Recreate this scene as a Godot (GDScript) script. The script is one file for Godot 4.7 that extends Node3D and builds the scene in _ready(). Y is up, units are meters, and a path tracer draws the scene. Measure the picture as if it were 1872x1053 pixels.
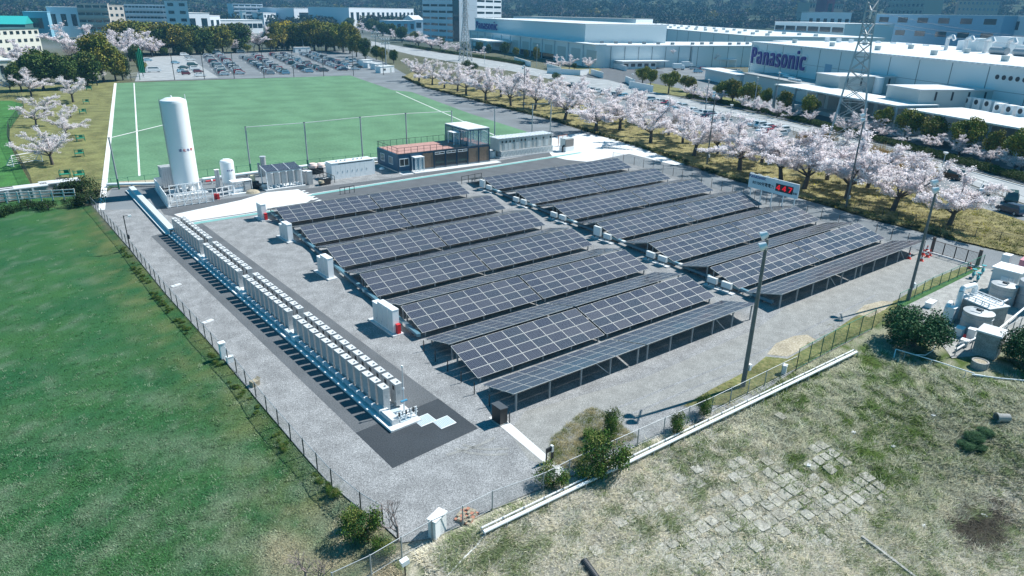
extends Node3D
# Hydrogen and solar field beside a sports ground and factory, seen from a drone.
# World x runs along the rows of solar panels, -z away over the sports ground, y up, metres.

const FOCAL := 1246.3
var CAM := Vector3(0, 26.5, 0)
var AX := Vector3.RIGHT
var DN := Vector3.DOWN
var FW := Vector3.FORWARD
var SKEW := 0.0517          # the fuel cell yard is turned this much from the panel rows
var M := {}
var used_names := {}
var rng := RandomNumberGenerator.new()
var nz := FastNoiseLite.new()
var nz2 := FastNoiseLite.new()


func _ready() -> void:
	seed(7)
	rng.seed = 11
	nz.seed = 3
	nz.frequency = 0.08
	nz2.seed = 9
	nz2.frequency = 0.45
	set_camera()
	set_light()
	make_materials()
	build_ground()
	build_yard()
	build_solar()
	build_fuel_cells()
	build_yard_equipment()
	build_tanks()
	build_site_buildings()
	build_fences()
	make_trees()
	build_sports_side()
	build_car_park()
	build_verge()
	build_factory()
	build_distance()
	build_plant()
	build_slope()


func set_camera() -> void:
	var pitch := 0.386072
	var roll := -0.018683
	var yaw := 0.645008
	FW = Vector3(sin(yaw) * cos(pitch), -sin(pitch), -cos(yaw) * cos(pitch))
	var r := Vector3(cos(yaw), 0, sin(yaw))
	var d := FW.cross(r)
	AX = r * cos(roll) + d * sin(roll)
	DN = d * cos(roll) - r * sin(roll)
	var cam := Camera3D.new()
	cam.name = "camera"
	cam.fov = rad_to_deg(2.0 * atan(526.5 / FOCAL))
	cam.near = 0.5
	cam.far = 8000.0
	cam.transform = Transform3D(Basis(AX, -DN, -FW), CAM)
	add_child(cam)
	cam.current = true


func set_light() -> void:
	var we := WorldEnvironment.new()
	we.name = "environment"
	var e := Environment.new()
	e.background_mode = Environment.BG_SKY
	var sm := ProceduralSkyMaterial.new()
	sm.sky_top_color = Color(0.07, 0.40, 0.56)
	sm.sky_horizon_color = Color(0.37, 0.66, 0.75)
	sm.sky_curve = 0.16
	sm.ground_bottom_color = Color(0.16, 0.24, 0.26)
	sm.ground_horizon_color = Color(0.36, 0.56, 0.66)
	sm.sun_angle_max = 4.0
	var sky := Sky.new()
	sky.sky_material = sm
	e.sky = sky
	e.tonemap_mode = Environment.TONE_MAPPER_LINEAR
	e.tonemap_exposure = 1.56
	e.fog_enabled = true
	e.fog_density = 0.00016
	e.fog_light_color = Color(0.40, 0.64, 0.80)
	e.sdfgi_enabled = true
	e.ssao_enabled = true
	e.ssil_enabled = true
	we.environment = e
	add_child(we)
	var sun := DirectionalLight3D.new()
	sun.name = "sun"
	sun.light_energy = 1.6
	sun.light_color = Color(1.0, 0.99, 0.97)
	sun.light_angular_distance = 0.5
	sun.shadow_enabled = true
	var el := deg_to_rad(49.0)
	var dir := Vector3(-0.987 * cos(el), -sin(el), -0.160 * cos(el))
	sun.basis = Basis.looking_at(dir, Vector3.UP)
	add_child(sun)


# ---------------------------------------------------------------- from picture to place
func ray(px: float, py: float) -> Vector3:
	return AX * ((px - 936.0) / FOCAL) + DN * ((py - 526.5) / FOCAL) + FW


func P(px: float, py: float, h := 0.0) -> Vector3:
	var d := ray(px, py)
	return CAM + d * ((h - CAM.y) / d.y)


func G(px: float, py: float) -> Vector3:
	var h := 0.0
	var p := P(px, py)
	for i in 12:
		h = ground_height(p.x, p.z)
		p = P(px, py, h)
	return p


func shot_y(p: Vector3) -> float:
	var q := p - CAM
	return 526.5 + FOCAL * q.dot(DN) / q.dot(FW)


func tall(base: Vector3, ty: float) -> float:
	var lo := 0.0
	var hi := 120.0
	for i in 40:
		var m := (lo + hi) * 0.5
		if shot_y(base + Vector3(0, m, 0)) > ty:
			lo = m
		else:
			hi = m
	return lo


# ---------------------------------------------------------------- mesh building
class MB:
	var v := PackedVector3Array()
	var n := PackedVector3Array()
	var c := PackedColorArray()
	var u := PackedVector2Array()
	var col := Color.WHITE
	var lit := false

	func vert(p: Vector3, nn: Vector3, t := Vector2.ZERO) -> void:
		v.push_back(p)
		n.push_back(nn)
		c.push_back(col)
		u.push_back(t)

	func tri(a: Vector3, b: Vector3, d: Vector3) -> void:
		var nn := (b - a).cross(d - a).normalized()
		vert(a, nn)
		vert(d, nn)
		vert(b, nn)

	func quad(a: Vector3, b: Vector3, d: Vector3, e: Vector3) -> void:
		var nn := (b - a).cross(e - a).normalized()
		vert(a, nn, Vector2(0, 1))
		vert(d, nn, Vector2(1, 0))
		vert(b, nn, Vector2(1, 1))
		vert(a, nn, Vector2(0, 1))
		vert(e, nn, Vector2(0, 0))
		vert(d, nn, Vector2(1, 0))

	func box(at: Vector3, s: Vector3, b := Basis.IDENTITY) -> MB:
		var x := b.x * s.x * 0.5
		var y := b.y * s.y * 0.5
		var z := b.z * s.z * 0.5
		quad(at - x - y + z, at + x - y + z, at + x + y + z, at - x + y + z)
		quad(at + x - y - z, at - x - y - z, at - x + y - z, at + x + y - z)
		quad(at + x - y + z, at + x - y - z, at + x + y - z, at + x + y + z)
		quad(at - x - y - z, at - x - y + z, at - x + y + z, at - x + y - z)
		quad(at - x + y + z, at + x + y + z, at + x + y - z, at - x + y - z)
		quad(at - x - y - z, at + x - y - z, at + x - y + z, at - x - y + z)
		return self

	# a box from its lowest corner height: centre of the foot, size
	func block(foot: Vector3, s: Vector3, b := Basis.IDENTITY) -> MB:
		return box(foot + Vector3(0, s.y * 0.5, 0), s, b)

	func beam(a: Vector3, d: Vector3, w: float, h := -1.0) -> MB:
		var z := d - a
		var l := z.length()
		if l < 0.0001:
			return self
		z /= l
		var up := Vector3.UP if absf(z.y) < 0.95 else Vector3.RIGHT
		var x := up.cross(z).normalized()
		var y := z.cross(x)
		return box((a + d) * 0.5, Vector3(w, h if h > 0.0 else w, l), Basis(x, y, z))

	func tube(a: Vector3, d: Vector3, ra: float, rb: float, seg := 8, caps := true) -> MB:
		var z := (d - a).normalized()
		var up := Vector3.UP if absf(z.y) < 0.95 else Vector3.RIGHT
		var x := up.cross(z).normalized()
		var y := z.cross(x)
		for i in seg:
			var t0 := TAU * i / seg
			var t1 := TAU * (i + 1) / seg
			var r0 := x * cos(t0) + y * sin(t0)
			var r1 := x * cos(t1) + y * sin(t1)
			var p0 := a + r0 * ra
			var p1 := a + r1 * ra
			var q0 := d + r0 * rb
			var q1 := d + r1 * rb
			vert(p0, r0)
			vert(q1, r1)
			vert(p1, r1)
			vert(p0, r0)
			vert(q0, r0)
			vert(q1, r1)
			if caps:
				tri(a, p1, p0)
				tri(d, q0, q1)
		return self

	func lathe(prof: Array, seg: int, at := Vector3.ZERO) -> MB:
		for k in prof.size() - 1:
			var a: Vector2 = prof[k]
			var b: Vector2 = prof[k + 1]
			var t := (b - a).normalized()
			for i in seg:
				var t0 := TAU * i / seg
				var t1 := TAU * (i + 1) / seg
				var d0 := Vector3(cos(t0), 0, sin(t0))
				var d1 := Vector3(cos(t1), 0, sin(t1))
				var n0 := (d0 * t.y - Vector3(0, t.x, 0)).normalized()
				var n1 := (d1 * t.y - Vector3(0, t.x, 0)).normalized()
				var p0 := at + d0 * a.x + Vector3(0, a.y, 0)
				var p1 := at + d1 * a.x + Vector3(0, a.y, 0)
				var q0 := at + d0 * b.x + Vector3(0, b.y, 0)
				var q1 := at + d1 * b.x + Vector3(0, b.y, 0)
				vert(p0, n0)
				vert(p1, n1)
				vert(q1, n1)
				vert(p0, n0)
				vert(q1, n1)
				vert(q0, n0)
		return self

	func ribbon(pts: Array, r: float, seg := 6) -> MB:
		for i in pts.size() - 1:
			tube(pts[i], pts[i + 1], r, r, seg, true)
		return self

	# flat polygon, given as x/z points, at height y
	func sheet(pts: PackedVector2Array, y: float) -> MB:
		var idx := Geometry2D.triangulate_polygon(pts)
		for k in range(0, idx.size(), 3):
			var a := Vector3(pts[idx[k]].x, y, pts[idx[k]].y)
			var b := Vector3(pts[idx[k + 1]].x, y, pts[idx[k + 1]].y)
			var d := Vector3(pts[idx[k + 2]].x, y, pts[idx[k + 2]].y)
			if (b - a).cross(d - a).y > 0.0:
				tri(a, b, d)
			else:
				tri(a, d, b)
		return self

	# upright prism over an x/z polygon
	func prism(pts: PackedVector2Array, y0: float, y1: float, top := true) -> MB:
		var sign_area := 0.0
		for i in pts.size():
			var j := (i + 1) % pts.size()
			sign_area += pts[i].x * pts[j].y - pts[j].x * pts[i].y
		for i in pts.size():
			var j := (i + 1) % pts.size()
			var a := Vector3(pts[i].x, y0, pts[i].y)
			var b := Vector3(pts[j].x, y0, pts[j].y)
			var h := Vector3(0, y1 - y0, 0)
			if sign_area > 0.0:
				quad(b, a, a + h, b + h)
			else:
				quad(a, b, b + h, a + h)
		if top:
			sheet(pts, y1)
		return self

	func mesh() -> ArrayMesh:
		var m := ArrayMesh.new()
		if v.is_empty():
			return m
		var a := []
		a.resize(Mesh.ARRAY_MAX)
		a[Mesh.ARRAY_VERTEX] = v
		a[Mesh.ARRAY_NORMAL] = n
		a[Mesh.ARRAY_COLOR] = c
		a[Mesh.ARRAY_TEX_UV] = u
		m.add_surface_from_arrays(Mesh.PRIMITIVE_TRIANGLES, a)
		return m


func numbered(called: String) -> String:
	if not used_names.has(called):
		used_names[called] = 0
		return called
	used_names[called] += 1
	return "%s_%03d" % [called, used_names[called]]


func thing(called: String, label: String, category: String, at := Vector3.ZERO, turn := 0.0, group := "") -> Node3D:
	var o := Node3D.new()
	o.name = numbered(called)
	add_child(o)
	o.position = at
	o.rotation.y = turn
	o.set_meta("label", label)
	o.set_meta("category", category)
	if group:
		o.set_meta("group", group)
	return o


func part(par: Node3D, called: String, shape: Variant, m: Material, at := Vector3.ZERO, turn := 0.0) -> MeshInstance3D:
	var o := MeshInstance3D.new()
	o.name = called
	o.mesh = shape.mesh() if shape is MB else shape
	o.material_override = m
	o.position = at
	o.rotation.y = turn
	par.add_child(o, true)
	return o


func solo(called: String, label: String, category: String, shape: Variant, m: Material, at := Vector3.ZERO, turn := 0.0, group := "") -> MeshInstance3D:
	var o := MeshInstance3D.new()
	o.name = numbered(called)
	o.mesh = shape.mesh() if shape is MB else shape
	o.material_override = m
	add_child(o)
	o.position = at
	o.rotation.y = turn
	o.set_meta("label", label)
	o.set_meta("category", category)
	if group:
		o.set_meta("group", group)
	return o


func setting(called: String, shape: Variant, m: Material, kind := "structure", label := "", category := "") -> MeshInstance3D:
	var o := MeshInstance3D.new()
	o.name = numbered(called)
	o.mesh = shape.mesh() if shape is MB else shape
	o.material_override = m
	add_child(o)
	o.set_meta("kind", kind)
	if label:
		o.set_meta("label", label)
		o.set_meta("category", category)
	return o


func copy(o: Node3D, at: Vector3, turn: float, label := "", sc := Vector3.ONE) -> Node3D:
	var r: Node3D = o.duplicate()
	var base: String = o.name
	if base.length() > 4 and base[-4] == "_" and base.right(3).is_valid_int():
		base = base.left(-4)
	r.name = numbered(base)
	add_child(r)
	r.position = at
	r.rotation.y = turn
	r.scale = sc
	if label:
		r.set_meta("label", label)
	return r


func ground_sheet(called: String, px: Array, y: float, m: Material) -> MeshInstance3D:
	var pts := PackedVector2Array()
	for k in range(0, px.size(), 2):
		var p := P(px[k], px[k + 1])
		pts.push_back(Vector2(p.x, p.z))
	return setting(called, MB.new().sheet(pts, y), m)


func world_sheet(called: String, xz: Array, y: float, m: Material) -> MeshInstance3D:
	var pts := PackedVector2Array()
	for k in range(0, xz.size(), 2):
		pts.push_back(Vector2(xz[k], xz[k + 1]))
	return setting(called, MB.new().sheet(pts, y), m)


# a long flat strip through picture points
func strip(mb: MB, a: Vector3, b: Vector3, w: float, y: float) -> void:
	var d := (b - a)
	d.y = 0
	d = d.normalized()
	var s := Vector3(d.z, 0, -d.x) * w * 0.5
	var p := [a - s, b - s, b + s, a + s]
	for k in 4:
		p[k].y = y
	if (p[1] - p[0]).cross(p[3] - p[0]).y > 0.0:
		mb.quad(p[0], p[1], p[2], p[3])
	else:
		mb.quad(p[0], p[3], p[2], p[1])


# ---------------------------------------------------------------- materials
func lin(r: float, g: float, b: float) -> Color:
	return Color(r, g, b).linear_to_srgb()


func paint(r: float, g: float, b: float, rough := 0.7, metal := 0.0) -> StandardMaterial3D:
	var m := StandardMaterial3D.new()
	m.albedo_color = lin(r, g, b)
	m.roughness = rough
	m.metallic = metal
	return m


func noise_tex(a: Color, b: Color, freq: float, type := FastNoiseLite.TYPE_SIMPLEX_SMOOTH, sd := 1, size := 256, mid := 0.5, oct := 4) -> NoiseTexture2D:
	var f := FastNoiseLite.new()
	f.noise_type = type
	f.frequency = freq
	f.seed = sd
	f.fractal_octaves = oct
	var g := Gradient.new()
	g.set_color(0, a.linear_to_srgb())
	g.set_color(1, b.linear_to_srgb())
	g.set_offset(0, maxf(0.0, mid - 0.32))
	g.set_offset(1, minf(1.0, mid + 0.32))
	var t := NoiseTexture2D.new()
	t.width = size
	t.height = size
	t.seamless = true
	t.noise = f
	t.color_ramp = g
	return t


# fine speckle between two linear colours, repeated every `span` metres, with coarse blotches every `span2` metres
func grainy(a: Color, b: Color, span: float, rough: float, sd := 1, freq := 0.06, lo := 0.8, span2 := 23.0, freq2 := 0.012) -> StandardMaterial3D:
	var m := StandardMaterial3D.new()
	m.albedo_texture = noise_tex(a, b, freq, FastNoiseLite.TYPE_SIMPLEX_SMOOTH, sd)
	m.roughness = rough
	m.metallic_specular = 0.35
	m.uv1_triplanar = true
	m.uv1_world_triplanar = true
	m.uv1_scale = Vector3.ONE / span
	m.detail_enabled = true
	m.detail_blend_mode = BaseMaterial3D.BLEND_MODE_MUL
	m.detail_albedo = noise_tex(Color(lo, lo, lo), Color(1, 1, 1), freq2, FastNoiseLite.TYPE_SIMPLEX_SMOOTH, sd + 50)
	m.detail_uv_layer = BaseMaterial3D.DETAIL_UV_2
	m.uv2_triplanar = true
	m.uv2_world_triplanar = true
	m.uv2_scale = Vector3.ONE / span2
	return m


func vertex_painted(rough := 0.9, backlight := 0.0) -> StandardMaterial3D:
	var m := StandardMaterial3D.new()
	m.vertex_color_use_as_albedo = true
	m.roughness = rough
	m.metallic_specular = 0.25
	if backlight > 0.0:
		m.backlight_enabled = true
		m.backlight = Color(backlight, backlight, backlight)
	return m


func cells_texture(base: Color) -> ImageTexture:
	var w := 384
	var h := 224
	var im := Image.create(w, h, false, Image.FORMAT_RGB8)
	im.fill(Color(0.50, 0.52, 0.56))
	var f := FastNoiseLite.new()
	f.seed = 5
	for i in 12:
		for j in 7:
			var k := 0.9 + 0.2 * absf(f.get_noise_2d(i * 40.0, j * 40.0))
			var cc := Color(base.r * k, base.g * k, base.b * k)
			im.fill_rect(Rect2i(i * 32 + 2, j * 32 + 2, 28, 28), cc)
			for q in 3:
				im.fill_rect(Rect2i(i * 32 + 2, j * 32 + 7 + q * 9, 28, 1), Color(0.36, 0.40, 0.46))
	return ImageTexture.create_from_image(im)


func make_materials() -> void:
	M.ground = vertex_painted(0.95)
	M.ground.albedo_texture = noise_tex(Color(0.42, 0.42, 0.42), Color(1, 1, 1), 0.09, FastNoiseLite.TYPE_SIMPLEX_SMOOTH, 4)
	M.ground.uv1_triplanar = true
	M.ground.uv1_world_triplanar = true
	M.ground.uv1_scale = Vector3.ONE / 3.1
	M.gravel = grainy(Color(0.13, 0.14, 0.15), Color(0.56, 0.57, 0.58), 4.7, 0.95, 2, 0.16, 0.74, 29.0, 0.05)
	M.gravel.albedo_texture = noise_tex(Color(0.11, 0.115, 0.12), Color(0.50, 0.51, 0.515), 0.30, FastNoiseLite.TYPE_VALUE, 2, 512, 0.5, 3)
	M.dirt_gravel = grainy(Color(0.14, 0.15, 0.15), Color(0.46, 0.47, 0.47), 4.1, 0.95, 12, 0.16, 0.8, 27.0, 0.06)
	M.dirt_gravel.albedo_texture = noise_tex(Color(0.14, 0.145, 0.14), Color(0.44, 0.44, 0.425), 0.30, FastNoiseLite.TYPE_VALUE, 12, 512, 0.5, 3)
	M.asphalt = grainy(Color(0.085, 0.095, 0.105), Color(0.155, 0.165, 0.175), 3.3, 0.85, 6, 0.1, 0.82, 11.0)
	M.asphalt_new = grainy(Color(0.035, 0.043, 0.052), Color(0.065, 0.075, 0.085), 3.3, 0.8, 7, 0.1, 0.85, 9.0)
	M.asphalt_pale = grainy(Color(0.15, 0.17, 0.18), Color(0.24, 0.26, 0.28), 4.1, 0.88, 8, 0.1, 0.75, 37.0)
	M.asphalt_dust = grainy(Color(0.30, 0.32, 0.33), Color(0.42, 0.44, 0.45), 4.1, 0.9, 9, 0.08, 0.75, 17.0)
	M.turf = grainy(Color(0.095, 0.205, 0.11), Color(0.135, 0.265, 0.155), 9.0, 0.95, 10, 0.05, 0.78, 41.0)
	M.lawn_dry = grainy(Color(0.13, 0.155, 0.05), Color(0.27, 0.25, 0.11), 6.3, 0.95, 11, 0.05, 0.62, 17.0)
	M.verge = grainy(Color(0.17, 0.16, 0.06), Color(0.36, 0.31, 0.15), 5.1, 0.95, 13, 0.07, 0.55, 9.0)
	M.bare_earth = grainy(Color(0.30, 0.26, 0.18), Color(0.50, 0.45, 0.36), 3.7, 0.95, 14, 0.06, 0.75, 9.0)
	M.concrete = grainy(Color(0.55, 0.57, 0.58), Color(0.68, 0.70, 0.71), 3.1, 0.85, 15, 0.05, 0.86, 9.0)
	M.white_pavement = grainy(Color(0.60, 0.61, 0.61), Color(0.70, 0.71, 0.71), 3.1, 0.75, 16, 0.05, 0.93, 19.0)
	M.old_concrete = grainy(Color(0.27, 0.27, 0.26), Color(0.46, 0.46, 0.44), 1.9, 0.92, 17, 0.06, 0.7, 2.9)
	M.stone = []
	for k in 3:
		var b := [0.0, 0.05, -0.06][k] as float
		M.stone.append(grainy(Color(0.26 + b, 0.255 + b, 0.22 + b), Color(0.54 + b, 0.53 + b, 0.47 + b), 0.9 + 0.3 * k, 0.95, 70 + k, 0.05, 0.62, 1.9))
	M.line_white = grainy(Color(0.66, 0.67, 0.67), Color(0.80, 0.81, 0.81), 1.7, 0.8, 18, 0.07, 0.85, 7.0)
	M.line_teal = grainy(Color(0.15, 0.38, 0.36), Color(0.24, 0.46, 0.44), 1.7, 0.8, 19, 0.07, 0.85, 7.0)
	M.white = paint(0.78, 0.80, 0.81, 0.55)
	M.white_gloss = paint(0.80, 0.82, 0.83, 0.3)
	M.off_white = paint(0.62, 0.64, 0.63, 0.6)
	M.alu = paint(0.62, 0.64, 0.66, 0.42, 0.35)
	M.galv = grainy(Color(0.32, 0.35, 0.37), Color(0.48, 0.51, 0.53), 0.9, 0.5, 20, 0.06, 0.85, 2.3)
	M.galv.metallic = 0.35
	M.lid = paint(0.56, 0.57, 0.57, 0.5)
	M.steel = paint(0.42, 0.45, 0.47, 0.4, 0.5)
	M.steel_dark = paint(0.07, 0.08, 0.09, 0.55, 0.3)
	M.silver = grainy(Color(0.42, 0.435, 0.445), Color(0.52, 0.535, 0.545), 1.3, 0.42, 21, 0.03, 0.9, 3.1)
	M.silver.metallic = 0.25
	M.black = paint(0.018, 0.02, 0.023, 0.5)
	M.dark = paint(0.03, 0.036, 0.042, 0.6)
	M.rubber = paint(0.02, 0.02, 0.022, 0.8)
	M.red = paint(0.55, 0.025, 0.03, 0.4)
	M.cone_red = paint(0.68, 0.06, 0.035, 0.5)
	M.blue_pipe = paint(0.06, 0.25, 0.40, 0.45)
	M.duct = paint(0.44, 0.53, 0.58, 0.55)
	M.duct_dark = paint(0.10, 0.21, 0.27, 0.5, 0.1)
	M.trough = paint(0.55, 0.61, 0.62, 0.55)
	M.green_steel = paint(0.015, 0.13, 0.085, 0.5)
	M.green_net = paint(0.01, 0.22, 0.13, 0.7)
	M.fence_wire = paint(0.40, 0.43, 0.45, 0.5, 0.4)
	M.fence_dark = paint(0.035, 0.045, 0.045, 0.6)
	M.fence_brown = paint(0.10, 0.075, 0.065, 0.6)
	M.navy = paint(0.012, 0.085, 0.16, 0.45)
	M.wood = grainy(Color(0.16, 0.115, 0.085), Color(0.30, 0.235, 0.185), 0.9, 0.7, 22, 0.05, 0.8, 2.1)
	M.deck = grainy(Color(0.40, 0.22, 0.19), Color(0.52, 0.32, 0.28), 1.1, 0.8, 23, 0.05, 0.85, 3.1)
	M.brick = paint(0.45, 0.20, 0.13, 0.85)
	M.glass_dark = paint(0.012, 0.028, 0.035, 0.08)
	M.glass_dark.metallic_specular = 0.7
	M.car_glass = paint(0.055, 0.095, 0.11, 0.1)  # lightened so the colour stands in for sky reflected in the windows
	M.pane = StandardMaterial3D.new()
	M.pane.albedo_color = Color(0.75, 0.86, 0.9, 0.22)
	M.pane.roughness = 0.05
	M.pane.transparency = BaseMaterial3D.TRANSPARENCY_ALPHA
	M.bark = grainy(Color(0.07, 0.06, 0.055), Color(0.16, 0.14, 0.13), 0.7, 0.9, 24, 0.06, 0.8, 2.3)
	M.twig = paint(0.24, 0.20, 0.19, 0.9)
	M.blossom = vertex_painted(0.8, 1.0)
	M.leaf = vertex_painted(0.6, 0.25)
	M.straw = vertex_painted(0.9, 0.3)
	M.panel_frame = paint(0.54, 0.54, 0.52, 0.5, 0.1)
	M.cells = []
	for k in 4:
		var m := StandardMaterial3D.new()
		var b: Color = [Color(0.120, 0.130, 0.195), Color(0.160, 0.160, 0.210), Color(0.130, 0.155, 0.200), Color(0.190, 0.190, 0.235)][k]
		m.albedo_texture = cells_texture(b)
		m.roughness = [0.12, 0.2, 0.16, 0.26][k]
		m.metallic_specular = 0.5
		M.cells.append(m)
	M.pole = grainy(Color(0.14, 0.14, 0.14), Color(0.24, 0.24, 0.23), 0.8, 0.85, 25, 0.06, 0.8, 2.7)
	M.factory_wall = paint(0.64, 0.71, 0.73, 0.6)
	M.factory_grey = paint(0.46, 0.51, 0.51, 0.65)
	M.roof_white = grainy(Color(0.66, 0.69, 0.70), Color(0.78, 0.80, 0.81), 6.1, 0.5, 26, 0.05, 0.88, 29.0)
	M.seam = paint(0.20, 0.24, 0.26, 0.6)
	M.logo = paint(0.03, 0.022, 0.22, 0.45)
	M.shade_blue = paint(0.22, 0.38, 0.52, 0.6)
	M.hill = vertex_painted(0.95)
	M.led = paint(0.6, 0.02, 0.03, 0.5)
	M.led.emission_enabled = true
	M.led.emission = Color(1.0, 0.08, 0.12)
	M.led.emission_energy_multiplier = 0.35


# ---------------------------------------------------------------- ground
var near_a := Vector3.ZERO
var near_n := Vector3.ZERO
var left_a := Vector3.ZERO
var left_n := Vector3.ZERO
var soil_at := Vector3.ZERO


func set_lines() -> void:
	near_a = P(679, 1052)
	var b := P(1455, 676)
	var d := (b - near_a).normalized()
	near_n = Vector3(-d.z, 0, d.x)
	if near_n.z < 0.0:
		near_n = -near_n
	left_a = P(170, 385)
	var c := P(697, 953)
	d = (c - left_a).normalized()
	left_n = Vector3(d.z, 0, -d.x)
	if left_n.x > 0.0:
		left_n = -left_n


func place_soil() -> void:
	soil_at = G(1795, 968)


func near_out(x: float, z: float) -> float:   # metres beyond the near fence, towards the viewer
	return (Vector3(x, 0, z) - near_a).dot(near_n)


func left_out(x: float, z: float) -> float:   # metres beyond the fence of the grass field
	return (Vector3(x, 0, z) - left_a).dot(left_n)


func ground_height(x: float, z: float) -> float:
	if near_n == Vector3.ZERO:
		set_lines()
	var h := -0.06
	var dn := near_out(x, z)
	if dn > 0.0 and x < 62.0:
		h -= 0.15 * maxf(0.0, dn - 0.8) * (1.0 - smoothstep(44.0, 60.0, x)) * smoothstep(0.0, 8.0, x)
		h += 0.10 * nz.get_noise_2d(x * 3.0, z * 3.0) * smoothstep(0.5, 3.0, dn)
	var dl := left_out(x, z)
	if dl > 0.0 and z > -124.0:
		var k := smoothstep(-124.0, -108.0, z) * smoothstep(0.2, 3.0, dl)
		h += k * (-0.25 + 0.35 * nz.get_noise_2d(x, z) + 0.05 * nz.get_noise_2d(x * 6.0, z * 6.0))
	return h


func ground_colour(x: float, z: float) -> Color:
	var a := nz.get_noise_2d(x * 1.2 + 40.0, z * 1.2)
	var b := nz.get_noise_2d(x * 4.0, z * 4.0 + 90.0)
	var dn := near_out(x, z)
	var dl := left_out(x, z)
	if dn > -0.6 and x > 4.0 and x < 95.0 and dl < 1.0:
		return slope_colour(x, z)
	if dl > 0.0 and z > -128.0:
		var g := Color(0.030, 0.125, 0.050).lerp(Color(0.055, 0.16, 0.055), clampf(0.5 + a, 0, 1))
		g = g.lerp(Color(0.16, 0.23, 0.16), clampf(b * 1.2 - 0.1, 0.0, 0.55))
		g = g.lerp(Color(0.16, 0.19, 0.07), (1.0 - smoothstep(1.0, 7.0, dl)) * clampf(0.42 + b, 0, 1))
		var worn := smoothstep(-62.0, -30.0, z) * clampf(nz.get_noise_2d(x * 2.6 + 7.0, z * 2.6) * 1.7 + 0.1, 0.0, 0.55)
		g = g.lerp(Color(0.20, 0.26, 0.18), worn)
		# dry matted straw where the field nears the embankment
		var dry := smoothstep(-38.0, -26.0, z + a * 6.0) * smoothstep(11.0, 1.5, dl + a * 5.0)
		g = g.lerp(Color(0.42, 0.36, 0.25), clampf(dry * (0.75 + b), 0.0, 0.95))
		return g
	var d := Vector2(x, z).length()
	if d < 500.0:
		return Color(0.13, 0.14, 0.085).lerp(Color(0.20, 0.20, 0.15), clampf(0.5 + a, 0, 1))
	return Color(0.085, 0.11, 0.085).lerp(Color(0.22, 0.24, 0.24), clampf(0.35 + nz.get_noise_2d(x * 0.12, z * 0.12) * 1.5, 0, 1))


func slope_colour(x: float, z: float) -> Color:
	var a := nz.get_noise_2d(x * 11.0 + 140.0, z * 11.0) + 0.55 * nz.get_noise_2d(x * 1.7 + 14.0, z * 1.7)
	var b := nz2.get_noise_2d(x * 1.6, z * 1.6 + 90.0)
	var straw := Color(0.62, 0.56, 0.42).lerp(Color(0.46, 0.45, 0.41), clampf(0.5 + b * 0.9, 0, 1))
	var green := Color(0.05, 0.105, 0.022).lerp(Color(0.11, 0.16, 0.04), clampf(0.5 + b, 0, 1))
	var k := clampf((a - 0.06) * 4.0 + b * 0.8, 0.0, 1.0)
	var tuft := smoothstep(33.0, 42.0, x + b * 2.0) * smoothstep(-9.0, -14.0, z + a * 4.0)       # greener towards the plant
	k = clampf(k * 0.85 + tuft * 0.45, 0.0, 1.0)
	var c := straw.lerp(green, k)
	# dug dark soil on the lower bank
	var soil := Vector2((x - soil_at.x) / 3.2, (z - soil_at.z) / 1.5).length() + a * 0.9 + b * 0.4
	return c.lerp(Color(0.085, 0.075, 0.06), 1.0 - smoothstep(0.55, 0.95, soil))


func axis_steps(fine_a: float, fine_b: float, step: float, out_a: float, out_b: float) -> PackedFloat32Array:
	var r := PackedFloat32Array()
	var s := step
	var back := []
	var t := fine_a
	while t > out_a:
		s *= 1.22
		t -= s
		back.push_front(maxf(t, out_a))
	for q in back:
		r.push_back(q)
	t = fine_a
	while t < fine_b:
		r.push_back(t)
		t += step
	s = step
	while t < out_b:
		r.push_back(t)
		s *= 1.22
		t += s
	r.push_back(out_b)
	return r


func build_ground() -> void:
	set_lines()
	place_soil()
	var xs := axis_steps(-36.0, 84.0, 0.8, -3500.0, 5000.0)
	var zs := axis_steps(-128.0, 14.0, 0.8, -5000.0, 900.0)
	var nx := xs.size()
	var mv := PackedVector3Array()
	var mn := PackedVector3Array()
	var mc := PackedColorArray()
	var ix := PackedInt32Array()
	for z in zs:
		for x in xs:
			mv.push_back(Vector3(x, ground_height(x, z), z))
			mc.push_back(ground_colour(x, z))
			mn.push_back(Vector3.UP)
	for j in zs.size():
		for i in nx:
			var k := j * nx + i
			if i > 0 and i < nx - 1 and j > 0 and j < zs.size() - 1:
				var dx := mv[k + 1] - mv[k - 1]
				var dz := mv[k + nx] - mv[k - nx]
				mn[k] = dz.cross(dx).normalized()
	for j in zs.size() - 1:
		for i in nx - 1:
			var k := j * nx + i
			ix.append_array(PackedInt32Array([k, k + 1, k + nx, k + 1, k + nx + 1, k + nx]))
	var a := []
	a.resize(Mesh.ARRAY_MAX)
	a[Mesh.ARRAY_VERTEX] = mv
	a[Mesh.ARRAY_NORMAL] = mn
	a[Mesh.ARRAY_COLOR] = mc
	a[Mesh.ARRAY_INDEX] = ix
	var am := ArrayMesh.new()
	am.add_surface_from_arrays(Mesh.PRIMITIVE_TRIANGLES, a)
	setting("ground", am, M.ground)
	grass_stuff()


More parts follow.
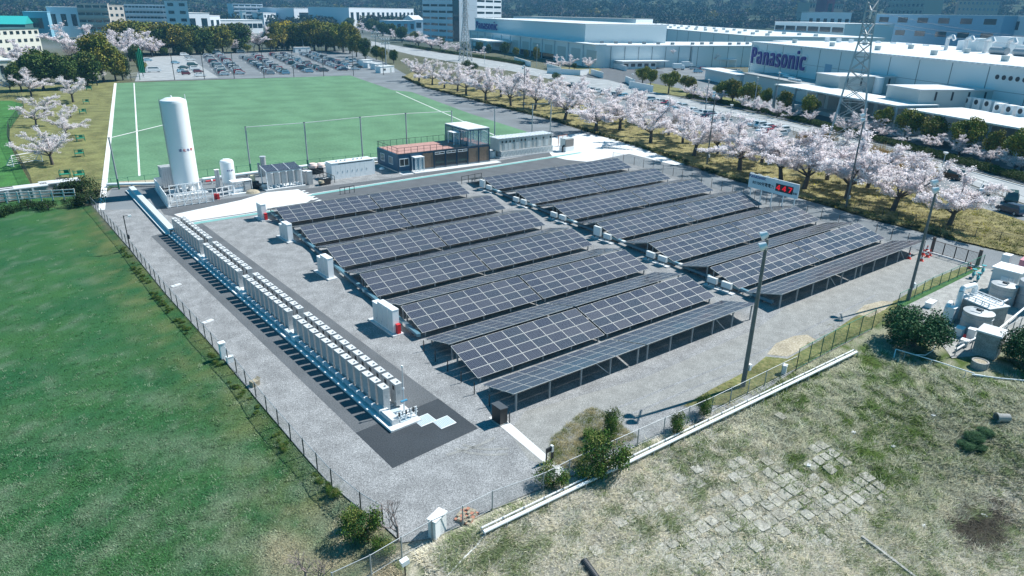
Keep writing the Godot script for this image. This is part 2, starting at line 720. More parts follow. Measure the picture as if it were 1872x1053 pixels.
# many small blades as one tuft
func tuft_mesh(blades: int, spread: float, tall_by: float, width: float, sd: int, lean: float) -> ArrayMesh:
	var r := RandomNumberGenerator.new()
	r.seed = sd
	var mb := MB.new()
	for i in blades:
		var t := r.randf() * TAU
		var q := sqrt(r.randf()) * spread
		var foot := Vector3(cos(t) * q, -0.02, sin(t) * q)
		var t2 := r.randf() * TAU
		var h := tall_by * r.randf_range(0.55, 1.1)
		var tip := foot + Vector3(cos(t2) * h * lean, h, sin(t2) * h * lean)
		var s := Vector3(-sin(t2), 0, cos(t2)) * width * 0.5
		var f := r.randf_range(0.75, 1.2)
		mb.col = Color(f, f, f * r.randf_range(0.85, 1.05))
		mb.tri(foot - s, foot + s, tip)
	return mb.mesh()


func scatter(called: String, label: String, mesh: Mesh, m: Material, xf: Array, cols: PackedColorArray) -> void:
	var mm := MultiMesh.new()
	mm.transform_format = MultiMesh.TRANSFORM_3D
	mm.use_colors = true
	mm.mesh = mesh
	mm.instance_count = xf.size()
	for i in xf.size():
		mm.set_instance_transform(i, xf[i])
		mm.set_instance_color(i, cols[i])
	var o := MultiMeshInstance3D.new()
	o.name = numbered(called)
	o.multimesh = mm
	o.material_override = m
	add_child(o)
	o.set_meta("kind", "stuff")
	o.set_meta("label", label)
	o.set_meta("category", called.replace("_", " "))


func grass_stuff() -> void:
	var r := RandomNumberGenerator.new()
	r.seed = 21
	var soft := tuft_mesh(9, 0.16, 0.13, 0.030, 3, 0.9)
	var xf := []
	var cols := PackedColorArray()
	# the mown field beside the fence
	for i in 42000:
		var p := G(r.randf_range(-60, 740), 380.0 + 760.0 * sqrt(r.randf()))
		if left_out(p.x, p.z) < 0.25 or p.z < -112.0 or p.z > 6.0:
			continue
		if near_out(p.x, p.z) > -0.4 and p.x > 12.0:
			continue
		var g := ground_colour(p.x, p.z)
		var f := r.randf_range(0.8, 1.45)
		if r.randf() < 0.14:
			g = g.lerp(Color(0.33, 0.37, 0.28), 0.5)
		cols.push_back(Color(g.r * f, g.g * f, g.b * f))
		var s := r.randf_range(0.7, 1.5)
		xf.append(Transform3D(Basis(Vector3.UP, r.randf() * TAU).scaled(Vector3(s, s * r.randf_range(0.5, 1.0), s)), p))
	scatter("field_grass", "short patchy green grass of the field outside the chain link fence", soft, M.straw, xf, cols)
	# straw and weeds of the embankment
	var c0 := G(1250, 1046)
	var e1 := stone_axis()
	var e2 := Vector3(-e1.z, 0, e1.x)
	var dry := tuft_mesh(9, 0.2, 0.22, 0.036, 5, 1.6)
	xf = []
	cols = PackedColorArray()
	for i in 90000:
		var p := G(r.randf_range(560, 1960), 560.0 + 600.0 * sqrt(r.randf()))
		var dn := near_out(p.x, p.z)
		if dn < 0.1 or p.x < 6.0 or p.z > 8.0 or left_out(p.x, p.z) > -0.2:
			continue
		if p.x > 59.0 and p.z < -15.0:
			continue
		var sp := p - c0
		var si := sp.dot(e1)
		var sj := -sp.dot(e2)
		if si > -0.5 and si < 17.5 and sj > -2.3 and sj < 2.3 and r.randf() < 0.6:
			continue
		var g := slope_colour(p.x, p.z)
		var f := r.randf_range(0.5, 1.75)
		cols.push_back(Color(minf(g.r * f, 0.80), minf(g.g * f, 0.76), minf(g.b * f, 0.66)))
		var s := r.randf_range(0.6, 1.5)
		if g.g > g.r:
			s *= 1.15
		xf.append(Transform3D(Basis(Vector3.UP, r.randf() * TAU).scaled(Vector3(s, s * r.randf_range(0.5, 1.1), s)), p))
	scatter("embankment_grass", "dry straw and green weeds covering the embankment", dry, M.straw, xf, cols)


# ---------------------------------------------------------------- the fenced yard
func build_yard() -> void:
	ground_sheet("gravel_yard", [166, 372, 238, 456, 303, 537, 390, 634, 488, 752, 556, 832, 607, 889, 700, 960, 735, 992, 790, 984, 900, 930, 1040, 872, 1165, 815, 1360, 738, 1455, 676, 1590, 604, 1640, 556, 1790, 486, 1690, 462, 1560, 410, 1395, 350, 1240, 300, 1180, 272, 1000, 275, 600, 305, 205, 344], 0.0, M.gravel)
	# darker compacted drive between the panels and the near fence
	ground_sheet("compacted_drive", [968, 842, 930, 790, 960, 752, 1180, 690, 1385, 600, 1440, 560, 1560, 512, 1690, 455, 1788, 487, 1640, 556, 1560, 616, 1440, 682, 1240, 740, 1100, 790, 1030, 858], 0.006, M.dirt_gravel)
	# asphalt pad of the fuel cells, in the turned frame of that yard
	world_sheet("fuel_cell_asphalt", [12.42, -90.7, 15.05, -37.2, 21.85, -37.8, 18.95, -92.9], 0.006, M.asphalt)
	world_sheet("new_asphalt_patch", [15.05, -37.2, 15.3, -32.33, 22.09, -32.9, 21.85, -37.8], 0.009, M.asphalt_new)
	# paved service road along the field side
	ground_sheet("service_road", [300, 392, 352, 404, 500, 384, 700, 352, 900, 322, 1060, 297, 1190, 285, 1240, 300, 1310, 322, 1290, 290, 1205, 268, 1060, 243, 985, 248, 1000, 278, 900, 296, 720, 325, 560, 345, 440, 360, 290, 378], 0.008, M.asphalt)
	ground_sheet("tank_yard_paving", [205, 344, 186, 384, 300, 380, 560, 350, 590, 300, 400, 320], 0.005, M.asphalt_pale)
	ground_sheet("white_forecourt", [318, 392, 345, 405, 440, 391, 560, 371, 574, 362, 545, 346, 486, 352, 440, 366], 0.013, M.white_pavement)
	ground_sheet("pale_loading_area", [1035, 292, 1075, 296, 1150, 281, 1235, 302, 1262, 299, 1200, 268, 1060, 243, 985, 256, 1010, 286], 0.014, M.white_pavement)
	for k in 6:
		var a := P(546 + k * 6.0, 351 + k * 3.6)
		var b := P(558 + k * 5.6, 348.5 + k * 3.4)
		var mb := MB.new()
		strip(mb, a, b, 0.5, 0.018)
		setting("crossing_marking", mb, M.line_white)
	var edge := [[352, 409, 500, 386], [560, 358, 690, 337], [690, 337, 900, 305], [900, 305, 1062, 279]]
	for q in edge:
		var mb := MB.new()
		strip(mb, P(q[0], q[1]), P(q[2], q[3]), 0.85, 0.017)
		setting("teal_lane_marking", mb, M.line_teal)
		mb = MB.new()
		var off := Vector3(0, 0, 0.62)
		strip(mb, P(q[0], q[1]) - off, P(q[2], q[3]) - off, 0.22, 0.019)
		setting("white_lane_marking", mb, M.line_white)
	# pale concrete path to the near fence
	ground_sheet("concrete_path", [893, 763, 912, 757, 940, 780, 1012, 843, 1042, 866, 1030, 878, 1000, 850, 918, 782], 0.012, M.white_pavement)
	# bare and mossy patches along the drive edge
	ground_sheet("bare_drive_patch", [1402, 648, 1418, 628, 1452, 614, 1476, 612, 1492, 622, 1470, 636, 1440, 652], 0.013, M.bare_earth)
	ground_sheet("bare_drive_patch", [1562, 574, 1580, 558, 1612, 550, 1634, 552, 1618, 566, 1590, 580], 0.013, M.bare_earth)
	ground_sheet("mossy_drive_edge", [1250, 742, 1300, 712, 1370, 676, 1400, 652, 1440, 656, 1500, 622, 1560, 580, 1640, 548, 1700, 512, 1760, 488, 1782, 489, 1640, 559, 1592, 602, 1455, 675, 1330, 740], 0.012, M.lawn_dry)
	# wheel tracks pressed into the gravel
	for q in [[[846, 813, 868, 819, 890, 822, 930, 820]], [[832, 820, 856, 828, 896, 832, 928, 830]], [[905, 800, 880, 812, 852, 822, 815, 832]], [[1010, 800, 1100, 758, 1240, 700, 1400, 640, 1600, 540]], [[1040, 812, 1130, 768, 1270, 708, 1420, 652, 1610, 552]]]:
		var mb := MB.new()
		var tr: Array = q[0]
		for k in range(0, tr.size() - 2, 2):
			strip(mb, P(tr[k], tr[k + 1]), P(tr[k + 2], tr[k + 3]), 0.22, 0.011)
		setting("wheel_track", mb, M.dirt_gravel if tr[0] < 1000 else M.gravel)
	# low concrete border of the field edge
	ground_sheet("field_border", [190, 346, 205, 343, 460, 318, 700, 295, 900, 275, 985, 262, 985, 258, 900, 270, 700, 290, 460, 312, 205, 335], 0.011, M.concrete)


# ---------------------------------------------------------------- solar rows
func panel_mesh(k: int) -> ArrayMesh:
	var frame := MB.new()
	frame.box(Vector3(0, -0.021, 0), Vector3(1.635, 0.042, 0.985))
	var am: ArrayMesh = frame.mesh()
	am.surface_set_material(0, M.panel_frame)
	var g := MB.new()
	g.quad(Vector3(-0.795, 0.003, 0.470), Vector3(0.795, 0.003, 0.470), Vector3(0.795, 0.003, -0.470), Vector3(-0.795, 0.003, -0.470))
	var a := []
	a.resize(Mesh.ARRAY_MAX)
	a[Mesh.ARRAY_VERTEX] = g.v
	a[Mesh.ARRAY_NORMAL] = g.n
	a[Mesh.ARRAY_TEX_UV] = g.u
	am.add_surface_from_arrays(Mesh.PRIMITIVE_TRIANGLES, a)
	am.surface_set_material(1, M.cells[k])
	return am


var panel_kinds := []


func solar_row(label: String, x0: float, z_edge: float, towards: bool, cols: Array, seed_by: int) -> void:
	var lo := 0.55
	var hi := 1.65
	var run := 3.90
	var r := RandomNumberGenerator.new()
	r.seed = seed_by
	# z_edge is the edge nearer the viewer: low for a row facing the viewer, high for one facing away
	var o := thing("solar_row", label, "solar array", Vector3(x0, 0, z_edge), 0.0, "rows of solar panels in the gravel yard")
	var y_front := lo if towards else hi
	var y_back := hi if towards else lo
	var zd := Vector3(0, y_front - y_back, run).normalized()
	var nrm := zd.cross(Vector3.RIGHT)
	var bs := Basis(Vector3.RIGHT, nrm, zd)
	var front := Vector3(0, y_front, 0)
	var length := Vector2(run, hi - lo).length()
	var x := 0.0
	for t in cols.size():
		var n: int = cols[t]
		for i in n:
			for j in 4:
				var p := MeshInstance3D.new()
				p.name = "solar_panel"
				p.mesh = panel_kinds[r.randi() % 4]
				var c := front - zd * (length * (j + 0.5) / 4.0) + Vector3(x + 0.825 + i * 1.655, 0, 0)
				var wob := Basis(Vector3.RIGHT, r.randf_range(-0.004, 0.004)) * Basis(Vector3.BACK, r.randf_range(-0.003, 0.003))
				p.transform = Transform3D(bs * wob, c + nrm * 0.05)
				o.add_child(p, true)
		var w := n * 1.655
		for f in [0.06, 0.36, 0.64, 0.94]:
			var q: Vector3 = front - zd * length * f - nrm * 0.05
			part(o, "rail", MB.new().box(q + Vector3(x + w * 0.5, 0, 0), Vector3(w - 0.06, 0.07, 0.06), bs), M.galv)
		var legs := int(round(w / 3.3)) + 1
		for k in legs:
			var lx: float = x + 0.45 + (w - 0.9) * k / (legs - 1)
			for f in [0.08, 0.92]:
				var top: Vector3 = front - zd * length * f - nrm * 0.09
				var b := MB.new()
				b.block(Vector3(lx, -0.1, top.z), Vector3(0.11, top.y + 0.1, 0.11))
				part(o, "post", b, M.galv)
			var ra: Vector3 = front - zd * length * 0.05 - nrm * 0.13
			var rb: Vector3 = front - zd * length * 0.95 - nrm * 0.13
			part(o, "rafter", MB.new().beam(ra + Vector3(lx, 0, 0), rb + Vector3(lx, 0, 0), 0.05, 0.09), M.galv)
		# one slanting brace on each table
		var hx: float = x + w * 0.62
		var hz := -0.35 if not towards else -3.5
		part(o, "brace", MB.new().beam(Vector3(hx, hi - 0.25, hz), Vector3(hx + 1.5, 0.05, hz), 0.06), M.galv)
		x += w + 0.22


func build_solar() -> void:
	for k in 4:
		panel_kinds.append(panel_mesh(k))
	var low := [-37.75, -47.0, -56.5, -66.0, -75.3, -85.2]
	var left_x := [25.32, 25.78, 26.18, 26.62, 27.02, 27.45]
	var right_x := [57.5, 58.15, 58.7, 59.5, 60.0, 60.75]
	var nth := ["first", "second", "third", "fourth", "fifth", "sixth"]
	for side in 2:
		var xs: Array = left_x if side == 0 else right_x
		var cols: Array = [8, 9] if side == 0 else [9, 9]
		var where: String = "block by fuel cells" if side == 0 else "block by cherry verge"
		solar_row("outermost solar row above the drive, tall posts showing, " + where, xs[0] - 0.25, -32.9, false, cols, 100 + side)
		for k in 6:
			solar_row("%s solar row from the drive sloping down towards it, %s" % [nth[k], where], xs[k], low[k], true, cols, 10 + k + side * 20)
			solar_row("%s solar row from the drive sloping down to sports field, %s" % [nth[k], where], xs[k] + 0.1, low[k] - 4.28, false, cols, 50 + k + side * 20)


# ---------------------------------------------------------------- fuel cells
func fuel(xl: float, zl: float, y := 0.0) -> Vector3:   # the turned frame: origin at the near corner of the plinth
	return Vector3(16.98, y, -35.8) + Vector3(cos(SKEW), 0, -sin(SKEW)) * xl + Vector3(sin(SKEW), 0, cos(SKEW)) * zl


func build_fuel_cells() -> void:
	# plinth
	var pl := thing("fuel_cell_plinth", "long white concrete plinth under the double row of fuel cells", "plinth", fuel(0, 0), SKEW)
	part(pl, "slab", MB.new().block(Vector3(1.22, 0, -27.1), Vector3(2.44, 0.12, 54.2)), M.concrete)
	part(pl, "kerb", MB.new().block(Vector3(0.06, 0.12, -27.1), Vector3(0.12, 0.07, 54.2)), M.white)
	part(pl, "footing", MB.new().block(Vector3(1.02, 0.12, -28.3), Vector3(0.5, 0.2, 51.6)), M.concrete)
	part(pl, "footing", MB.new().block(Vector3(2.0, 0.12, -28.3), Vector3(0.5, 0.2, 51.6)), M.concrete)
	# one cabinet of each row
	var front := fuel_cabinet(false)
	var rear := fuel_cabinet(true)
	var first := [true, true]
	var r := RandomNumberGenerator.new()
	r.seed = 4
	for g in [[-89.75, 10], [-77.35, 10], [-65.05, 10], [-53.05, 14]]:
		for i in g[1]:
			var zc: float = g[0] + i * 1.125
			for row in 2:
				var at := fuel(1.0 if row == 0 else 2.0, zc + 35.8, 0.32)
				var turn := SKEW + r.randf_range(-0.006, 0.006)
				var src: Node3D = front if row == 0 else rear
				if first[row]:
					src.position = at
					src.rotation.y = turn
					first[row] = false
				else:
					copy(src, at, turn)
	# square pipe duct with pale clamps along the outer side
	var du := thing("hydrogen_pipe_duct", "blue grey square pipe duct with white clamps along the fuel cells", "pipe duct", fuel(0.5, 0), SKEW)
	part(du, "duct", MB.new().box(Vector3(0, 0.36, -27.6), Vector3(0.24, 0.24, 53.0)), M.duct)
	for g in [[-89.75, 10], [-77.35, 10], [-65.05, 10], [-53.05, 14]]:
		for i in g[1]:
			var zc: float = g[0] + i * 1.125 + 35.8
			part(du, "clamp", MB.new().box(Vector3(0.0, 0.37, zc + 0.45), Vector3(0.29, 0.29, 0.13)), M.white)
			part(du, "support", MB.new().block(Vector3(0.0, 0.12, zc + 0.1), Vector3(0.2, 0.12, 0.1)), M.concrete)
	for z in [-15.95, -28.25, -40.5]:
		part(du, "junction_box", MB.new().block(Vector3(0.12, 0.12, z - 1.0), Vector3(0.62, 0.42, 0.75)), M.white)
	# end of the row: white beam, valve frame
	var en := thing("valve_manifold", "white pipe frame with valves at the end of the fuel cell row", "pipework", fuel(1.2, -1.7, 0.12), SKEW)
	part(en, "concrete_block", MB.new().block(Vector3(-0.5, 0, 0.0), Vector3(0.55, 0.42, 2.3)), M.concrete)
	part(en, "trench_cover", MB.new().block(Vector3(0.25, 0, 0.1), Vector3(0.8, 0.05, 2.2)), M.duct)
	for k in 4:
		part(en, "stand", MB.new().block(Vector3(-0.1 + k * 0.42, 0, 1.1), Vector3(0.06, 0.75, 0.06)), M.white)
	for k in 3:
		part(en, "pipe", MB.new().tube(Vector3(-0.35, 0.35 + k * 0.17, 1.1 - k * 0.06), Vector3(1.3, 0.35 + k * 0.17, 1.1 - k * 0.06), 0.035, 0.035, 8), M.steel)
	for k in 5:
		part(en, "valve", MB.new().tube(Vector3(-0.2 + k * 0.28, 0.5, 1.12), Vector3(-0.2 + k * 0.28, 0.82, 1.12), 0.06, 0.05, 8), M.black if k % 2 == 0 else M.steel)
	part(en, "blue_handle", MB.new().box(Vector3(0.75, 0.95, 0.2), Vector3(0.5, 0.08, 0.16)), M.blue_pipe)
	part(en, "crossing_pipe", MB.new().tube(Vector3(-0.2, 0.25, -0.85), Vector3(0.95, 0.25, -0.85), 0.06, 0.06, 8), M.steel)
	var lp := fuel(2.05, -1.7, 0.12)
	var lh := tall(lp, 671.0)
	var l := thing("vent_mast", "slender silver vent mast at the end of the fuel cell row", "mast", lp)
	part(l, "mast", MB.new().tube(Vector3.ZERO, Vector3(0, lh, 0), 0.055, 0.04, 8), M.alu)
	part(l, "collar", MB.new().tube(Vector3(0, lh * 0.5, 0), Vector3(0, lh * 0.5 + 0.12, 0), 0.085, 0.085, 8), M.white)
	part(l, "tip", MB.new().tube(Vector3(0, lh, 0), Vector3(0, lh + 0.12, 0), 0.09, 0.07, 8), M.white)
	for q in [[2.62, -0.35], [3.55, 0.72]]:
		var gr := thing("trench_grate", "square pale steel grate set in the asphalt " + ("against the plinth corner" if q[0] < 3.0 else "apart from the plinth"), "grate", fuel(q[0], q[1] + 0.4, 0.01), SKEW)
		part(gr, "frame", MB.new().block(Vector3.ZERO, Vector3(1.25, 0.02, 1.15)), M.white)
		for k in 10:
			part(gr, "bar", MB.new().block(Vector3(-0.54 + k * 0.12, 0.02, 0), Vector3(0.07, 0.02, 1.02)), M.duct)
	# trough that carries the pipes on to the tank yard
	var ta := P(240, 349)
	var tb := fuel(0.5, -54.0)
	var tr := thing("pipe_trough", "long blue grey covered pipe trough from tank yard to fuel cells", "pipe trough", ta, atan2((tb - ta).x, (tb - ta).z))
	var tl := ta.distance_to(tb)
	for k in 12:
		part(tr, "cover_plate", MB.new().box(Vector3(0.1, 0.66, tl * (k + 0.5) / 12.0), Vector3(0.75, 0.06, tl / 12.0 - 0.02)), M.trough)
	part(tr, "side_plate", MB.new().box(Vector3(-0.24, 0.40, tl * 0.5), Vector3(0.05, 0.46, tl)), M.trough)
	part(tr, "side_plate", MB.new().box(Vector3(0.46, 0.40, tl * 0.5), Vector3(0.05, 0.46, tl)), M.trough)
	part(tr, "lower_tray", MB.new().box(Vector3(-0.52, 0.20, tl * 0.5), Vector3(0.5, 0.06, tl)), M.trough)
	for k in 8:
		part(tr, "support", MB.new().block(Vector3(-0.15, 0, tl * (k + 0.5) / 8.0), Vector3(1.1, 0.17, 0.16)), M.dark)


func fuel_cabinet(rear: bool) -> Node3D:
	var o := thing("fuel_cell_cabinet", "tall silver fuel cell cabinet, " + ("dark vent high on its side, in row beside panels" if rear else "plain sided, in row beside the pipe duct"), "fuel cell", Vector3.ZERO, 0.0, "fuel cell cabinets on the plinth, " + ("panel side" if rear else "duct side"))
	part(o, "body", MB.new().block(Vector3.ZERO, Vector3(0.50, 1.72, 0.80)), M.silver)
	part(o, "lid", MB.new().block(Vector3(0, 1.72, 0), Vector3(0.52, 0.035, 0.82)), M.lid)
	var ex := MB.new()
	ex.tube(Vector3(0.06, 1.75, 0.14), Vector3(0.06, 1.80, 0.14), 0.085, 0.085, 10)
	part(o, "exhaust_port", ex, M.steel)
	part(o, "exhaust_opening", MB.new().tube(Vector3(0.06, 1.80, 0.14), Vector3(0.06, 1.806, 0.14), 0.055, 0.055, 10), M.black)
	part(o, "inspection_plate", MB.new().block(Vector3(0.0, 1.35, 0.402), Vector3(0.28, 0.22, 0.008)), M.steel)
	part(o, "grille", MB.new().block(Vector3(0.0, 0.95, 0.402), Vector3(0.20, 0.28, 0.008)), M.galv)
	part(o, "door_seam", MB.new().block(Vector3(-0.252, 0.12, 0.0), Vector3(0.006, 1.48, 0.012)), M.steel)
	part(o, "latch", MB.new().block(Vector3(-0.265, 0.35, 0.33), Vector3(0.03, 0.10, 0.05)), M.white)
	if rear:
		part(o, "side_vent", MB.new().block(Vector3(-0.253, 1.22, 0.08), Vector3(0.010, 0.34, 0.30)), M.dark)
	part(o, "foot_rail", MB.new().block(Vector3(0, -0.04, 0), Vector3(0.5, 0.04, 0.7)), M.steel_dark)
	return o


# ---------------------------------------------------------------- equipment in the yard
func battery_set(label: String, x: float, z_near: float, heights: Array, red_near: bool, red: bool) -> void:
	var n := heights.size()
	var span := n * 0.92 + 0.9
	var o := thing("battery_cabinet_set", label, "battery cabinet", Vector3(x, 0, z_near), SKEW, "battery cabinets beside the panel rows")
	part(o, "slab", MB.new().block(Vector3(0.0, 0, -span * 0.5), Vector3(1.05, 0.14, span)), M.concrete)
	for k in n:
		var z := -0.85 - k * 0.92
		var h: float = heights[k]
		part(o, "cabinet", MB.new().block(Vector3(0.05, 0.14, z), Vector3(0.62, h, 0.82)), M.white)
		part(o, "cabinet_door", MB.new().block(Vector3(-0.268, 0.24, z), Vector3(0.012, h - 0.18, 0.74)), M.off_white)
		part(o, "handle", MB.new().block(Vector3(-0.285, 0.5, z + 0.28), Vector3(0.03, 0.16, 0.05)), M.steel)
		part(o, "roof_cap", MB.new().block(Vector3(0.05, 0.14 + h, z), Vector3(0.66, 0.05, 0.88)), M.white_gloss)
	if red:
		var rz := z_near - (0.25 if red_near else span + 0.1)
		var e := thing("extinguisher_box", "red fire box by " + label, "fire box", Vector3(x + 0.12 + sin(SKEW) * 0.2, 0.14, rz), SKEW, "red fire boxes")
		part(e, "box", MB.new().block(Vector3.ZERO, Vector3(0.34, 0.85, 0.34)), M.red)
		part(e, "lid", MB.new().block(Vector3(0, 0.85, 0), Vector3(0.37, 0.03, 0.37)), M.red)


func build_yard_equipment() -> void:
	battery_set("four white battery cabinets beside the second solar row", 24.35, -48.7, [2.15, 2.15, 2.15, 1.85], true, true)
	battery_set("three white battery cabinets beside the third solar row", 24.95, -64.4, [2.1, 2.1, 1.7], false, true)
	battery_set("three white battery cabinets beside the fifth solar row", 25.75, -78.6, [2.05, 2.05, 1.6], true, false)
	battery_set("two white battery cabinets by the teal lane", 26.1, -89.4, [2.0, 2.0], true, true)
	# ducts along the ends of the panel rows
	for q in [[497, 389, 766, 614, "blue green cable duct on posts along the panel ends by the batteries"], [884, 340, 1413, 553, "blue green cable duct on posts between the two solar blocks"]]:
		var a := P(q[0], q[1], 0.4)
		var b := P(q[2], q[3], 0.4)
		a.y = 0
		b.y = 0
		var l := a.distance_to(b)
		var o := thing("cable_duct", q[4], "cable duct", a, atan2((b - a).x, (b - a).z))
		var n := int(l / 2.3)
		for k in n:
			part(o, "duct_length", MB.new().box(Vector3(0, 0.45, l * (k + 0.5) / n), Vector3(0.36, 0.28, l / n - 0.02)), M.duct_dark)
			part(o, "post", MB.new().block(Vector3(0.0, 0, l * (k + 0.5) / n), Vector3(0.06, 0.31, 0.06)), M.black)
			if k % 4 == 1:
				part(o, "joint_cover", MB.new().box(Vector3(0, 0.465, l * (k + 0.9) / n), Vector3(0.40, 0.30, 0.55)), M.off_white)
	for q in [[775, 642], [796, 661], [818.5, 679], [843, 700], [867, 721], [894.5, 743]]:
		solo("marker_post", "thin black marker post in a line under the panel ends", "post", MB.new().block(Vector3.ZERO, Vector3(0.06, 0.95, 0.06)).box(Vector3(0, 0.97, 0), Vector3(0.08, 0.05, 0.08)), M.black, P(q[0], q[1]), SKEW, "marker posts under the panel ends")
	# inverters under the second block
	var low := [-37.75, -47.0, -56.5, -66.0, -75.3, -85.2]
	var right_x := [57.5, 58.15, 58.7, 59.5, 60.0, 60.75]
	var nth := ["first", "second", "third", "fourth", "fifth", "sixth"]
	for k in 6:
		var o := thing("inverter_stand", "pair of pale inverter boxes on legs under %s tilted row from the drive" % nth[k], "inverter", Vector3(right_x[k] - 0.75, 0, low[k] - 1.9), 0.04, "inverter stands between the solar blocks")
		part(o, "slab", MB.new().block(Vector3.ZERO, Vector3(0.7, 0.12, 3.6)), M.concrete)
		for s in 2:
			var z := 0.85 - s * 1.75
			var h := 0.62
			if s == 1 and (k == 2 or k == 5):
				h = 1.15
			for t in [-0.42, 0.42]:
				part(o, "leg", MB.new().block(Vector3(0, 0.12, z + t), Vector3(0.06, 0.36, 0.06)), M.steel_dark)
			part(o, "inverter_box", MB.new().block(Vector3(0, 0.48, z), Vector3(0.34, h, 1.15)), M.off_white)
			part(o, "cover_plate", MB.new().block(Vector3(-0.175, 0.54, z), Vector3(0.012, h - 0.12, 1.0)), M.white)
	# black box and sign frame on the pale path
	var bx := thing("black_control_box", "black control box on the pale path under the panel corner", "control box", P(913, 771), SKEW)
	part(bx, "box", MB.new().block(Vector3(0, 0.1, 0), Vector3(0.62, 1.15, 0.95)), M.black)
	part(bx, "sloping_lid", MB.new().box(Vector3(0, 1.3, 0), Vector3(0.72, 0.06, 1.05), Basis(Vector3.BACK, -0.12)), M.steel_dark)
	part(bx, "plinth", MB.new().block(Vector3.ZERO, Vector3(0.7, 0.1, 1.0)), M.old_concrete)
	for s in [0.25, 0.55]:
		part(bx, "side_pipe", MB.new().tube(Vector3(0.45, 0, s), Vector3(0.45, 0.9, s), 0.04, 0.04, 6), M.steel_dark)
	var sg := thing("black_sign_frame", "small black sign frame on two legs on the pale path", "sign frame", P(1003, 846), SKEW)
	for s in [-0.22, 0.22]:
		part(sg, "leg", MB.new().block(Vector3(s, 0, 0), Vector3(0.07, 1.1, 0.07)), M.black)
	part(sg, "plate", MB.new().block(Vector3(0, 0.85, 0.0), Vector3(0.52, 0.3, 0.09)), M.black)
	var gp := thing("gate_post_box", "pale grey gate box on a dark post at the path", "gate box", P(1010, 842), SKEW)
	part(gp, "post", MB.new().block(Vector3.ZERO, Vector3(0.09, 1.05, 0.09)), M.fence_dark)
	part(gp, "box", MB.new().block(Vector3(-0.1, 0.75, 0), Vector3(0.16, 0.45, 0.2)), M.off_white)
	# tall floodlight poles
	flood_pole("dark concrete floodlight pole standing before the outermost solar row", P(1358, 706), 11.9, 0.19, 2)
	flood_pole("dark floodlight pole beside the traffic cones", P(1660, 549), 11.9, 0.16, 2)
	# electricity board with the generated power
	build_power_sign()
	# traffic cones and rubber bollard
	for q in [[1687, 466], [1694, 459], [1699, 467], [1684, 477], [1695, 470]]:
		cone(P(q[0], q[1]), "red and white traffic cone in the cluster by the gate", "traffic cones clustered at the gate")
	cone(P(1772, 491), "lone red traffic cone near the sliding gate post", "")
	cone(P(1661.5, 473), "red cone at the foot of the last panel post", "")
	var cp := thing("camera_pole", "black pole with white camera beside the grass field fence", "camera pole", P(238, 456))
	var ch := tall(P(238, 456), 394.0)
	part(cp, "pole", MB.new().tube(Vector3.ZERO, Vector3(0, ch, 0), 0.06, 0.05, 8), M.black)
	part(cp, "arm", MB.new().tube(Vector3(0, ch - 0.1, 0), Vector3(0.5, ch - 0.05, 0), 0.03, 0.03, 6), M.black)
	part(cp, "camera", MB.new().box(Vector3(0.6, ch - 0.15, 0.0), Vector3(0.35, 0.22, 0.2)), M.white)
	part(cp, "control_box", MB.new().block(Vector3(0.1, 1.3, 0), Vector3(0.2, 0.45, 0.3)), M.black)
	var wb := thing("white_meter_box", "tall white meter box standing at the grass field fence", "meter box", P(409, 654), SKEW)
	part(wb, "cabinet", MB.new().block(Vector3.ZERO, Vector3(0.42, 1.35, 0.42)), M.white)
	part(wb, "cap", MB.new().block(Vector3(0, 1.35, 0), Vector3(0.5, 0.06, 0.5)), M.white_gloss)
	var wb2 := thing("white_utility_box", "low white utility box below the meter box", "utility box", P(421, 662), SKEW)
	part(wb2, "cabinet", MB.new().block(Vector3.ZERO, Vector3(0.5, 0.5, 0.35)), M.white)
	part(wb2, "cap", MB.new().block(Vector3(0, 0.5, 0), Vector3(0.54, 0.04, 0.39)), M.white_gloss)
	var cb := thing("cardboard_box", "small brown box lying on gravel at the field fence", "box", P(466, 704), 0.3)
	part(cb, "carton", MB.new().block(Vector3.ZERO, Vector3(0.6, 0.4, 0.5)), M.bare_earth)
	part(cb, "flap", MB.new().box(Vector3(0.3, 0.46, 0), Vector3(0.3, 0.02, 0.48), Basis(Vector3.BACK, 0.5)), M.bare_earth)
	for q in [[322, 522, "pale flat board lying on the gravel beside the asphalt"], [380, 588, "cream flat board lying on gravel near the field fence"]]:
		solo("flat_board", q[2], "board", MB.new().block(Vector3.ZERO, Vector3(1.0, 0.06, 0.45)).block(Vector3(0.1, 0.06, 0), Vector3(0.5, 0.03, 0.3)), M.concrete, P(q[0], q[1]), 0.35)
	var pb := thing("white_cabinet", "white cabinet inside the near chain link fence corner", "cabinet", P(800, 975), 0.4)
	part(pb, "cabinet", MB.new().block(Vector3.ZERO, Vector3(1.0, 1.2, 0.5)), M.white)
	part(pb, "cap", MB.new().block(Vector3(0, 1.2, 0), Vector3(1.1, 0.06, 0.6)), M.white_gloss)
	var br := thing("brick_stack", "low stack of pale red bricks behind the near fence", "brick stack", P(834, 950), 0.45)
	for j in 2:
		for i in 5:
			for k in 5:
				if j == 1 and (i + k) % 4 == 0:
					continue
				part(br, "brick", MB.new().block(Vector3(i * 0.235, j * 0.1, k * 0.2), Vector3(0.21, 0.09, 0.17)), M.brick if (i * 3 + k * 2 + j) % 5 < 2 else M.bare_earth)


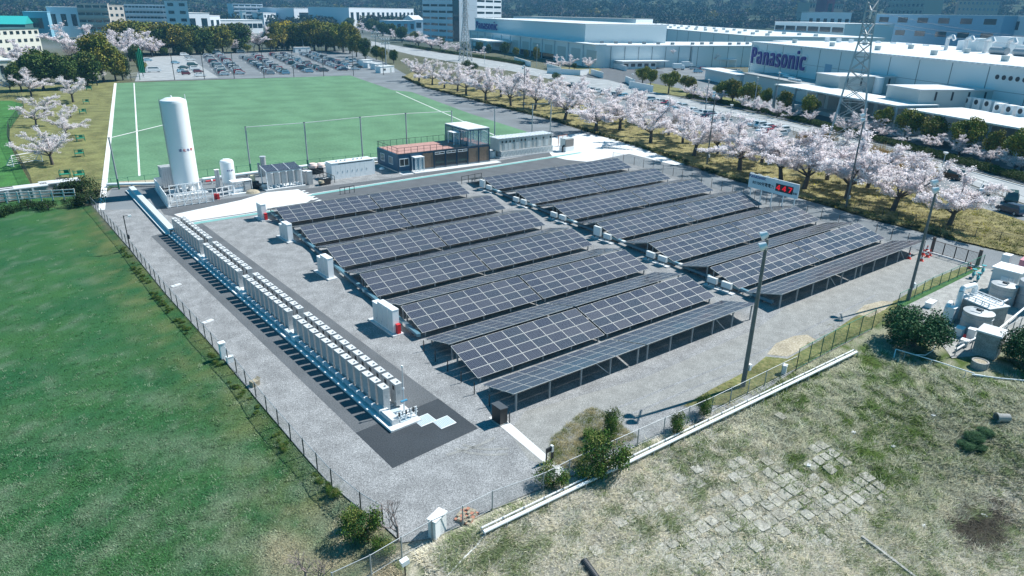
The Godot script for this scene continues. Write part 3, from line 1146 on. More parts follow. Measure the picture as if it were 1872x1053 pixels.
func cone(at: Vector3, label: String, group: String) -> void:
	var o := thing("traffic_cone", label, "traffic cone", at, 0.4, group)
	part(o, "base", MB.new().block(Vector3.ZERO, Vector3(0.5, 0.05, 0.5)), M.cone_red)
	part(o, "body", MB.new().lathe([Vector2(0.2, 0.05), Vector2(0.13, 0.32)], 12), M.cone_red)
	part(o, "white_band", MB.new().lathe([Vector2(0.13, 0.32), Vector2(0.09, 0.5)], 12), M.white)
	part(o, "tip", MB.new().lathe([Vector2(0.09, 0.5), Vector2(0.04, 0.75), Vector2(0.0, 0.76)], 12), M.cone_red)


func flood_pole(label: String, at: Vector3, h: float, r: float, lamps: int) -> void:
	var o := thing("floodlight_pole", label, "floodlight pole", at)
	part(o, "pole", MB.new().tube(Vector3.ZERO, Vector3(0, h, 0), r, r * 0.6, 12), M.pole)
	part(o, "cross_arm", MB.new().box(Vector3(0, h - 0.5, 0), Vector3(1.9, 0.09, 0.09), Basis(Vector3.UP, 0.6)), M.galv)
	for k in lamps:
		var s := -0.7 + 1.0 * k
		var p := Vector3(s * cos(0.6), h - 0.2 + 0.5 * k, -s * sin(0.6))
		part(o, "lamp_bracket", MB.new().tube(Vector3(p.x, h - 0.5, p.z), p, 0.03, 0.03, 6), M.steel)
		var lamp := part(o, "lamp_head", MB.new().tube(p, p + Vector3(-0.32, -0.22, -0.3), 0.20, 0.33, 12), M.white)
		part(lamp, "lamp_glass", MB.new().tube(p + Vector3(-0.32, -0.22, -0.3), p + Vector3(-0.34, -0.234, -0.319), 0.31, 0.31, 12), M.white_gloss)
	part(o, "cable", MB.new().tube(Vector3(r * 0.9, 0.4, 0.02), Vector3(r * 0.62, h - 0.8, 0.02), 0.025, 0.025, 6), M.dark)
	part(o, "switch_box", MB.new().block(Vector3(r + 0.14, 1.35, 0), Vector3(0.26, 0.5, 0.4)), M.white)


# ---- strokes for characters on a 10 x 10 grid
func strokes(list: Array, size: float, thick: float, depth: float, at: Vector3, bx: Vector3, by: Vector3) -> MB:
	var mb := MB.new()
	var bz := bx.cross(by)
	for s in list:
		var a: Vector3 = at + bx * (s[0] * size / 10.0) + by * (s[1] * size / 10.0)
		var b: Vector3 = at + bx * (s[2] * size / 10.0) + by * (s[3] * size / 10.0)
		var d := (b - a).normalized()
		mb.box((a + b) * 0.5, Vector3((b - a).length() + thick * 0.6, thick, depth), Basis(d, bz.cross(d), bz))
	return mb


func glyph(which: String) -> Array:
	var g := {
		"hatsu": [[3.4, 9.6, 1, 6.6], [1.6, 8.6, 3.6, 8.6], [2.4, 7.4, 0.4, 5.6], [6.4, 9.6, 9.4, 5.6], [7.6, 8.6, 8.8, 9.4], [6.0, 8.2, 4.2, 6.4], [2.6, 6.2, 7.4, 6.2], [1.6, 4.2, 8.6, 4.2], [3.8, 6.2, 3.4, 2.4], [3.4, 2.4, 1.6, 0.4], [6.2, 6.2, 6.2, 0.8], [6.2, 0.7, 9.0, 0.7], [9.0, 0.7, 9.0, 1.8]],
		"den": [[1.8, 9.4, 8.2, 9.4], [0.8, 8.2, 9.2, 8.2], [0.8, 8.2, 0.8, 6.8], [9.2, 8.2, 9.2, 6.8], [5, 9.4, 5, 6.0], [2.4, 7.2, 4.0, 7.2], [6, 7.2, 7.6, 7.2], [2.4, 6.2, 4.0, 6.2], [6, 6.2, 7.6, 6.2], [2, 5, 8, 5], [2, 3.6, 8, 3.6], [2, 2.2, 8, 2.2], [2, 5, 2, 2.2], [8, 5, 8, 2.2], [5, 5, 5, 0.8], [5, 0.8, 9.2, 0.8], [9.2, 0.8, 9.2, 1.8]],
		"ryoku": [[0.8, 6.8, 8.8, 6.8], [8.8, 6.8, 8.0, 1.0], [8.0, 1.0, 6.4, 1.2], [4.8, 9.6, 4.2, 4.4], [4.2, 4.4, 1.2, 0.6]],
		"eki": [[0.8, 9, 2, 8], [0.4, 6.4, 1.6, 5.4], [0.6, 0.8, 2.2, 4], [3, 8.4, 9.6, 8.4], [6.2, 9.6, 6.2, 8.4], [4.4, 7.6, 3, 4], [4, 5.4, 4, 0.6], [6.6, 7.6, 5.2, 4.6], [6.2, 6.4, 8.8, 6.4], [8.8, 6.4, 5, 0.6], [6.4, 3.4, 9.4, 0.6]],
		"ka": [[3.2, 9.4, 0.8, 5], [2.2, 6.4, 2.2, 0.6], [5.2, 9.2, 5.2, 1], [5.2, 1, 9.2, 1], [9.2, 1, 9.2, 2.4], [8.8, 7, 5.2, 4.6]],
		"sui": [[5, 9.6, 5, 0.8], [5, 0.8, 3.8, 1.4], [0.8, 6.6, 3.8, 6.6], [3.8, 6.6, 1, 2], [8.6, 7.6, 5.8, 5.4], [5.8, 5.4, 9.4, 1.2]],
		"so": [[1.4, 8.8, 8.6, 8.8], [2, 7.4, 8, 7.4], [0.6, 6, 9.4, 6], [5, 9.6, 5, 6], [5, 5.6, 2.8, 4.2], [2.8, 4.2, 6.6, 3.2], [7, 5, 3, 2.6], [2.6, 2.4, 8, 2.8], [5, 2.6, 5, 0.4], [3, 1.8, 1.4, 0.6], [7, 1.8, 8.6, 0.6]],
		"chitsu": [[5, 9.6, 5, 8.6], [1, 8.6, 9, 8.6], [1, 8.6, 1, 7.2], [9, 8.6, 9, 7.2], [3.6, 8, 2, 6.4], [6.4, 8, 8, 6.6], [2, 5.6, 8, 5.6], [4.6, 5.6, 2.6, 3.6], [2.6, 3.6, 7.6, 3.9], [5, 3.4, 5, 0.6], [2.6, 2.2, 7.4, 2.2], [1, 0.6, 9, 0.6]],
	}
	return g[which]


func word(text: String, height: float, deep: float) -> TextMesh:
	var f := SystemFont.new()
	f.font_names = PackedStringArray(["Droid Sans"])
	f.font_weight = 700
	var t := TextMesh.new()
	t.text = text
	t.font = f
	t.font_size = 64
	t.pixel_size = height / 64.0
	t.depth = deep
	return t


func lettering(par: Node3D, called: String, text: String, height: float, deep: float, m: Material, tr: Transform3D) -> MeshInstance3D:
	var o := part(par, called, word(text, height, deep), m)
	o.transform = tr
	return o


func build_power_sign() -> void:
	var a := P(1364, 366)
	var b := P(1453, 391)
	var d := (b - a).normalized()
	var l := a.distance_to(b)
	var o := thing("power_display_board", "white display board on five posts showing generated power in red digits", "display board", a, atan2(-d.z, d.x))
	# local x along the board, local z towards the viewer's side
	var y0 := tall(a, 341.0)
	var y1 := tall(a, 316.0)
	for k in 5:
		part(o, "post", MB.new().block(Vector3(0.5 + (l - 1.0) * k / 4.0, 0, -0.1), Vector3(0.12, y0 + 0.2, 0.12)), M.white)
	part(o, "board", MB.new().block(Vector3(l * 0.5, y0, 0), Vector3(l, y1 - y0, 0.16)), M.white)
	for k in 4:
		var x := 0.4 + k * l * 0.16
		var lamp := MB.new()
		lamp.beam(Vector3(x, y1, 0), Vector3(x, y1 + 0.2, 0.35), 0.04)
		lamp.beam(Vector3(x + 0.5, y1, 0), Vector3(x + 0.5, y1 + 0.2, 0.35), 0.04)
		lamp.beam(Vector3(x - 0.05, y1 + 0.2, 0.36), Vector3(x + 0.55, y1 + 0.2, 0.36), 0.09)
		part(o, "lamp_bracket", lamp, M.white_gloss)
	var h := y1 - y0
	lettering(o, "maker_lettering", "Panasonic", h * 0.30, 0.02, M.logo, Transform3D(Basis.IDENTITY, Vector3(l * 0.17, y1 - h * 0.16, 0.095)))
	lettering(o, "scheme_lettering", "RE100", h * 0.27, 0.02, M.steel_dark, Transform3D(Basis.IDENTITY, Vector3(l * 0.175, y0 + h * 0.42, 0.095)))
	var gs := ["hatsu", "den", "den", "ryoku"]
	for k in 4:
		part(o, "character", strokes(glyph(gs[k]), h * 0.27, 0.05, 0.02, Vector3(l * (0.27 + k * 0.066), y0 + h * 0.30, 0.09), Vector3.RIGHT, Vector3.UP), M.black)
	part(o, "display_panel", MB.new().block(Vector3(l * 0.73, y0 + h * 0.22, 0.09), Vector3(l * 0.34, h * 0.52, 0.03)), M.black)
	lettering(o, "red_digits", "4 4 7", h * 0.50, 0.02, M.led, Transform3D(Basis.IDENTITY.scaled(Vector3(1.18, 1, 1)), Vector3(l * 0.73, y0 + h * 0.48, 0.12)))
	lettering(o, "unit_lettering", "kW", h * 0.20, 0.02, M.black, Transform3D(Basis.IDENTITY, Vector3(l * 0.945, y0 + h * 0.33, 0.095)))


# ---------------------------------------------------------------- tanks
func build_tanks() -> void:
	var at := P(344, 352)
	var o := thing("liquid_hydrogen_tank", "tall white cylindrical liquid hydrogen tank standing in the white frame", "tank", at)
	var r := 1.78
	part(o, "shell", MB.new().lathe([Vector2(0.3, 1.0), Vector2(1.2, 1.15), Vector2(r, 1.6), Vector2(r, 13.4), Vector2(r * 0.97, 13.7), Vector2(r * 0.6, 14.0), Vector2(0.0, 14.1)], 48), M.white_gloss)
	for k in 4:
		var t := TAU * k / 4.0 + 0.5
		part(o, "leg", MB.new().block(Vector3(cos(t) * 1.45, 0, sin(t) * 1.45), Vector3(0.5, 1.75, 0.5), Basis(Vector3.UP, -t)), M.white)
	part(o, "foundation", MB.new().block(Vector3(0, -0.05, 0), Vector3(4.8, 0.3, 4.8)), M.concrete)
	part(o, "top_rail_post", MB.new().tube(Vector3(1.5, 13.4, 0.8), Vector3(1.5, 14.5, 0.8), 0.05, 0.05, 6), M.white)
	part(o, "top_valve", MB.new().tube(Vector3(-0.2, 14.0, 0), Vector3(-0.2, 14.35, 0), 0.12, 0.1, 8), M.white)
	part(o, "ladder", MB.new().beam(Vector3(-1.86, 0.3, -0.2), Vector3(-1.86, 13.9, -0.2), 0.05).beam(Vector3(-1.86, 0.3, 0.2), Vector3(-1.86, 13.9, 0.2), 0.05), M.steel)
	tank_text(o, ["eki", "ka", "sui", "so"], r, 6.5, 0.42, deg_to_rad(78.0))
	# pipes at the tank foot
	for k in 5:
		var x := -1.6 + k * 0.8
		part(o, "foot_pipe", MB.new().ribbon([Vector3(x, 1.15, 1.2), Vector3(x, 0.7, 1.9), Vector3(x + 0.3, 0.5, 2.5)], 0.06), M.steel)
	var s_at := P(421, 346)
	var s := thing("liquid_nitrogen_tank", "short white cylindrical tank on legs beside the tall tank", "tank", s_at)
	part(s, "shell", MB.new().lathe([Vector2(0.2, 0.8), Vector2(0.8, 0.9), Vector2(1.0, 1.15), Vector2(1.0, 4.3), Vector2(0.88, 4.55), Vector2(0.5, 4.72), Vector2(0.0, 4.76)], 32), M.white_gloss)
	for k in 4:
		var t := TAU * k / 4.0 + 0.4
		part(s, "leg", MB.new().block(Vector3(cos(t) * 0.9, 0, sin(t) * 0.9), Vector3(0.14, 1.2, 0.14)), M.white)
	part(s, "top_valve", MB.new().tube(Vector3(-0.4, 4.6, 0), Vector3(-0.4, 4.85, 0), 0.08, 0.08, 8), M.white)
	tank_text(s, ["eki", "ka", "chitsu", "so"], 1.0, 3.0, 0.22, deg_to_rad(80.0))
	part(s, "gauge_panel", MB.new().block(Vector3(0.2, 0.9, 1.25), Vector3(0.7, 0.9, 0.15)), M.off_white)
	# ambient vaporisers: finned columns
	vaporizer("finned silver vaporiser tower behind the tall white tank", P(309, 343), 3.4, 6, 1.9)
	vaporizer("slim finned vaporiser column between the two tanks", P(400.5, 344), 2.9, 2, 0.7)
	# white frame round the tank
	frame_fence("white steel frame fence before the tall tank", P(311, 380), P(391, 369), 1.9, 6)
	frame_fence("white steel frame fence before the small tank", P(398, 362), P(450, 351), 1.5, 5)
	frame_fence("upper white walkway rail at the foot of the tall tank", P(314, 372), P(372, 363), 2.6, 4)
	var wa := P(285, 346)
	var wb := P(309, 381)
	var w := thing("white_screen_wall", "low white screen wall beside the tall tank along the pipe trough", "screen wall", wa, atan2((wb - wa).x, (wb - wa).z))
	var wl := wa.distance_to(wb)
	for k in 7:
		part(w, "panel", MB.new().block(Vector3(0, 0.2, wl * (k + 0.5) / 7.0), Vector3(0.08, 1.55, wl / 7.0 - 0.04)), M.white)
		part(w, "post", MB.new().block(Vector3(0.08, 0, wl * k / 7.0), Vector3(0.1, 1.75, 0.1)), M.white)
	part(w, "footing", MB.new().block(Vector3(0, 0, wl * 0.5), Vector3(0.35, 0.2, wl + 0.2)), M.concrete)
	var wc := thing("white_screen_panel", "white screen panel at the field side of the tank yard", "screen wall", wa, 0.0)
	part(wc, "panel", MB.new().block(Vector3(0.8, 0.2, 0), Vector3(1.6, 1.6, 0.08)), M.white)
	part(wc, "post", MB.new().block(Vector3(1.65, 0, 0), Vector3(0.1, 1.8, 0.1)), M.white)
	# red boxes
	for k in 2:
		var e := thing("extinguisher_box", "red extinguisher box beside the white tank frame", "fire box", P(394.5 + k * 5.0, 364.5), 0.0, "red extinguishers at the tank frame")
		part(e, "box", MB.new().block(Vector3.ZERO, Vector3(0.36, 0.85, 0.3)), M.red)
		part(e, "foot", MB.new().block(Vector3(0, -0.02, 0), Vector3(0.42, 0.04, 0.36)), M.white)
	var rv := thing("red_pipe_valve", "red and white valve wheel set behind the tank frame", "valve", P(388, 336))
	part(rv, "pipe", MB.new().tube(Vector3(-0.9, 0.5, 0), Vector3(0.9, 0.5, 0), 0.13, 0.13, 10), M.red)
	part(rv, "flange", MB.new().tube(Vector3(-0.1, 0.5, 0), Vector3(0.1, 0.5, 0), 0.26, 0.26, 12), M.white)
	part(rv, "stand", MB.new().block(Vector3(0, 0, 0), Vector3(0.2, 0.5, 0.2)), M.white)
	# cabinets, pumps and pipe runs of the tank yard
	var skid := thing("pump_skid", "white pump skid with pipes beside the small tank", "pump skid", P(440, 352), 0.05)
	part(skid, "base", MB.new().block(Vector3.ZERO, Vector3(3.2, 0.15, 2.0)), M.white)
	part(skid, "cabinet", MB.new().block(Vector3(1.0, 0.15, 0.2), Vector3(0.9, 1.5, 1.0)), M.silver)
	part(skid, "vessel", MB.new().tube(Vector3(-1.2, 0.6, 0.3), Vector3(0.3, 0.6, 0.3), 0.32, 0.32, 14), M.white_gloss)
	for k in 4:
		part(skid, "pipe", MB.new().ribbon([Vector3(-1.3 + k * 0.6, 0.2, -0.6), Vector3(-1.3 + k * 0.6, 1.2, -0.6), Vector3(-0.4 + k * 0.6, 1.3, 0.2)], 0.05), M.white)
	part(skid, "canopy", MB.new().box(Vector3(0.2, 1.9, 0), Vector3(3.0, 0.06, 1.6)), M.white)
	for k in 4:
		part(skid, "canopy_post", MB.new().block(Vector3(-1.2 + 2.8 * (k % 2), 0, -0.7 + 1.4 * (k / 2)), Vector3(0.08, 1.9, 0.08)), M.white)
	var rub := thing("equipment_heap", "dark pump and cream motor standing between tank yard and rack", "pump", P(468, 346), 0.5)
	part(rub, "motor", MB.new().tube(Vector3(0.2, 1.2, -0.6), Vector3(0.2, 2.1, -0.6), 0.36, 0.36, 14), paint(0.62, 0.56, 0.38, 0.5))
	part(rub, "chute", MB.new().beam(Vector3(-0.4, 1.4, -1.2), Vector3(0.9, 0.3, 1.3), 0.55, 0.35), M.steel_dark)
	part(rub, "hopper", MB.new().lathe([Vector2(0.5, 0.0), Vector2(0.75, 0.5), Vector2(0.5, 0.8)], 12, Vector3(1.0, 0, 0.9)), M.off_white)
	part(rub, "frame", MB.new().block(Vector3(0, 0, -0.4), Vector3(1.4, 1.2, 1.0)), M.dark)
	solo("earth_mound", "small brown earth mound beside the dark pump", "mound", MB.new().lathe([Vector2(1.1, 0.0), Vector2(0.8, 0.3), Vector2(0.3, 0.48), Vector2(0.0, 0.5)], 14), M.bare_earth, P(462, 352))
	pipe_run("pair of pale pipes along the sports field border behind the tanks", P(372, 333), P(600, 303), 2, 0.17)
	pipe_run("pair of pale pipes along the field border behind the white box", P(600, 303), P(690, 294), 2, 0.17)
	pipe_run("pale pipe along the field border by the screen wall", P(196, 343), P(285, 341), 2, 0.17)


func tank_text(o: Node3D, gs: Array, r: float, y: float, size: float, mid: float) -> void:
	for k in gs.size():
		var t := mid - (k - (gs.size() - 1) * 0.5) * size * 1.3 / r
		var nrm := Vector3(cos(t), 0, sin(t))
		var bx := Vector3.UP.cross(nrm)
		part(o, "character", strokes(glyph(gs[k]), size, size * 0.11, 0.02, nrm * (r + 0.012) - bx * size * 0.5 + Vector3(0, y, 0), bx, Vector3.UP), M.red if k % 2 == 1 and r > 1.5 else M.logo)


func vaporizer(label: String, at: Vector3, h: float, n: int, w: float) -> void:
	var o := thing("vaporizer", label, "vaporiser", at, 0.05)
	for i in n:
		for j in maxi(2, n - 2):
			var x := -w * 0.5 + w * (i + 0.5) / n
			var z := -w * 0.5 + w * (j + 0.5) / maxi(2, n - 2)
			var c := MB.new()
			c.block(Vector3(x, 0.35, z), Vector3(0.05, h - 0.35, w / n * 0.75))
			c.block(Vector3(x, 0.35, z), Vector3(w / n * 0.75, h - 0.35, 0.05))
			part(o, "fin_column", c, M.alu)
	part(o, "base_frame", MB.new().block(Vector3(0, 0.2, 0), Vector3(w + 0.1, 0.14, w + 0.1)), M.steel)
	for k in 4:
		part(o, "leg", MB.new().block(Vector3(w * (0.45 if k % 2 else -0.45), 0, w * (0.45 if k < 2 else -0.45)), Vector3(0.08, 0.2, 0.08)), M.steel)
	for j in 3:
		part(o, "header_pipe", MB.new().tube(Vector3(-w * 0.5, h + 0.02, w * (j - 1) * 0.35), Vector3(w * 0.5, h + 0.02, w * (j - 1) * 0.35), 0.05, 0.05, 6), M.white)


func frame_fence(label: String, a: Vector3, b: Vector3, h: float, n: int) -> void:
	var l := a.distance_to(b)
	var o := thing("white_frame_fence", label, "fence", a, atan2(-(b - a).z, (b - a).x))
	for k in n + 1:
		part(o, "post", MB.new().block(Vector3(l * k / n, 0, 0), Vector3(0.11, h, 0.11)), M.white)
	for y in [0.15, h * 0.5, h - 0.06]:
		part(o, "rail", MB.new().box(Vector3(l * 0.5, y, 0), Vector3(l, 0.09, 0.07)), M.white)
	for k in n:
		if k % 2 == 0:
			part(o, "cross_brace", MB.new().beam(Vector3(l * k / n, 0.1, 0), Vector3(l * (k + 1) / n, h - 0.1, 0), 0.06), M.white)


func pipe_run(label: String, a: Vector3, b: Vector3, n: int, r: float) -> void:
	var d := (b - a).normalized()
	var s := Vector3(d.z, 0, -d.x)
	var o := thing("pipe_run", label, "pipes", a)
	for k in n:
		part(o, "pipe", MB.new().tube(s * k * 0.5 + Vector3(0, 0.45, 0), b - a + s * k * 0.5 + Vector3(0, 0.45, 0), r, r, 10), M.duct if k == 0 else M.white)
	var m := int(a.distance_to(b) / 2.4)
	for k in m + 1:
		part(o, "support", MB.new().block((b - a) * k / m + s * 0.25, Vector3(0.12, 0.3, 0.8), Basis(s, Vector3.UP, -d) * Basis(Vector3.UP, PI / 2)), M.concrete)


# ---------------------------------------------------------------- buildings of the site
func build_site_buildings() -> void:
	build_cabin()
	build_storage_row()
	var a := P(608, 329)
	var b := P(684, 318.5)
	var l := a.distance_to(b)
	var o := thing("white_storage_block", "long plain white equipment block between gas rack and blue cabin", "equipment block", a, atan2(-(b - a).z, (b - a).x))
	part(o, "body", MB.new().block(Vector3(l * 0.5, 0, -1.15), Vector3(l, 2.65, 2.3)), M.white)
	part(o, "roof_lip", MB.new().block(Vector3(l * 0.5, 2.65, -1.15), Vector3(l + 0.1, 0.07, 2.4)), M.white_gloss)
	part(o, "dark_slot", MB.new().block(Vector3(l * 0.56, 2.45, 0.0), Vector3(l * 0.8, 0.11, 0.03)), M.dark)
	for k in 7:
		part(o, "door_latch", MB.new().block(Vector3(l * (0.14 + k * 0.115), 1.0, 0.01), Vector3(0.05, 0.34, 0.06)), M.steel)
		part(o, "door_seam", MB.new().block(Vector3(l * (0.09 + k * 0.115), 0.15, 0.003), Vector3(0.015, 2.2, 0.012)), M.off_white)
		if k != 3:
			part(o, "roof_vent", MB.new().tube(Vector3(l * (0.18 + k * 0.1), 2.72, -1.0), Vector3(l * (0.18 + k * 0.1), 2.9, -1.0), 0.16, 0.16, 10), M.steel)
	part(o, "end_post", MB.new().block(Vector3(l + 0.12, 0, -0.1), Vector3(0.18, 2.5, 0.2)), M.white_gloss)
	# gas rack with sloping panel roof
	a = P(490, 349)
	b = P(554, 340)
	l = a.distance_to(b)
	o = thing("hydrogen_panel_rack", "steel rack with five grey cabinets under a roof of three panels", "rack", a, atan2(-(b - a).z, (b - a).x))
	part(o, "base", MB.new().block(Vector3(l * 0.5, 0, -1.2), Vector3(l + 0.8, 0.18, 3.0)), M.concrete)
	for k in 4:
		part(o, "post", MB.new().block(Vector3((0.05 if k % 2 == 0 else l - 0.05), 0.1, -0.05 if k < 2 else -2.3), Vector3(0.13, 2.9 if k < 2 else 3.3, 0.13)), M.white)
	part(o, "front_beam", MB.new().box(Vector3(l * 0.5, 2.85, 0.0), Vector3(l, 0.26, 0.12)), M.duct)
	part(o, "rear_beam", MB.new().box(Vector3(l * 0.5, 3.3, -2.35), Vector3(l, 0.2, 0.12)), M.duct)
	for k in 3:
		part(o, "roof_panel", MB.new().box(Vector3(l * (k + 0.5) / 3.0, 3.2, -1.2), Vector3(l / 3.0 - 0.15, 0.06, 2.7), Basis(Vector3.RIGHT, 0.19)), M.cells[k])
		part(o, "panel_trim", MB.new().box(Vector3(l * k / 3.0, 3.22, -1.2), Vector3(0.1, 0.07, 2.75), Basis(Vector3.RIGHT, 0.19)), M.alu)
	for k in 5:
		var x := l * (k + 0.5) / 5.0
		part(o, "cabinet", MB.new().block(Vector3(x, 0.75, -0.5), Vector3(l / 5.0 * 0.66, 1.9, 0.5)), M.silver)
		part(o, "cabinet_stand", MB.new().block(Vector3(x - 0.25, 0.18, -0.5), Vector3(0.08, 0.57, 0.4)).block(Vector3(x + 0.25, 0.18, -0.5), Vector3(0.08, 0.57, 0.4)), M.white)
		part(o, "cabinet_pipe", MB.new().ribbon([Vector3(x - 0.2, 0.75, -0.35), Vector3(x - 0.1, 0.4, -0.2), Vector3(x + 0.3, 0.4, -0.2)], 0.05), M.white)
		part(o, "rack_lamp", MB.new().box(Vector3(x + 0.3, 2.66, 0.12), Vector3(0.3, 0.09, 0.14)), M.white_gloss)
	var vents := thing("vent_stack", "stubby silver vent stack behind the panel roofed rack", "vent stack", P(484, 322))
	part(vents, "stack", MB.new().tube(Vector3.ZERO, Vector3(0, 3.2, 0), 0.45, 0.45, 14), M.silver)
	part(vents, "cap", MB.new().tube(Vector3(0, 3.2, 0), Vector3(0, 3.35, 0), 0.5, 0.5, 14), M.alu)
	part(vents, "side_pipe", MB.new().tube(Vector3(-0.8, 0, 0), Vector3(-0.8, 2.3, 0), 0.2, 0.2, 10), M.galv)
	for q in [[560, 335, 1.5], [567, 337, 1.6]]:
		var u := thing("grey_gas_cabinet", "slim grey gas cabinet beside the panel roofed rack", "gas cabinet", P(q[0], q[1]), 0.05, "slim gas cabinets beside the rack")
		part(u, "cabinet", MB.new().block(Vector3.ZERO, Vector3(0.7, q[2] * 1.35, 0.8)), M.silver)
		part(u, "cap", MB.new().block(Vector3(0, q[2] * 1.35, 0), Vector3(0.76, 0.05, 0.86)), M.white)
	var wr := thing("wrapped_vessel", "pale pink wrapped vessel on the rail behind the rack", "vessel", P(573, 318), 0.0)
	part(wr, "vessel", MB.new().lathe([Vector2(0.2, 1.0), Vector2(0.75, 1.1), Vector2(0.8, 1.5), Vector2(0.55, 1.85), Vector2(0.0, 1.9)], 12), paint(0.72, 0.55, 0.50, 0.8))
	part(wr, "second_vessel", MB.new().lathe([Vector2(0.2, 1.0), Vector2(0.7, 1.1), Vector2(0.7, 1.5), Vector2(0.45, 1.8), Vector2(0.0, 1.85)], 12, Vector3(1.3, 0, 0.2)), paint(0.74, 0.60, 0.55, 0.8))
	part(wr, "stand", MB.new().block(Vector3(0.6, 0, 0), Vector3(2.2, 1.0, 0.8)), M.dark)
	var ra := P(572, 318)
	var rb := P(612, 334)
	frame_rail("black hand rail from the wrapped vessel to the teal lane", ra, rb, 1.1, 6)
	var ge := thing("black_generator", "black generator box with pale cable bundle by the hand rail", "generator", P(594, 337), 0.2)
	part(ge, "housing", MB.new().block(Vector3.ZERO, Vector3(1.5, 1.0, 1.1)), M.black)
	part(ge, "cable_bundle", MB.new().lathe([Vector2(0.0, 0.9), Vector2(0.4, 0.8), Vector2(0.5, 0.45), Vector2(0.2, 0.3)], 10, Vector3(-0.85, 0, 0.3)), M.bare_earth)
	part(ge, "handle", MB.new().tube(Vector3(-0.5, 1.1, 0.4), Vector3(0.5, 1.1, 0.4), 0.03, 0.03, 6), M.steel)
	# rail across the service road
	frame_rail("short black barrier rail behind the last solar row", P(622, 356), P(648, 352), 1.1, 3)
	frame_rail("low steel barrier between the solar blocks at the service road", P(844, 336), P(880, 329), 1.2, 3)


func frame_rail(label: String, a: Vector3, b: Vector3, h: float, n: int) -> void:
	var l := a.distance_to(b)
	var o := thing("hand_rail", label, "rail", a, atan2(-(b - a).z, (b - a).x))
	for k in n + 1:
		part(o, "post", MB.new().block(Vector3(l * k / n, 0, 0), Vector3(0.07, h, 0.07)), M.fence_dark)
	part(o, "rail", MB.new().box(Vector3(l * 0.5, h, 0), Vector3(l, 0.07, 0.07)), M.fence_dark)
	part(o, "rail", MB.new().box(Vector3(l * 0.5, h * 0.5, 0), Vector3(l, 0.05, 0.05)), M.fence_dark)


func window(par: Node3D, at: Vector3, w: float, h: float, nrm: Vector3, divs: int, frame: Material, transom := 0.0) -> void:
	var bx := Vector3.UP.cross(nrm)
	var bs := Basis(bx, Vector3.UP, nrm)
	var g := part(par, "window", MB.new().box(at + nrm * 0.012, Vector3(w, h, 0.02), bs), M.glass_dark)
	var f := MB.new()
	f.box(at + nrm * 0.04 + Vector3(0, h * 0.5, 0), Vector3(w + 0.1, 0.08, 0.08), bs)
	f.box(at + nrm * 0.04 - Vector3(0, h * 0.5, 0), Vector3(w + 0.1, 0.08, 0.08), bs)
	for k in divs + 1:
		f.box(at + nrm * 0.037 + bx * (-w * 0.5 + w * k / divs), Vector3(0.07, h - 0.04, 0.07), bs)
	if transom > 0.0:
		f.box(at + nrm * 0.036 + Vector3(0, h * 0.5 - transom, 0), Vector3(w, 0.09, 0.07), bs)
	part(g, "window_frame", f, frame)


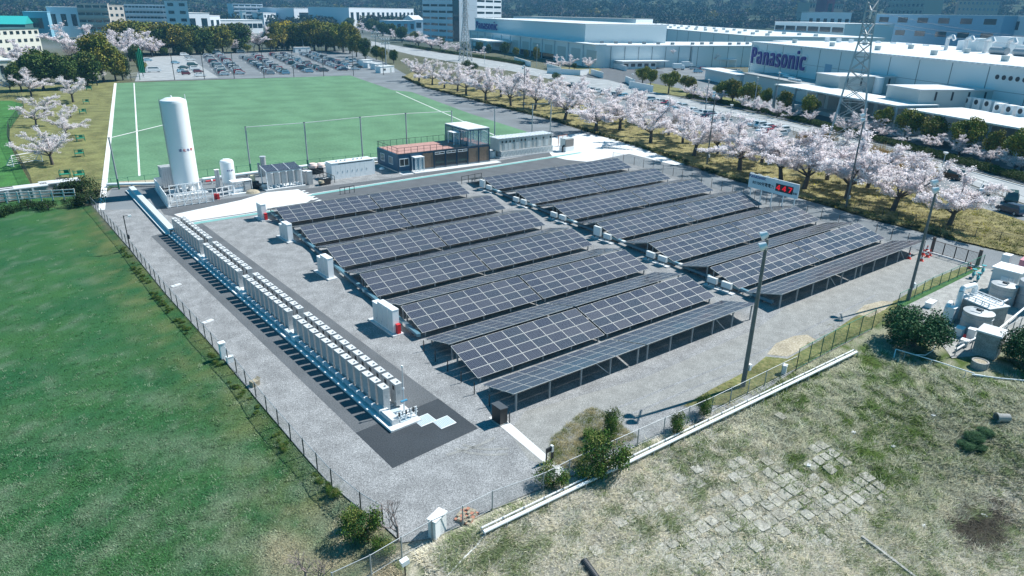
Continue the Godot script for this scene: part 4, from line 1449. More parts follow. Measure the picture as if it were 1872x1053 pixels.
func build_cabin() -> void:
	var a := P(728, 316.5)
	var b := P(894.5, 295.5)
	var l := a.distance_to(b)
	var turn := atan2(-(b - a).z, (b - a).x)
	var o := thing("blue_cabin", "dark blue modular cabin with timber panels, roof deck and glazed upper room", "building", a, turn)
	var dep := 8.2
	var h1 := 3.15
	var h2 := 6.25
	part(o, "ground_floor", MB.new().block(Vector3(l * 0.5, 0.25, -dep * 0.5), Vector3(l, h1 - 0.25, dep)), M.navy)
	part(o, "plinth", MB.new().block(Vector3(l * 0.5, 0, -dep * 0.5), Vector3(l - 0.2, 0.25, dep - 0.2)), M.concrete)
	var bay := l / 8.0
	for k in 9:
		part(o, "frame_post", MB.new().block(Vector3(bay * k + (0.07 if k == 0 else (-0.07 if k == 8 else 0.0)), 0.2, 0.02), Vector3(0.18, h1 - 0.2, 0.14)), M.navy)
		part(o, "down_pipe", MB.new().tube(Vector3(bay * k + 0.02, 0.05, 0.13), Vector3(bay * k + 0.02, h1 - 0.2, 0.13), 0.035, 0.035, 6), M.dark)
	part(o, "cornice", MB.new().block(Vector3(l * 0.5, h1, 0.0), Vector3(l + 0.12, 0.14, 0.16)), M.steel_dark)
	# bays: window, porch, timber, glass x3, timber x2
	window(o, Vector3(bay * 0.52, 1.75, 0.0), 1.75, 1.25, Vector3.BACK, 2, M.white)
	for k in [2, 6, 7]:
		for j in 11:
			part(o, "timber_board", MB.new().block(Vector3(bay * (k + 0.5), 0.35 + j * 0.235, 0.03), Vector3(bay - 0.3, 0.22, 0.06 + 0.008 * (j % 2))), M.wood)
	for k in [3, 4, 5]:
		window(o, Vector3(bay * (k + 0.5), 1.65, 0.0), bay - 0.42, 2.55, Vector3.BACK, 1, M.steel_dark, 0.0)
		window(o, Vector3(bay * (k + 0.5), 2.72, 0.03), bay - 0.46, 0.34, Vector3.BACK, 2, M.white)
	# glazed white porch
	var po := part(o, "porch", MB.new().block(Vector3(bay * 1.5, 2.55, 0.65), Vector3(1.9, 0.12, 1.5)), M.white)
	for x in [-0.85, 0.0, 0.85]:
		part(po, "porch_post", MB.new().block(Vector3(bay * 1.5 + x, 0.1, 1.3), Vector3(0.1, 2.45, 0.1)), M.white)
		part(po, "porch_rear_post", MB.new().block(Vector3(bay * 1.5 + x, 0.1, 0.15), Vector3(0.1, 2.45, 0.1)), M.white)
	part(po, "porch_glass", MB.new().block(Vector3(bay * 1.5, 0.15, 1.3), Vector3(1.7, 2.35, 0.02)), M.pane)
	part(po, "porch_step", MB.new().block(Vector3(bay * 1.5 - 0.1, 0, 1.0), Vector3(2.6, 0.15, 2.4)), M.concrete)
	# side windows
	window(o, Vector3(0.0, 1.8, -2.6), 1.5, 1.25, Vector3.LEFT, 3, M.white)
	window(o, Vector3(0.0, 1.8, -5.9), 1.5, 1.25, Vector3.LEFT, 3, M.white)
	# roof deck of boards and railing
	var ux := bay * 6.0
	var rows := 12
	for k in rows:
		part(o, "deck_board", MB.new().block(Vector3(ux * 0.5 + 0.1, h1 + 0.02 + 0.006 * (k % 2), -0.35 - (dep - 0.6) * (k + 0.5) / rows), Vector3(ux - 0.3, 0.05, (dep - 0.6) / rows - 0.03)), M.deck)
	var rp := MB.new()
	for k in 12:
		var x := 0.15 + (ux - 0.3) * k / 11.0
		part(o, "railing_post", MB.new().block(Vector3(x, h1 + 0.14, -0.08), Vector3(0.06, 1.0, 0.06)), M.fence_dark)
		part(o, "railing_post", MB.new().block(Vector3(x, h1, -dep + 0.08), Vector3(0.06, 1.1, 0.06)), M.green_steel)
	for k in 5:
		part(o, "railing_post", MB.new().block(Vector3(0.12, h1, -0.6 - (dep - 1.2) * k / 4.0), Vector3(0.06, 1.1, 0.06)), M.fence_dark)
	rp.box(Vector3(ux * 0.5, h1 + 1.12, -0.08), Vector3(ux - 0.2, 0.05, 0.05))
	rp.box(Vector3(ux * 0.5, h1 + 0.62, -0.08), Vector3(ux - 0.2, 0.035, 0.035))
	rp.box(Vector3(ux * 0.5, h1 + 1.12, -dep + 0.08), Vector3(ux - 0.2, 0.05, 0.05))
	rp.box(Vector3(0.12, h1 + 1.12, -dep * 0.5), Vector3(0.05, 0.05, dep - 0.3))
	rp.box(Vector3(0.12, h1 + 0.62, -dep * 0.5), Vector3(0.035, 0.035, dep - 0.3))
	part(o, "railing", rp, M.fence_dark)
	# glazed upper room over the last two bays
	var uw := bay * 2.0
	var up := part(o, "upper_room", MB.new().block(Vector3(ux + uw * 0.5, h1, -dep * 0.5), Vector3(uw, 0.18, dep)), M.navy)
	part(up, "upper_roof", MB.new().block(Vector3(ux + uw * 0.25, h2, -dep * 0.5), Vector3(uw * 0.5 - 0.03, 0.16, dep + 0.1)), M.roof_white)
	part(up, "upper_roof", MB.new().block(Vector3(ux + uw * 0.75, h2, -dep * 0.5), Vector3(uw * 0.5 - 0.03, 0.16, dep + 0.1)), M.roof_white)
	part(up, "roof_beam", MB.new().block(Vector3(ux + uw * 0.5, h2 - 0.2, -dep * 0.5), Vector3(uw - 0.02, 0.19, dep - 0.02)), M.navy)
	for x in [0.08, uw * 0.5, uw - 0.08]:
		for z in [-0.08, -dep * 0.34, -dep * 0.67, -dep + 0.08]:
			part(up, "upper_post", MB.new().block(Vector3(ux + x, h1 + 0.18, z), Vector3(0.16, h2 - h1 - 0.38, 0.16)), M.navy)
	for k in 2:
		part(up, "upper_pane", MB.new().block(Vector3(ux + uw * (0.25 + 0.5 * k), h1 + 0.2, -0.07), Vector3(uw * 0.5 - 0.2, h2 - h1 - 0.42, 0.02)), M.pane)
		part(up, "cross_brace", MB.new().beam(Vector3(ux + uw * 0.5 * k + 0.15, h2 - 0.4, -0.16), Vector3(ux + uw * 0.5 * (k + 1) - 0.15, h1 + 0.5, -0.16), 0.05), M.steel)
		for j in 4:
			part(up, "blind_slat", MB.new().box(Vector3(ux + uw * (0.25 + 0.5 * k), h1 + 0.9 + j * 0.5, -0.22), Vector3(uw * 0.5 - 0.4, 0.05, 0.04)), M.steel)
	for k in 3:
		part(up, "side_pane", MB.new().block(Vector3(ux + 0.05, h1 + 0.2, -dep * (0.17 + 0.33 * k)), Vector3(0.02, h2 - h1 - 0.42, dep * 0.33 - 0.2)), M.pane)
		part(up, "far_pane", MB.new().block(Vector3(ux + uw - 0.05, h1 + 0.2, -dep * (0.17 + 0.33 * k)), Vector3(0.02, h2 - h1 - 0.42, dep * 0.33 - 0.2)), M.pane)
	part(up, "rear_wall", MB.new().block(Vector3(ux + uw * 0.5, h1 + 0.18, -dep + 0.06), Vector3(uw - 0.4, h2 - h1 - 0.4, 0.08)), M.wood)
	part(up, "upper_floor", MB.new().block(Vector3(ux + uw * 0.5, h1 + 0.18, -dep * 0.5), Vector3(uw - 0.4, 0.03, dep - 0.4)), M.deck)
	# white entry box on the deck
	var en := part(o, "deck_entry", MB.new().block(Vector3(ux - 0.75, h1 + 2.3, -dep * 0.5 + 0.4), Vector3(1.4, 0.1, 2.2)), M.white)
	for x in [-1.35, -0.15]:
		for z in [-0.6, 1.4]:
			part(en, "entry_post", MB.new().block(Vector3(ux + x, h1 + 0.05, -dep * 0.5 + z), Vector3(0.12, 2.25, 0.12)), M.white)
	part(en, "entry_glass", MB.new().block(Vector3(ux - 0.75, h1 + 0.1, -dep * 0.5 + 1.4), Vector3(1.1, 2.15, 0.02)), M.pane)
	part(o, "apron", MB.new().block(Vector3(l * 0.5 + 0.8, -0.05, 0.9), Vector3(l + 1.6, 0.09, 1.8)), M.concrete)
	var ac := thing("condenser_unit", "round grey condenser beside the timber end of the cabin", "condenser", P(901, 288), 0.1)
	part(ac, "housing", MB.new().tube(Vector3.ZERO, Vector3(0, 1.25, 0), 0.62, 0.62, 16), M.off_white)
	part(ac, "fan_grille", MB.new().tube(Vector3(0, 1.25, 0), Vector3(0, 1.28, 0), 0.45, 0.45, 16), M.steel_dark)
	solo("covered_bundle", "small white covered bundle on the paving by the cabin", "bundle", MB.new().lathe([Vector2(0.55, 0.0), Vector2(0.4, 0.22), Vector2(0.12, 0.36), Vector2(0.0, 0.36)], 9), M.white, P(698, 309))


func build_storage_row() -> void:
	var a := P(914, 289.5)
	var b := P(1008, 277.5)
	var l := a.distance_to(b)
	var o := thing("battery_container_row", "long beige battery container with roof ribs and square black ports", "battery container", a, atan2(-(b - a).z, (b - a).x))
	part(o, "base", MB.new().block(Vector3(l * 0.5 + 0.3, 0, -1.2), Vector3(l + 1.4, 0.2, 3.6)), M.concrete)
	part(o, "lower_cabinet", MB.new().block(Vector3(l * 0.5, 0.2, -0.6), Vector3(l, 1.15, 2.0)), M.silver)
	for k in 14:
		part(o, "lower_panel", MB.new().block(Vector3(l * (k + 0.5) / 14.0, 0.28, 0.41), Vector3(l / 14.0 - 0.08, 0.98, 0.03)), M.off_white)
		part(o, "stay", MB.new().beam(Vector3(l * (k + 0.2) / 14.0, 0.35, 0.46), Vector3(l * (k + 0.8) / 14.0, 1.2, 0.46), 0.04), M.steel)
	var mbody := grainy(Color(0.50, 0.49, 0.46), Color(0.60, 0.59, 0.56), 2.3, 0.6, 31, 0.05, 0.86, 5.0)
	part(o, "upper_body", MB.new().block(Vector3(l * 0.5 - 0.2, 1.35, -1.4), Vector3(l + 0.4, 2.35, 2.9)), mbody)
	part(o, "roof", MB.new().block(Vector3(l * 0.5 - 0.2, 3.70, -1.4), Vector3(l + 0.7, 0.1, 3.2)), M.roof_white)
	for k in 17:
		part(o, "roof_rib", MB.new().block(Vector3(l * k / 16.0 - 0.2, 3.80, -1.4), Vector3(0.1, 0.07, 3.2)), M.white)
	for k in 15:
		part(o, "wall_rib", MB.new().block(Vector3(l * k / 14.0 - 0.1, 1.4, 0.06), Vector3(0.1, 2.25, 0.08)), M.off_white)
	for k in [0, 1, 2, 3, 5, 6, 8, 9, 11, 13]:
		part(o, "port", MB.new().block(Vector3(l * (k + 0.45) / 14.0 + 0.1, 2.9, 0.055), Vector3(0.36, 0.36, 0.03)), M.black)
	for k in [1, 2, 4, 7, 10, 12]:
		part(o, "door", MB.new().block(Vector3(l * (k + 0.5) / 14.0, 1.45, 0.07), Vector3(l / 14.0 - 0.25, 1.3, 0.04)), M.off_white)
	# screens at its end
	var s := thing("notice_screen", "two white notice panels in a steel frame beside the beige container", "notice board", P(1021, 268), 0.1)
	for k in 2:
		part(s, "panel", MB.new().block(Vector3(0.5 + k * 1.3, 0.6, 0), Vector3(1.15, 1.6, 0.06)), M.white)
	for k in 3:
		part(s, "post", MB.new().block(Vector3(-0.12 + k * 1.3, 0, 0), Vector3(0.1, 2.3, 0.1)), M.brick)
	part(s, "rail", MB.new().box(Vector3(1.2, 2.25, 0), Vector3(2.7, 0.08, 0.08)), M.brick)
	var w := thing("louvred_unit", "grey louvred cooling unit on a white base beside notice panels", "cooling unit", P(1036, 276), 0.1)
	part(w, "base", MB.new().block(Vector3.ZERO, Vector3(2.6, 1.0, 1.8)), M.white)
	for k in 9:
		part(w, "louvre", MB.new().box(Vector3(0, 1.1 + k * 0.17, 0.72), Vector3(2.4, 0.13, 0.12), Basis(Vector3.RIGHT, 0.5)), paint(0.25, 0.24, 0.23, 0.7))
	part(w, "housing", MB.new().block(Vector3(0, 1.0, -0.1), Vector3(2.4, 1.65, 1.4)), M.factory_grey)
	part(w, "elbow_pipe", MB.new().ribbon([Vector3(-1.7, 0.1, 0.4), Vector3(-1.7, 1.1, 0.4), Vector3(-1.2, 1.3, 0.4)], 0.16, 8), M.black)


# ---------------------------------------------------------------- fences
func wire_fence(label: String, pts: Array, h: float, post_m: Material, wire_m: Material, spacing: float, wires := true, rail := true, called := "chain_link_fence") -> Node3D:
	var o := thing(called, label, "fence", pts[0])
	var base: Vector3 = pts[0]
	var mesh_mb := MB.new()
	for i in pts.size() - 1:
		var a: Vector3 = pts[i] - base
		var b: Vector3 = pts[i + 1] - base
		var l := a.distance_to(b)
		var n := maxi(1, int(round(l / spacing)))
		for k in n + (1 if i == pts.size() - 2 else 0):
			var p := a.lerp(b, float(k) / n)
			part(o, "post", MB.new().tube(p - Vector3(0, 0.1, 0), p + Vector3(0, h + 0.04, 0), 0.04, 0.04, 6), post_m)
		if rail:
			part(o, "rail", MB.new().tube(a + Vector3(0, h, 0), b + Vector3(0, h, 0), 0.022, 0.022, 6), wire_m)
			part(o, "rail", MB.new().tube(a + Vector3(0, 0.08, 0), b + Vector3(0, 0.08, 0), 0.014, 0.014, 5), wire_m)
		if wires:
			var d := (b - a) / l
			var s := 0.11
			var m := int((l + h) / s)
			for k in m:
				for dirn in 2:
					var t0 := k * s - h
					var ya := 0.06
					var yb := h
					var ta := t0
					var tb := t0 + h
					if ta < 0.0:
						ya = minf(h, 0.06 - ta)
						ta = 0.0
					if tb > l:
						yb = maxf(0.06, h - (tb - l))
						tb = l
					if tb - ta < 0.05:
						continue
					if dirn == 1:
						var q := l - ta
						ta = l - tb
						tb = q
						var yy := ya
						ya = yb
						yb = yy
					var p0 := a + d * ta + Vector3(0, ya, 0)
					var p1 := a + d * tb + Vector3(0, yb, 0)
					var w := Vector3(0, 0.0045, 0)
					mesh_mb.quad(p0 - w, p1 - w, p1 + w, p0 + w)
	if wires:
		var w := part(o, "wire_mesh", mesh_mb, wire_m)
		w.set_meta("kind", "stuff")
	return o


func build_fences() -> void:
	var l := []
	for q in [[166, 374], [238, 454], [303, 537], [363, 604], [433, 681], [488, 752], [556, 832], [607, 889], [660, 933], [700, 958]]:
		l.append(P(q[0], q[1]))
	wire_fence("long grey chain link fence with black posts along the grass field", l, 1.25, M.fence_dark, M.fence_wire, 2.0)
	l = []
	for q in [[610, 1085], [679, 1052], [735, 1018], [790, 987], [846, 960], [900, 932], [993, 898], [1040, 873], [1165, 815], [1300, 754], [1455, 676]]:
		l.append(P(q[0], q[1]))
	wire_fence("grey chain link fence along the embankment foot", l, 1.3, M.galv, M.fence_wire, 2.3)
	l = []
	for q in [[1455, 676], [1520, 640], [1594, 601]]:
		l.append(P(q[0], q[1]))
	wire_fence("green mesh fence with tall green posts at the drive end", l, 1.9, M.green_steel, M.green_net, 2.2)
	l = []
	for q in [[1640, 560], [1700, 530], [1795, 487]]:
		l.append(P(q[0], q[1]))
	wire_fence("green netted fence between the drive and the water plant", l, 1.4, M.green_steel, M.green_net, 2.0)
	l = []
	for q in [[1120, 292], [1159, 302], [1230, 322], [1300, 343], [1400, 373], [1500, 402], [1600, 430], [1688, 456]]:
		l.append(P(q[0], q[1]))
	wire_fence("brown post wire fence between the panels and the cherry road", l, 1.5, M.fence_brown, M.fence_wire, 2.4)
	# sliding gate
	var ga := P(1702, 462)
	var gb := P(1786, 487)
	var gl := ga.distance_to(gb)
	var g := thing("sliding_gate", "brown steel sliding gate with thick end posts beside traffic cones", "gate", ga, atan2(-(gb - ga).z, (gb - ga).x))
	part(g, "sill", MB.new().block(Vector3(gl * 0.5, 0, 0), Vector3(gl + 1.0, 0.12, 0.5)), M.concrete)
	for k in 5:
		part(g, "gate_post", MB.new().block(Vector3(gl * k / 4.0, 0.1, 0), Vector3(0.32 if k % 4 == 0 else 0.08, 1.9 if k % 4 == 0 else 1.5, 0.2 if k % 4 == 0 else 0.08)), M.fence_brown)
	for k in 40:
		part(g, "bar", MB.new().block(Vector3(gl * (k + 0.5) / 40.0, 0.2, 0), Vector3(0.02, 1.35, 0.02)), M.fence_brown)
	part(g, "rail", MB.new().box(Vector3(gl * 0.5, 1.58, 0), Vector3(gl, 0.06, 0.06)), M.fence_brown)
	part(g, "rail", MB.new().box(Vector3(gl * 0.5, 0.2, 0), Vector3(gl, 0.06, 0.06)), M.fence_brown)
	# green fence of the sports field
	l = []
	for q in [[130, 348], [205, 341], [460, 315], [700, 291], [905, 271]]:
		l.append(P(q[0], q[1]))
	wire_fence("low green post fence along the sports field border", l, 1.25, M.green_steel, M.green_steel, 2.3, false, true, "green_field_fence")
	# net poles
	var poles := [[218, 346, 252], [459, 316, 232], [564, 309, 224], [664, 302, 214], [745, 293, 207], [827, 285, 203], [904, 277, 196], [972, 262, 190], [1005, 264, 188]]
	var tops := []
	for k in poles.size():
		var q: Array = poles[k]
		var p := P(q[0], q[1])
		var h := tall(p, q[2])
		tops.append(p + Vector3(0, h - 0.05, 0))
		var o := thing("net_pole", "tall grey net pole with a dark green foot at the sports field border", "net pole", p, 0.0, "net poles of the sports field")
		part(o, "pole", MB.new().tube(Vector3(0, 1.6, 0), Vector3(0, h, 0), 0.13, 0.11, 10), M.galv)
		part(o, "foot", MB.new().tube(Vector3.ZERO, Vector3(0, 1.6, 0), 0.14, 0.135, 10), M.green_steel)
		part(o, "cap", MB.new().tube(Vector3(0, h, 0), Vector3(0, h + 0.06, 0), 0.16, 0.16, 10), M.steel_dark)
	solo("net_cable", "pale top bar joining the net poles behind the cabin", "cable", MB.new().ribbon([tops[1], tops[2], tops[3], tops[4], tops[5]], 0.055), M.off_white)
	solo("net_cable", "pale top bar from the lone net pole to the tall tank", "cable", MB.new().ribbon([tops[0], P(322, 318) + Vector3(0, 8.3, 0)], 0.055), M.off_white)
	solo("net_cable", "thin top bar joining the two end net poles", "cable", MB.new().ribbon([tops[7], tops[8]], 0.03), M.off_white)


# ---------------------------------------------------------------- trees
var TREE := {}


func limb(mb: MB, a: Vector3, b: Vector3, ra: float, rb: float, seg := 6) -> void:
	mb.tube(a, b, ra, rb, seg, false)


func leafquad(mb: MB, p: Vector3, s: float, r: RandomNumberGenerator, up_bias := 0.3) -> void:
	var nrm := Vector3(r.randfn(), r.randfn() + up_bias, r.randfn()).normalized()
	var x := nrm.cross(Vector3(r.randfn(), r.randfn(), r.randfn())).normalized()
	var y := nrm.cross(x)
	var a := s * r.randf_range(0.6, 1.3)
	var b := s * r.randf_range(0.5, 1.0)
	mb.quad(p - x * a, p - y * b, p + x * a, p + y * b)


# spreading blossom tree about 6 m tall: returns [trunk, crown]
func cherry_meshes(sd: int, thin: float) -> Array:
	var r := RandomNumberGenerator.new()
	r.seed = sd
	var wood := MB.new()
	var crown := MB.new()
	var fork := Vector3(r.randf_range(-0.2, 0.2), 1.45, r.randf_range(-0.2, 0.2))
	limb(wood, Vector3(0, -0.15, 0), fork, 0.24, 0.17, 8)
	var tips := []
	var n := r.randi_range(5, 7)
	for i in n:
		var t := TAU * i / n + r.randf_range(-0.35, 0.35)
		var el := r.randf_range(0.35, 1.0)
		if i == n - 1:
			el = 1.35
		var dir := Vector3(cos(t) * cos(el), sin(el), sin(t) * cos(el))
		var p := fork
		var rad := 0.11
		for k in 4:
			var q := p + dir * r.randf_range(0.85, 1.25)
			limb(wood, p, q, rad, rad * 0.72, 5)
			# side shoots
			for s in 3:
				var d2 := (dir + Vector3(r.randfn(), r.randfn() * 0.4, r.randfn()) * 0.7).normalized()
				var e := q + d2 * r.randf_range(0.7, 1.5)
				limb(wood, q, e, rad * 0.4, 0.012, 4)
				tips.append([q, e])
				for s2 in 2:
					var mid := q.lerp(e, 0.55)
					var d3 := (d2 + Vector3(r.randfn(), r.randfn() * 0.35, r.randfn()) * 0.8).normalized()
					var e2 := mid + d3 * r.randf_range(0.4, 0.9)
					limb(wood, mid, e2, 0.018, 0.008, 3)
					tips.append([mid, e2])
			if k > 0:
				tips.append([p, q])
			p = q
			rad *= 0.72
			dir = (dir + Vector3(r.randfn() * 0.22, r.randfn() * 0.12 - 0.05, r.randfn() * 0.22)).normalized()
	for tp in tips:
		var a: Vector3 = tp[0]
		var b: Vector3 = tp[1]
		var c := int(38.0 * thin * (0.5 + a.distance_to(b)))
		var tone := r.randf_range(0.86, 1.06)
		for k in c:
			var p := a.lerp(b, r.randf()) + Vector3(r.randfn(), r.randfn() * 0.7, r.randfn()) * 0.13
			var f := tone * r.randf_range(0.85, 1.08)
			crown.col = Color(minf(0.90 * f, 0.93), minf(0.85 * f, 0.90), minf(0.87 * f, 0.91))
			leafquad(crown, p, 0.083, r, 1.4)
	return [wood.mesh(), crown.mesh()]


# dense round-headed evergreen of unit size: crown about 6 m across, 6.5 m tall
func round_meshes(sd: int, tones: Array, lumps: int, leaf: float, trunk_h := 1.6, squash := 1.0, per := 150) -> Array:
	var r := RandomNumberGenerator.new()
	r.seed = sd
	var wood := MB.new()
	var crown := MB.new()
	limb(wood, Vector3(0, -0.15, 0), Vector3(0, trunk_h + 0.8, 0), 0.22, 0.15, 8)
	var c0 := Vector3(0, trunk_h + 2.4 * squash, 0)
	for i in lumps:
		var d := Vector3(r.randfn(), r.randfn() * 0.9 + 0.15, r.randfn()).normalized()
		var q := r.randf_range(0.55, 1.0)
		var c := c0 + Vector3(d.x * 2.2, d.y * 2.0 * squash, d.z * 2.2) * q
		if i % 3 == 0:
			limb(wood, Vector3(0, trunk_h + r.randf() * 0.6, 0), c, 0.08, 0.03, 4)
		var rad := r.randf_range(0.65, 1.15)
		var tone: Color = tones[r.randi() % tones.size()]
		for k in per:
			var e := Vector3(r.randfn(), r.randfn(), r.randfn()).normalized()
			var p := c + e * rad * pow(r.randf(), 0.33)
			var f := r.randf_range(0.65, 1.35)
			crown.col = Color(tone.r * f, tone.g * f, tone.b * f)
			leafquad(crown, p, leaf, r, 0.5)
	return [wood.mesh(), crown.mesh()]


# leafless tree with fine upright twigs
func bare_meshes(sd: int, levels: int) -> Array:
	var r := RandomNumberGenerator.new()
	r.seed = sd
	var wood := MB.new()
	var twigs := MB.new()
	var todo := [[Vector3(0, -0.1, 0), Vector3(0, 1, 0), 1.5, 0.13, 0]]
	while todo.size() > 0:
		var t: Array = todo.pop_back()
		var a: Vector3 = t[0]
		var b: Vector3 = a + t[1] * t[2]
		var rad: float = t[3]
		limb(wood if t[4] < 3 else twigs, a, b, rad, rad * 0.65, 5 if t[4] < 3 else 3)
		if t[4] < levels:
			for k in (3 if t[4] < 3 else 4):
				var d: Vector3 = (t[1] + Vector3(r.randfn(), r.randfn() * 0.5 + 0.15, r.randfn()) * 0.5).normalized()
				todo.append([a.lerp(b, r.randf_range(0.6, 1.0)), d, t[2] * r.randf_range(0.62, 0.85), rad * 0.58, t[4] + 1])
	return [wood.mesh(), twigs.mesh()]


func make_trees() -> void:
	TREE.cherry = []
	for k in 7:
		TREE.cherry.append(cherry_meshes(40 + k, 0.85 + 0.09 * (k % 4)))
	TREE.pale = []
	for k in 2:
		TREE.pale.append(cherry_meshes(60 + k, 0.75))
	var dark := [Color(0.055, 0.10, 0.028), Color(0.07, 0.12, 0.03), Color(0.09, 0.135, 0.032), Color(0.11, 0.13, 0.03)]
	var olive := [Color(0.17, 0.17, 0.03), Color(0.21, 0.195, 0.035), Color(0.12, 0.145, 0.026), Color(0.25, 0.21, 0.04)]
	var bright := [Color(0.13, 0.17, 0.025), Color(0.18, 0.21, 0.03), Color(0.23, 0.23, 0.035)]
	TREE.dark = [round_meshes(80, dark, 48, 0.16, 0.9, 1.1), round_meshes(81, dark, 46, 0.16, 0.8, 1.2)]
	TREE.olive = [round_meshes(82, olive, 46, 0.16, 0.8, 1.1), round_meshes(83, olive, 44, 0.16, 0.9, 1.15)]
	TREE.bright = [round_meshes(84, bright, 38, 0.15, 2.0, 0.85)]
	TREE.bush = [round_meshes(85, [Color(0.028, 0.085, 0.035), Color(0.045, 0.12, 0.05), Color(0.07, 0.15, 0.06)], 46, 0.085, 0.2, 0.62, 240)]
	TREE.fresh = [round_meshes(89, [Color(0.06, 0.13, 0.02), Color(0.09, 0.17, 0.03), Color(0.035, 0.09, 0.025), Color(0.16, 0.18, 0.05)], 30, 0.10, 0.1, 0.7, 130)]
	TREE.yellow = [round_meshes(86, [Color(0.42, 0.33, 0.02), Color(0.34, 0.28, 0.03)], 26, 0.16, 0.8, 0.7)]
	TREE.bare = [bare_meshes(90, 5), bare_meshes(91, 5)]
	TREE.sprout = [bare_meshes(95, 4)]
	TREE.shrub = [round_meshes(87, [Color(0.02, 0.045, 0.016), Color(0.035, 0.07, 0.02)], 14, 0.13, 0.1, 0.5, 110)]
	TREE.hedge = [round_meshes(88, [Color(0.06, 0.10, 0.015), Color(0.08, 0.13, 0.02), Color(0.05, 0.085, 0.015)], 20, 0.12, 0.1, 0.45, 130)]


func tree(kind: String, called: String, label: String, at: Vector3, size: Vector3, group: String, turn := -1.0, variant := -1) -> Node3D:
	var set_of: Array = TREE[kind]
	var pick: Array = set_of[(rng.randi() if variant < 0 else variant) % set_of.size()]
	var blossom := kind == "cherry" or kind == "pale"
	var o := thing(called, label, "tree" if called.ends_with("tree") else "shrub", at, rng.randf() * TAU if turn < 0.0 else turn, group)
	part(o, "trunk", pick[0], M.bark if kind != "bare" and kind != "sprout" else M.twig)
	part(o, "crown", pick[1], M.blossom if blossom else (M.twig if kind == "bare" or kind == "sprout" else M.leaf))
	o.scale = size
	return o


# a tree whose foot and top are given in the picture; natural heights: cherry 6, round 6.2, bare 6
func tree_px(kind: String, called: String, label: String, px: float, py: float, ty: float, wide: float, group: String) -> Node3D:
	var at := P(px, py)
	var h := tall(at, ty)
	var nat: float = {"cherry": 5.6, "pale": 5.6, "dark": 6.4, "olive": 6.4, "bright": 6.1, "bush": 3.8, "yellow": 4.6, "bare": 6.2, "sprout": 4.4, "shrub": 3.0, "hedge": 2.8}[kind]
	var s := h / nat
	return tree(kind, called, label, at, Vector3(s * wide, s, s * wide), group)


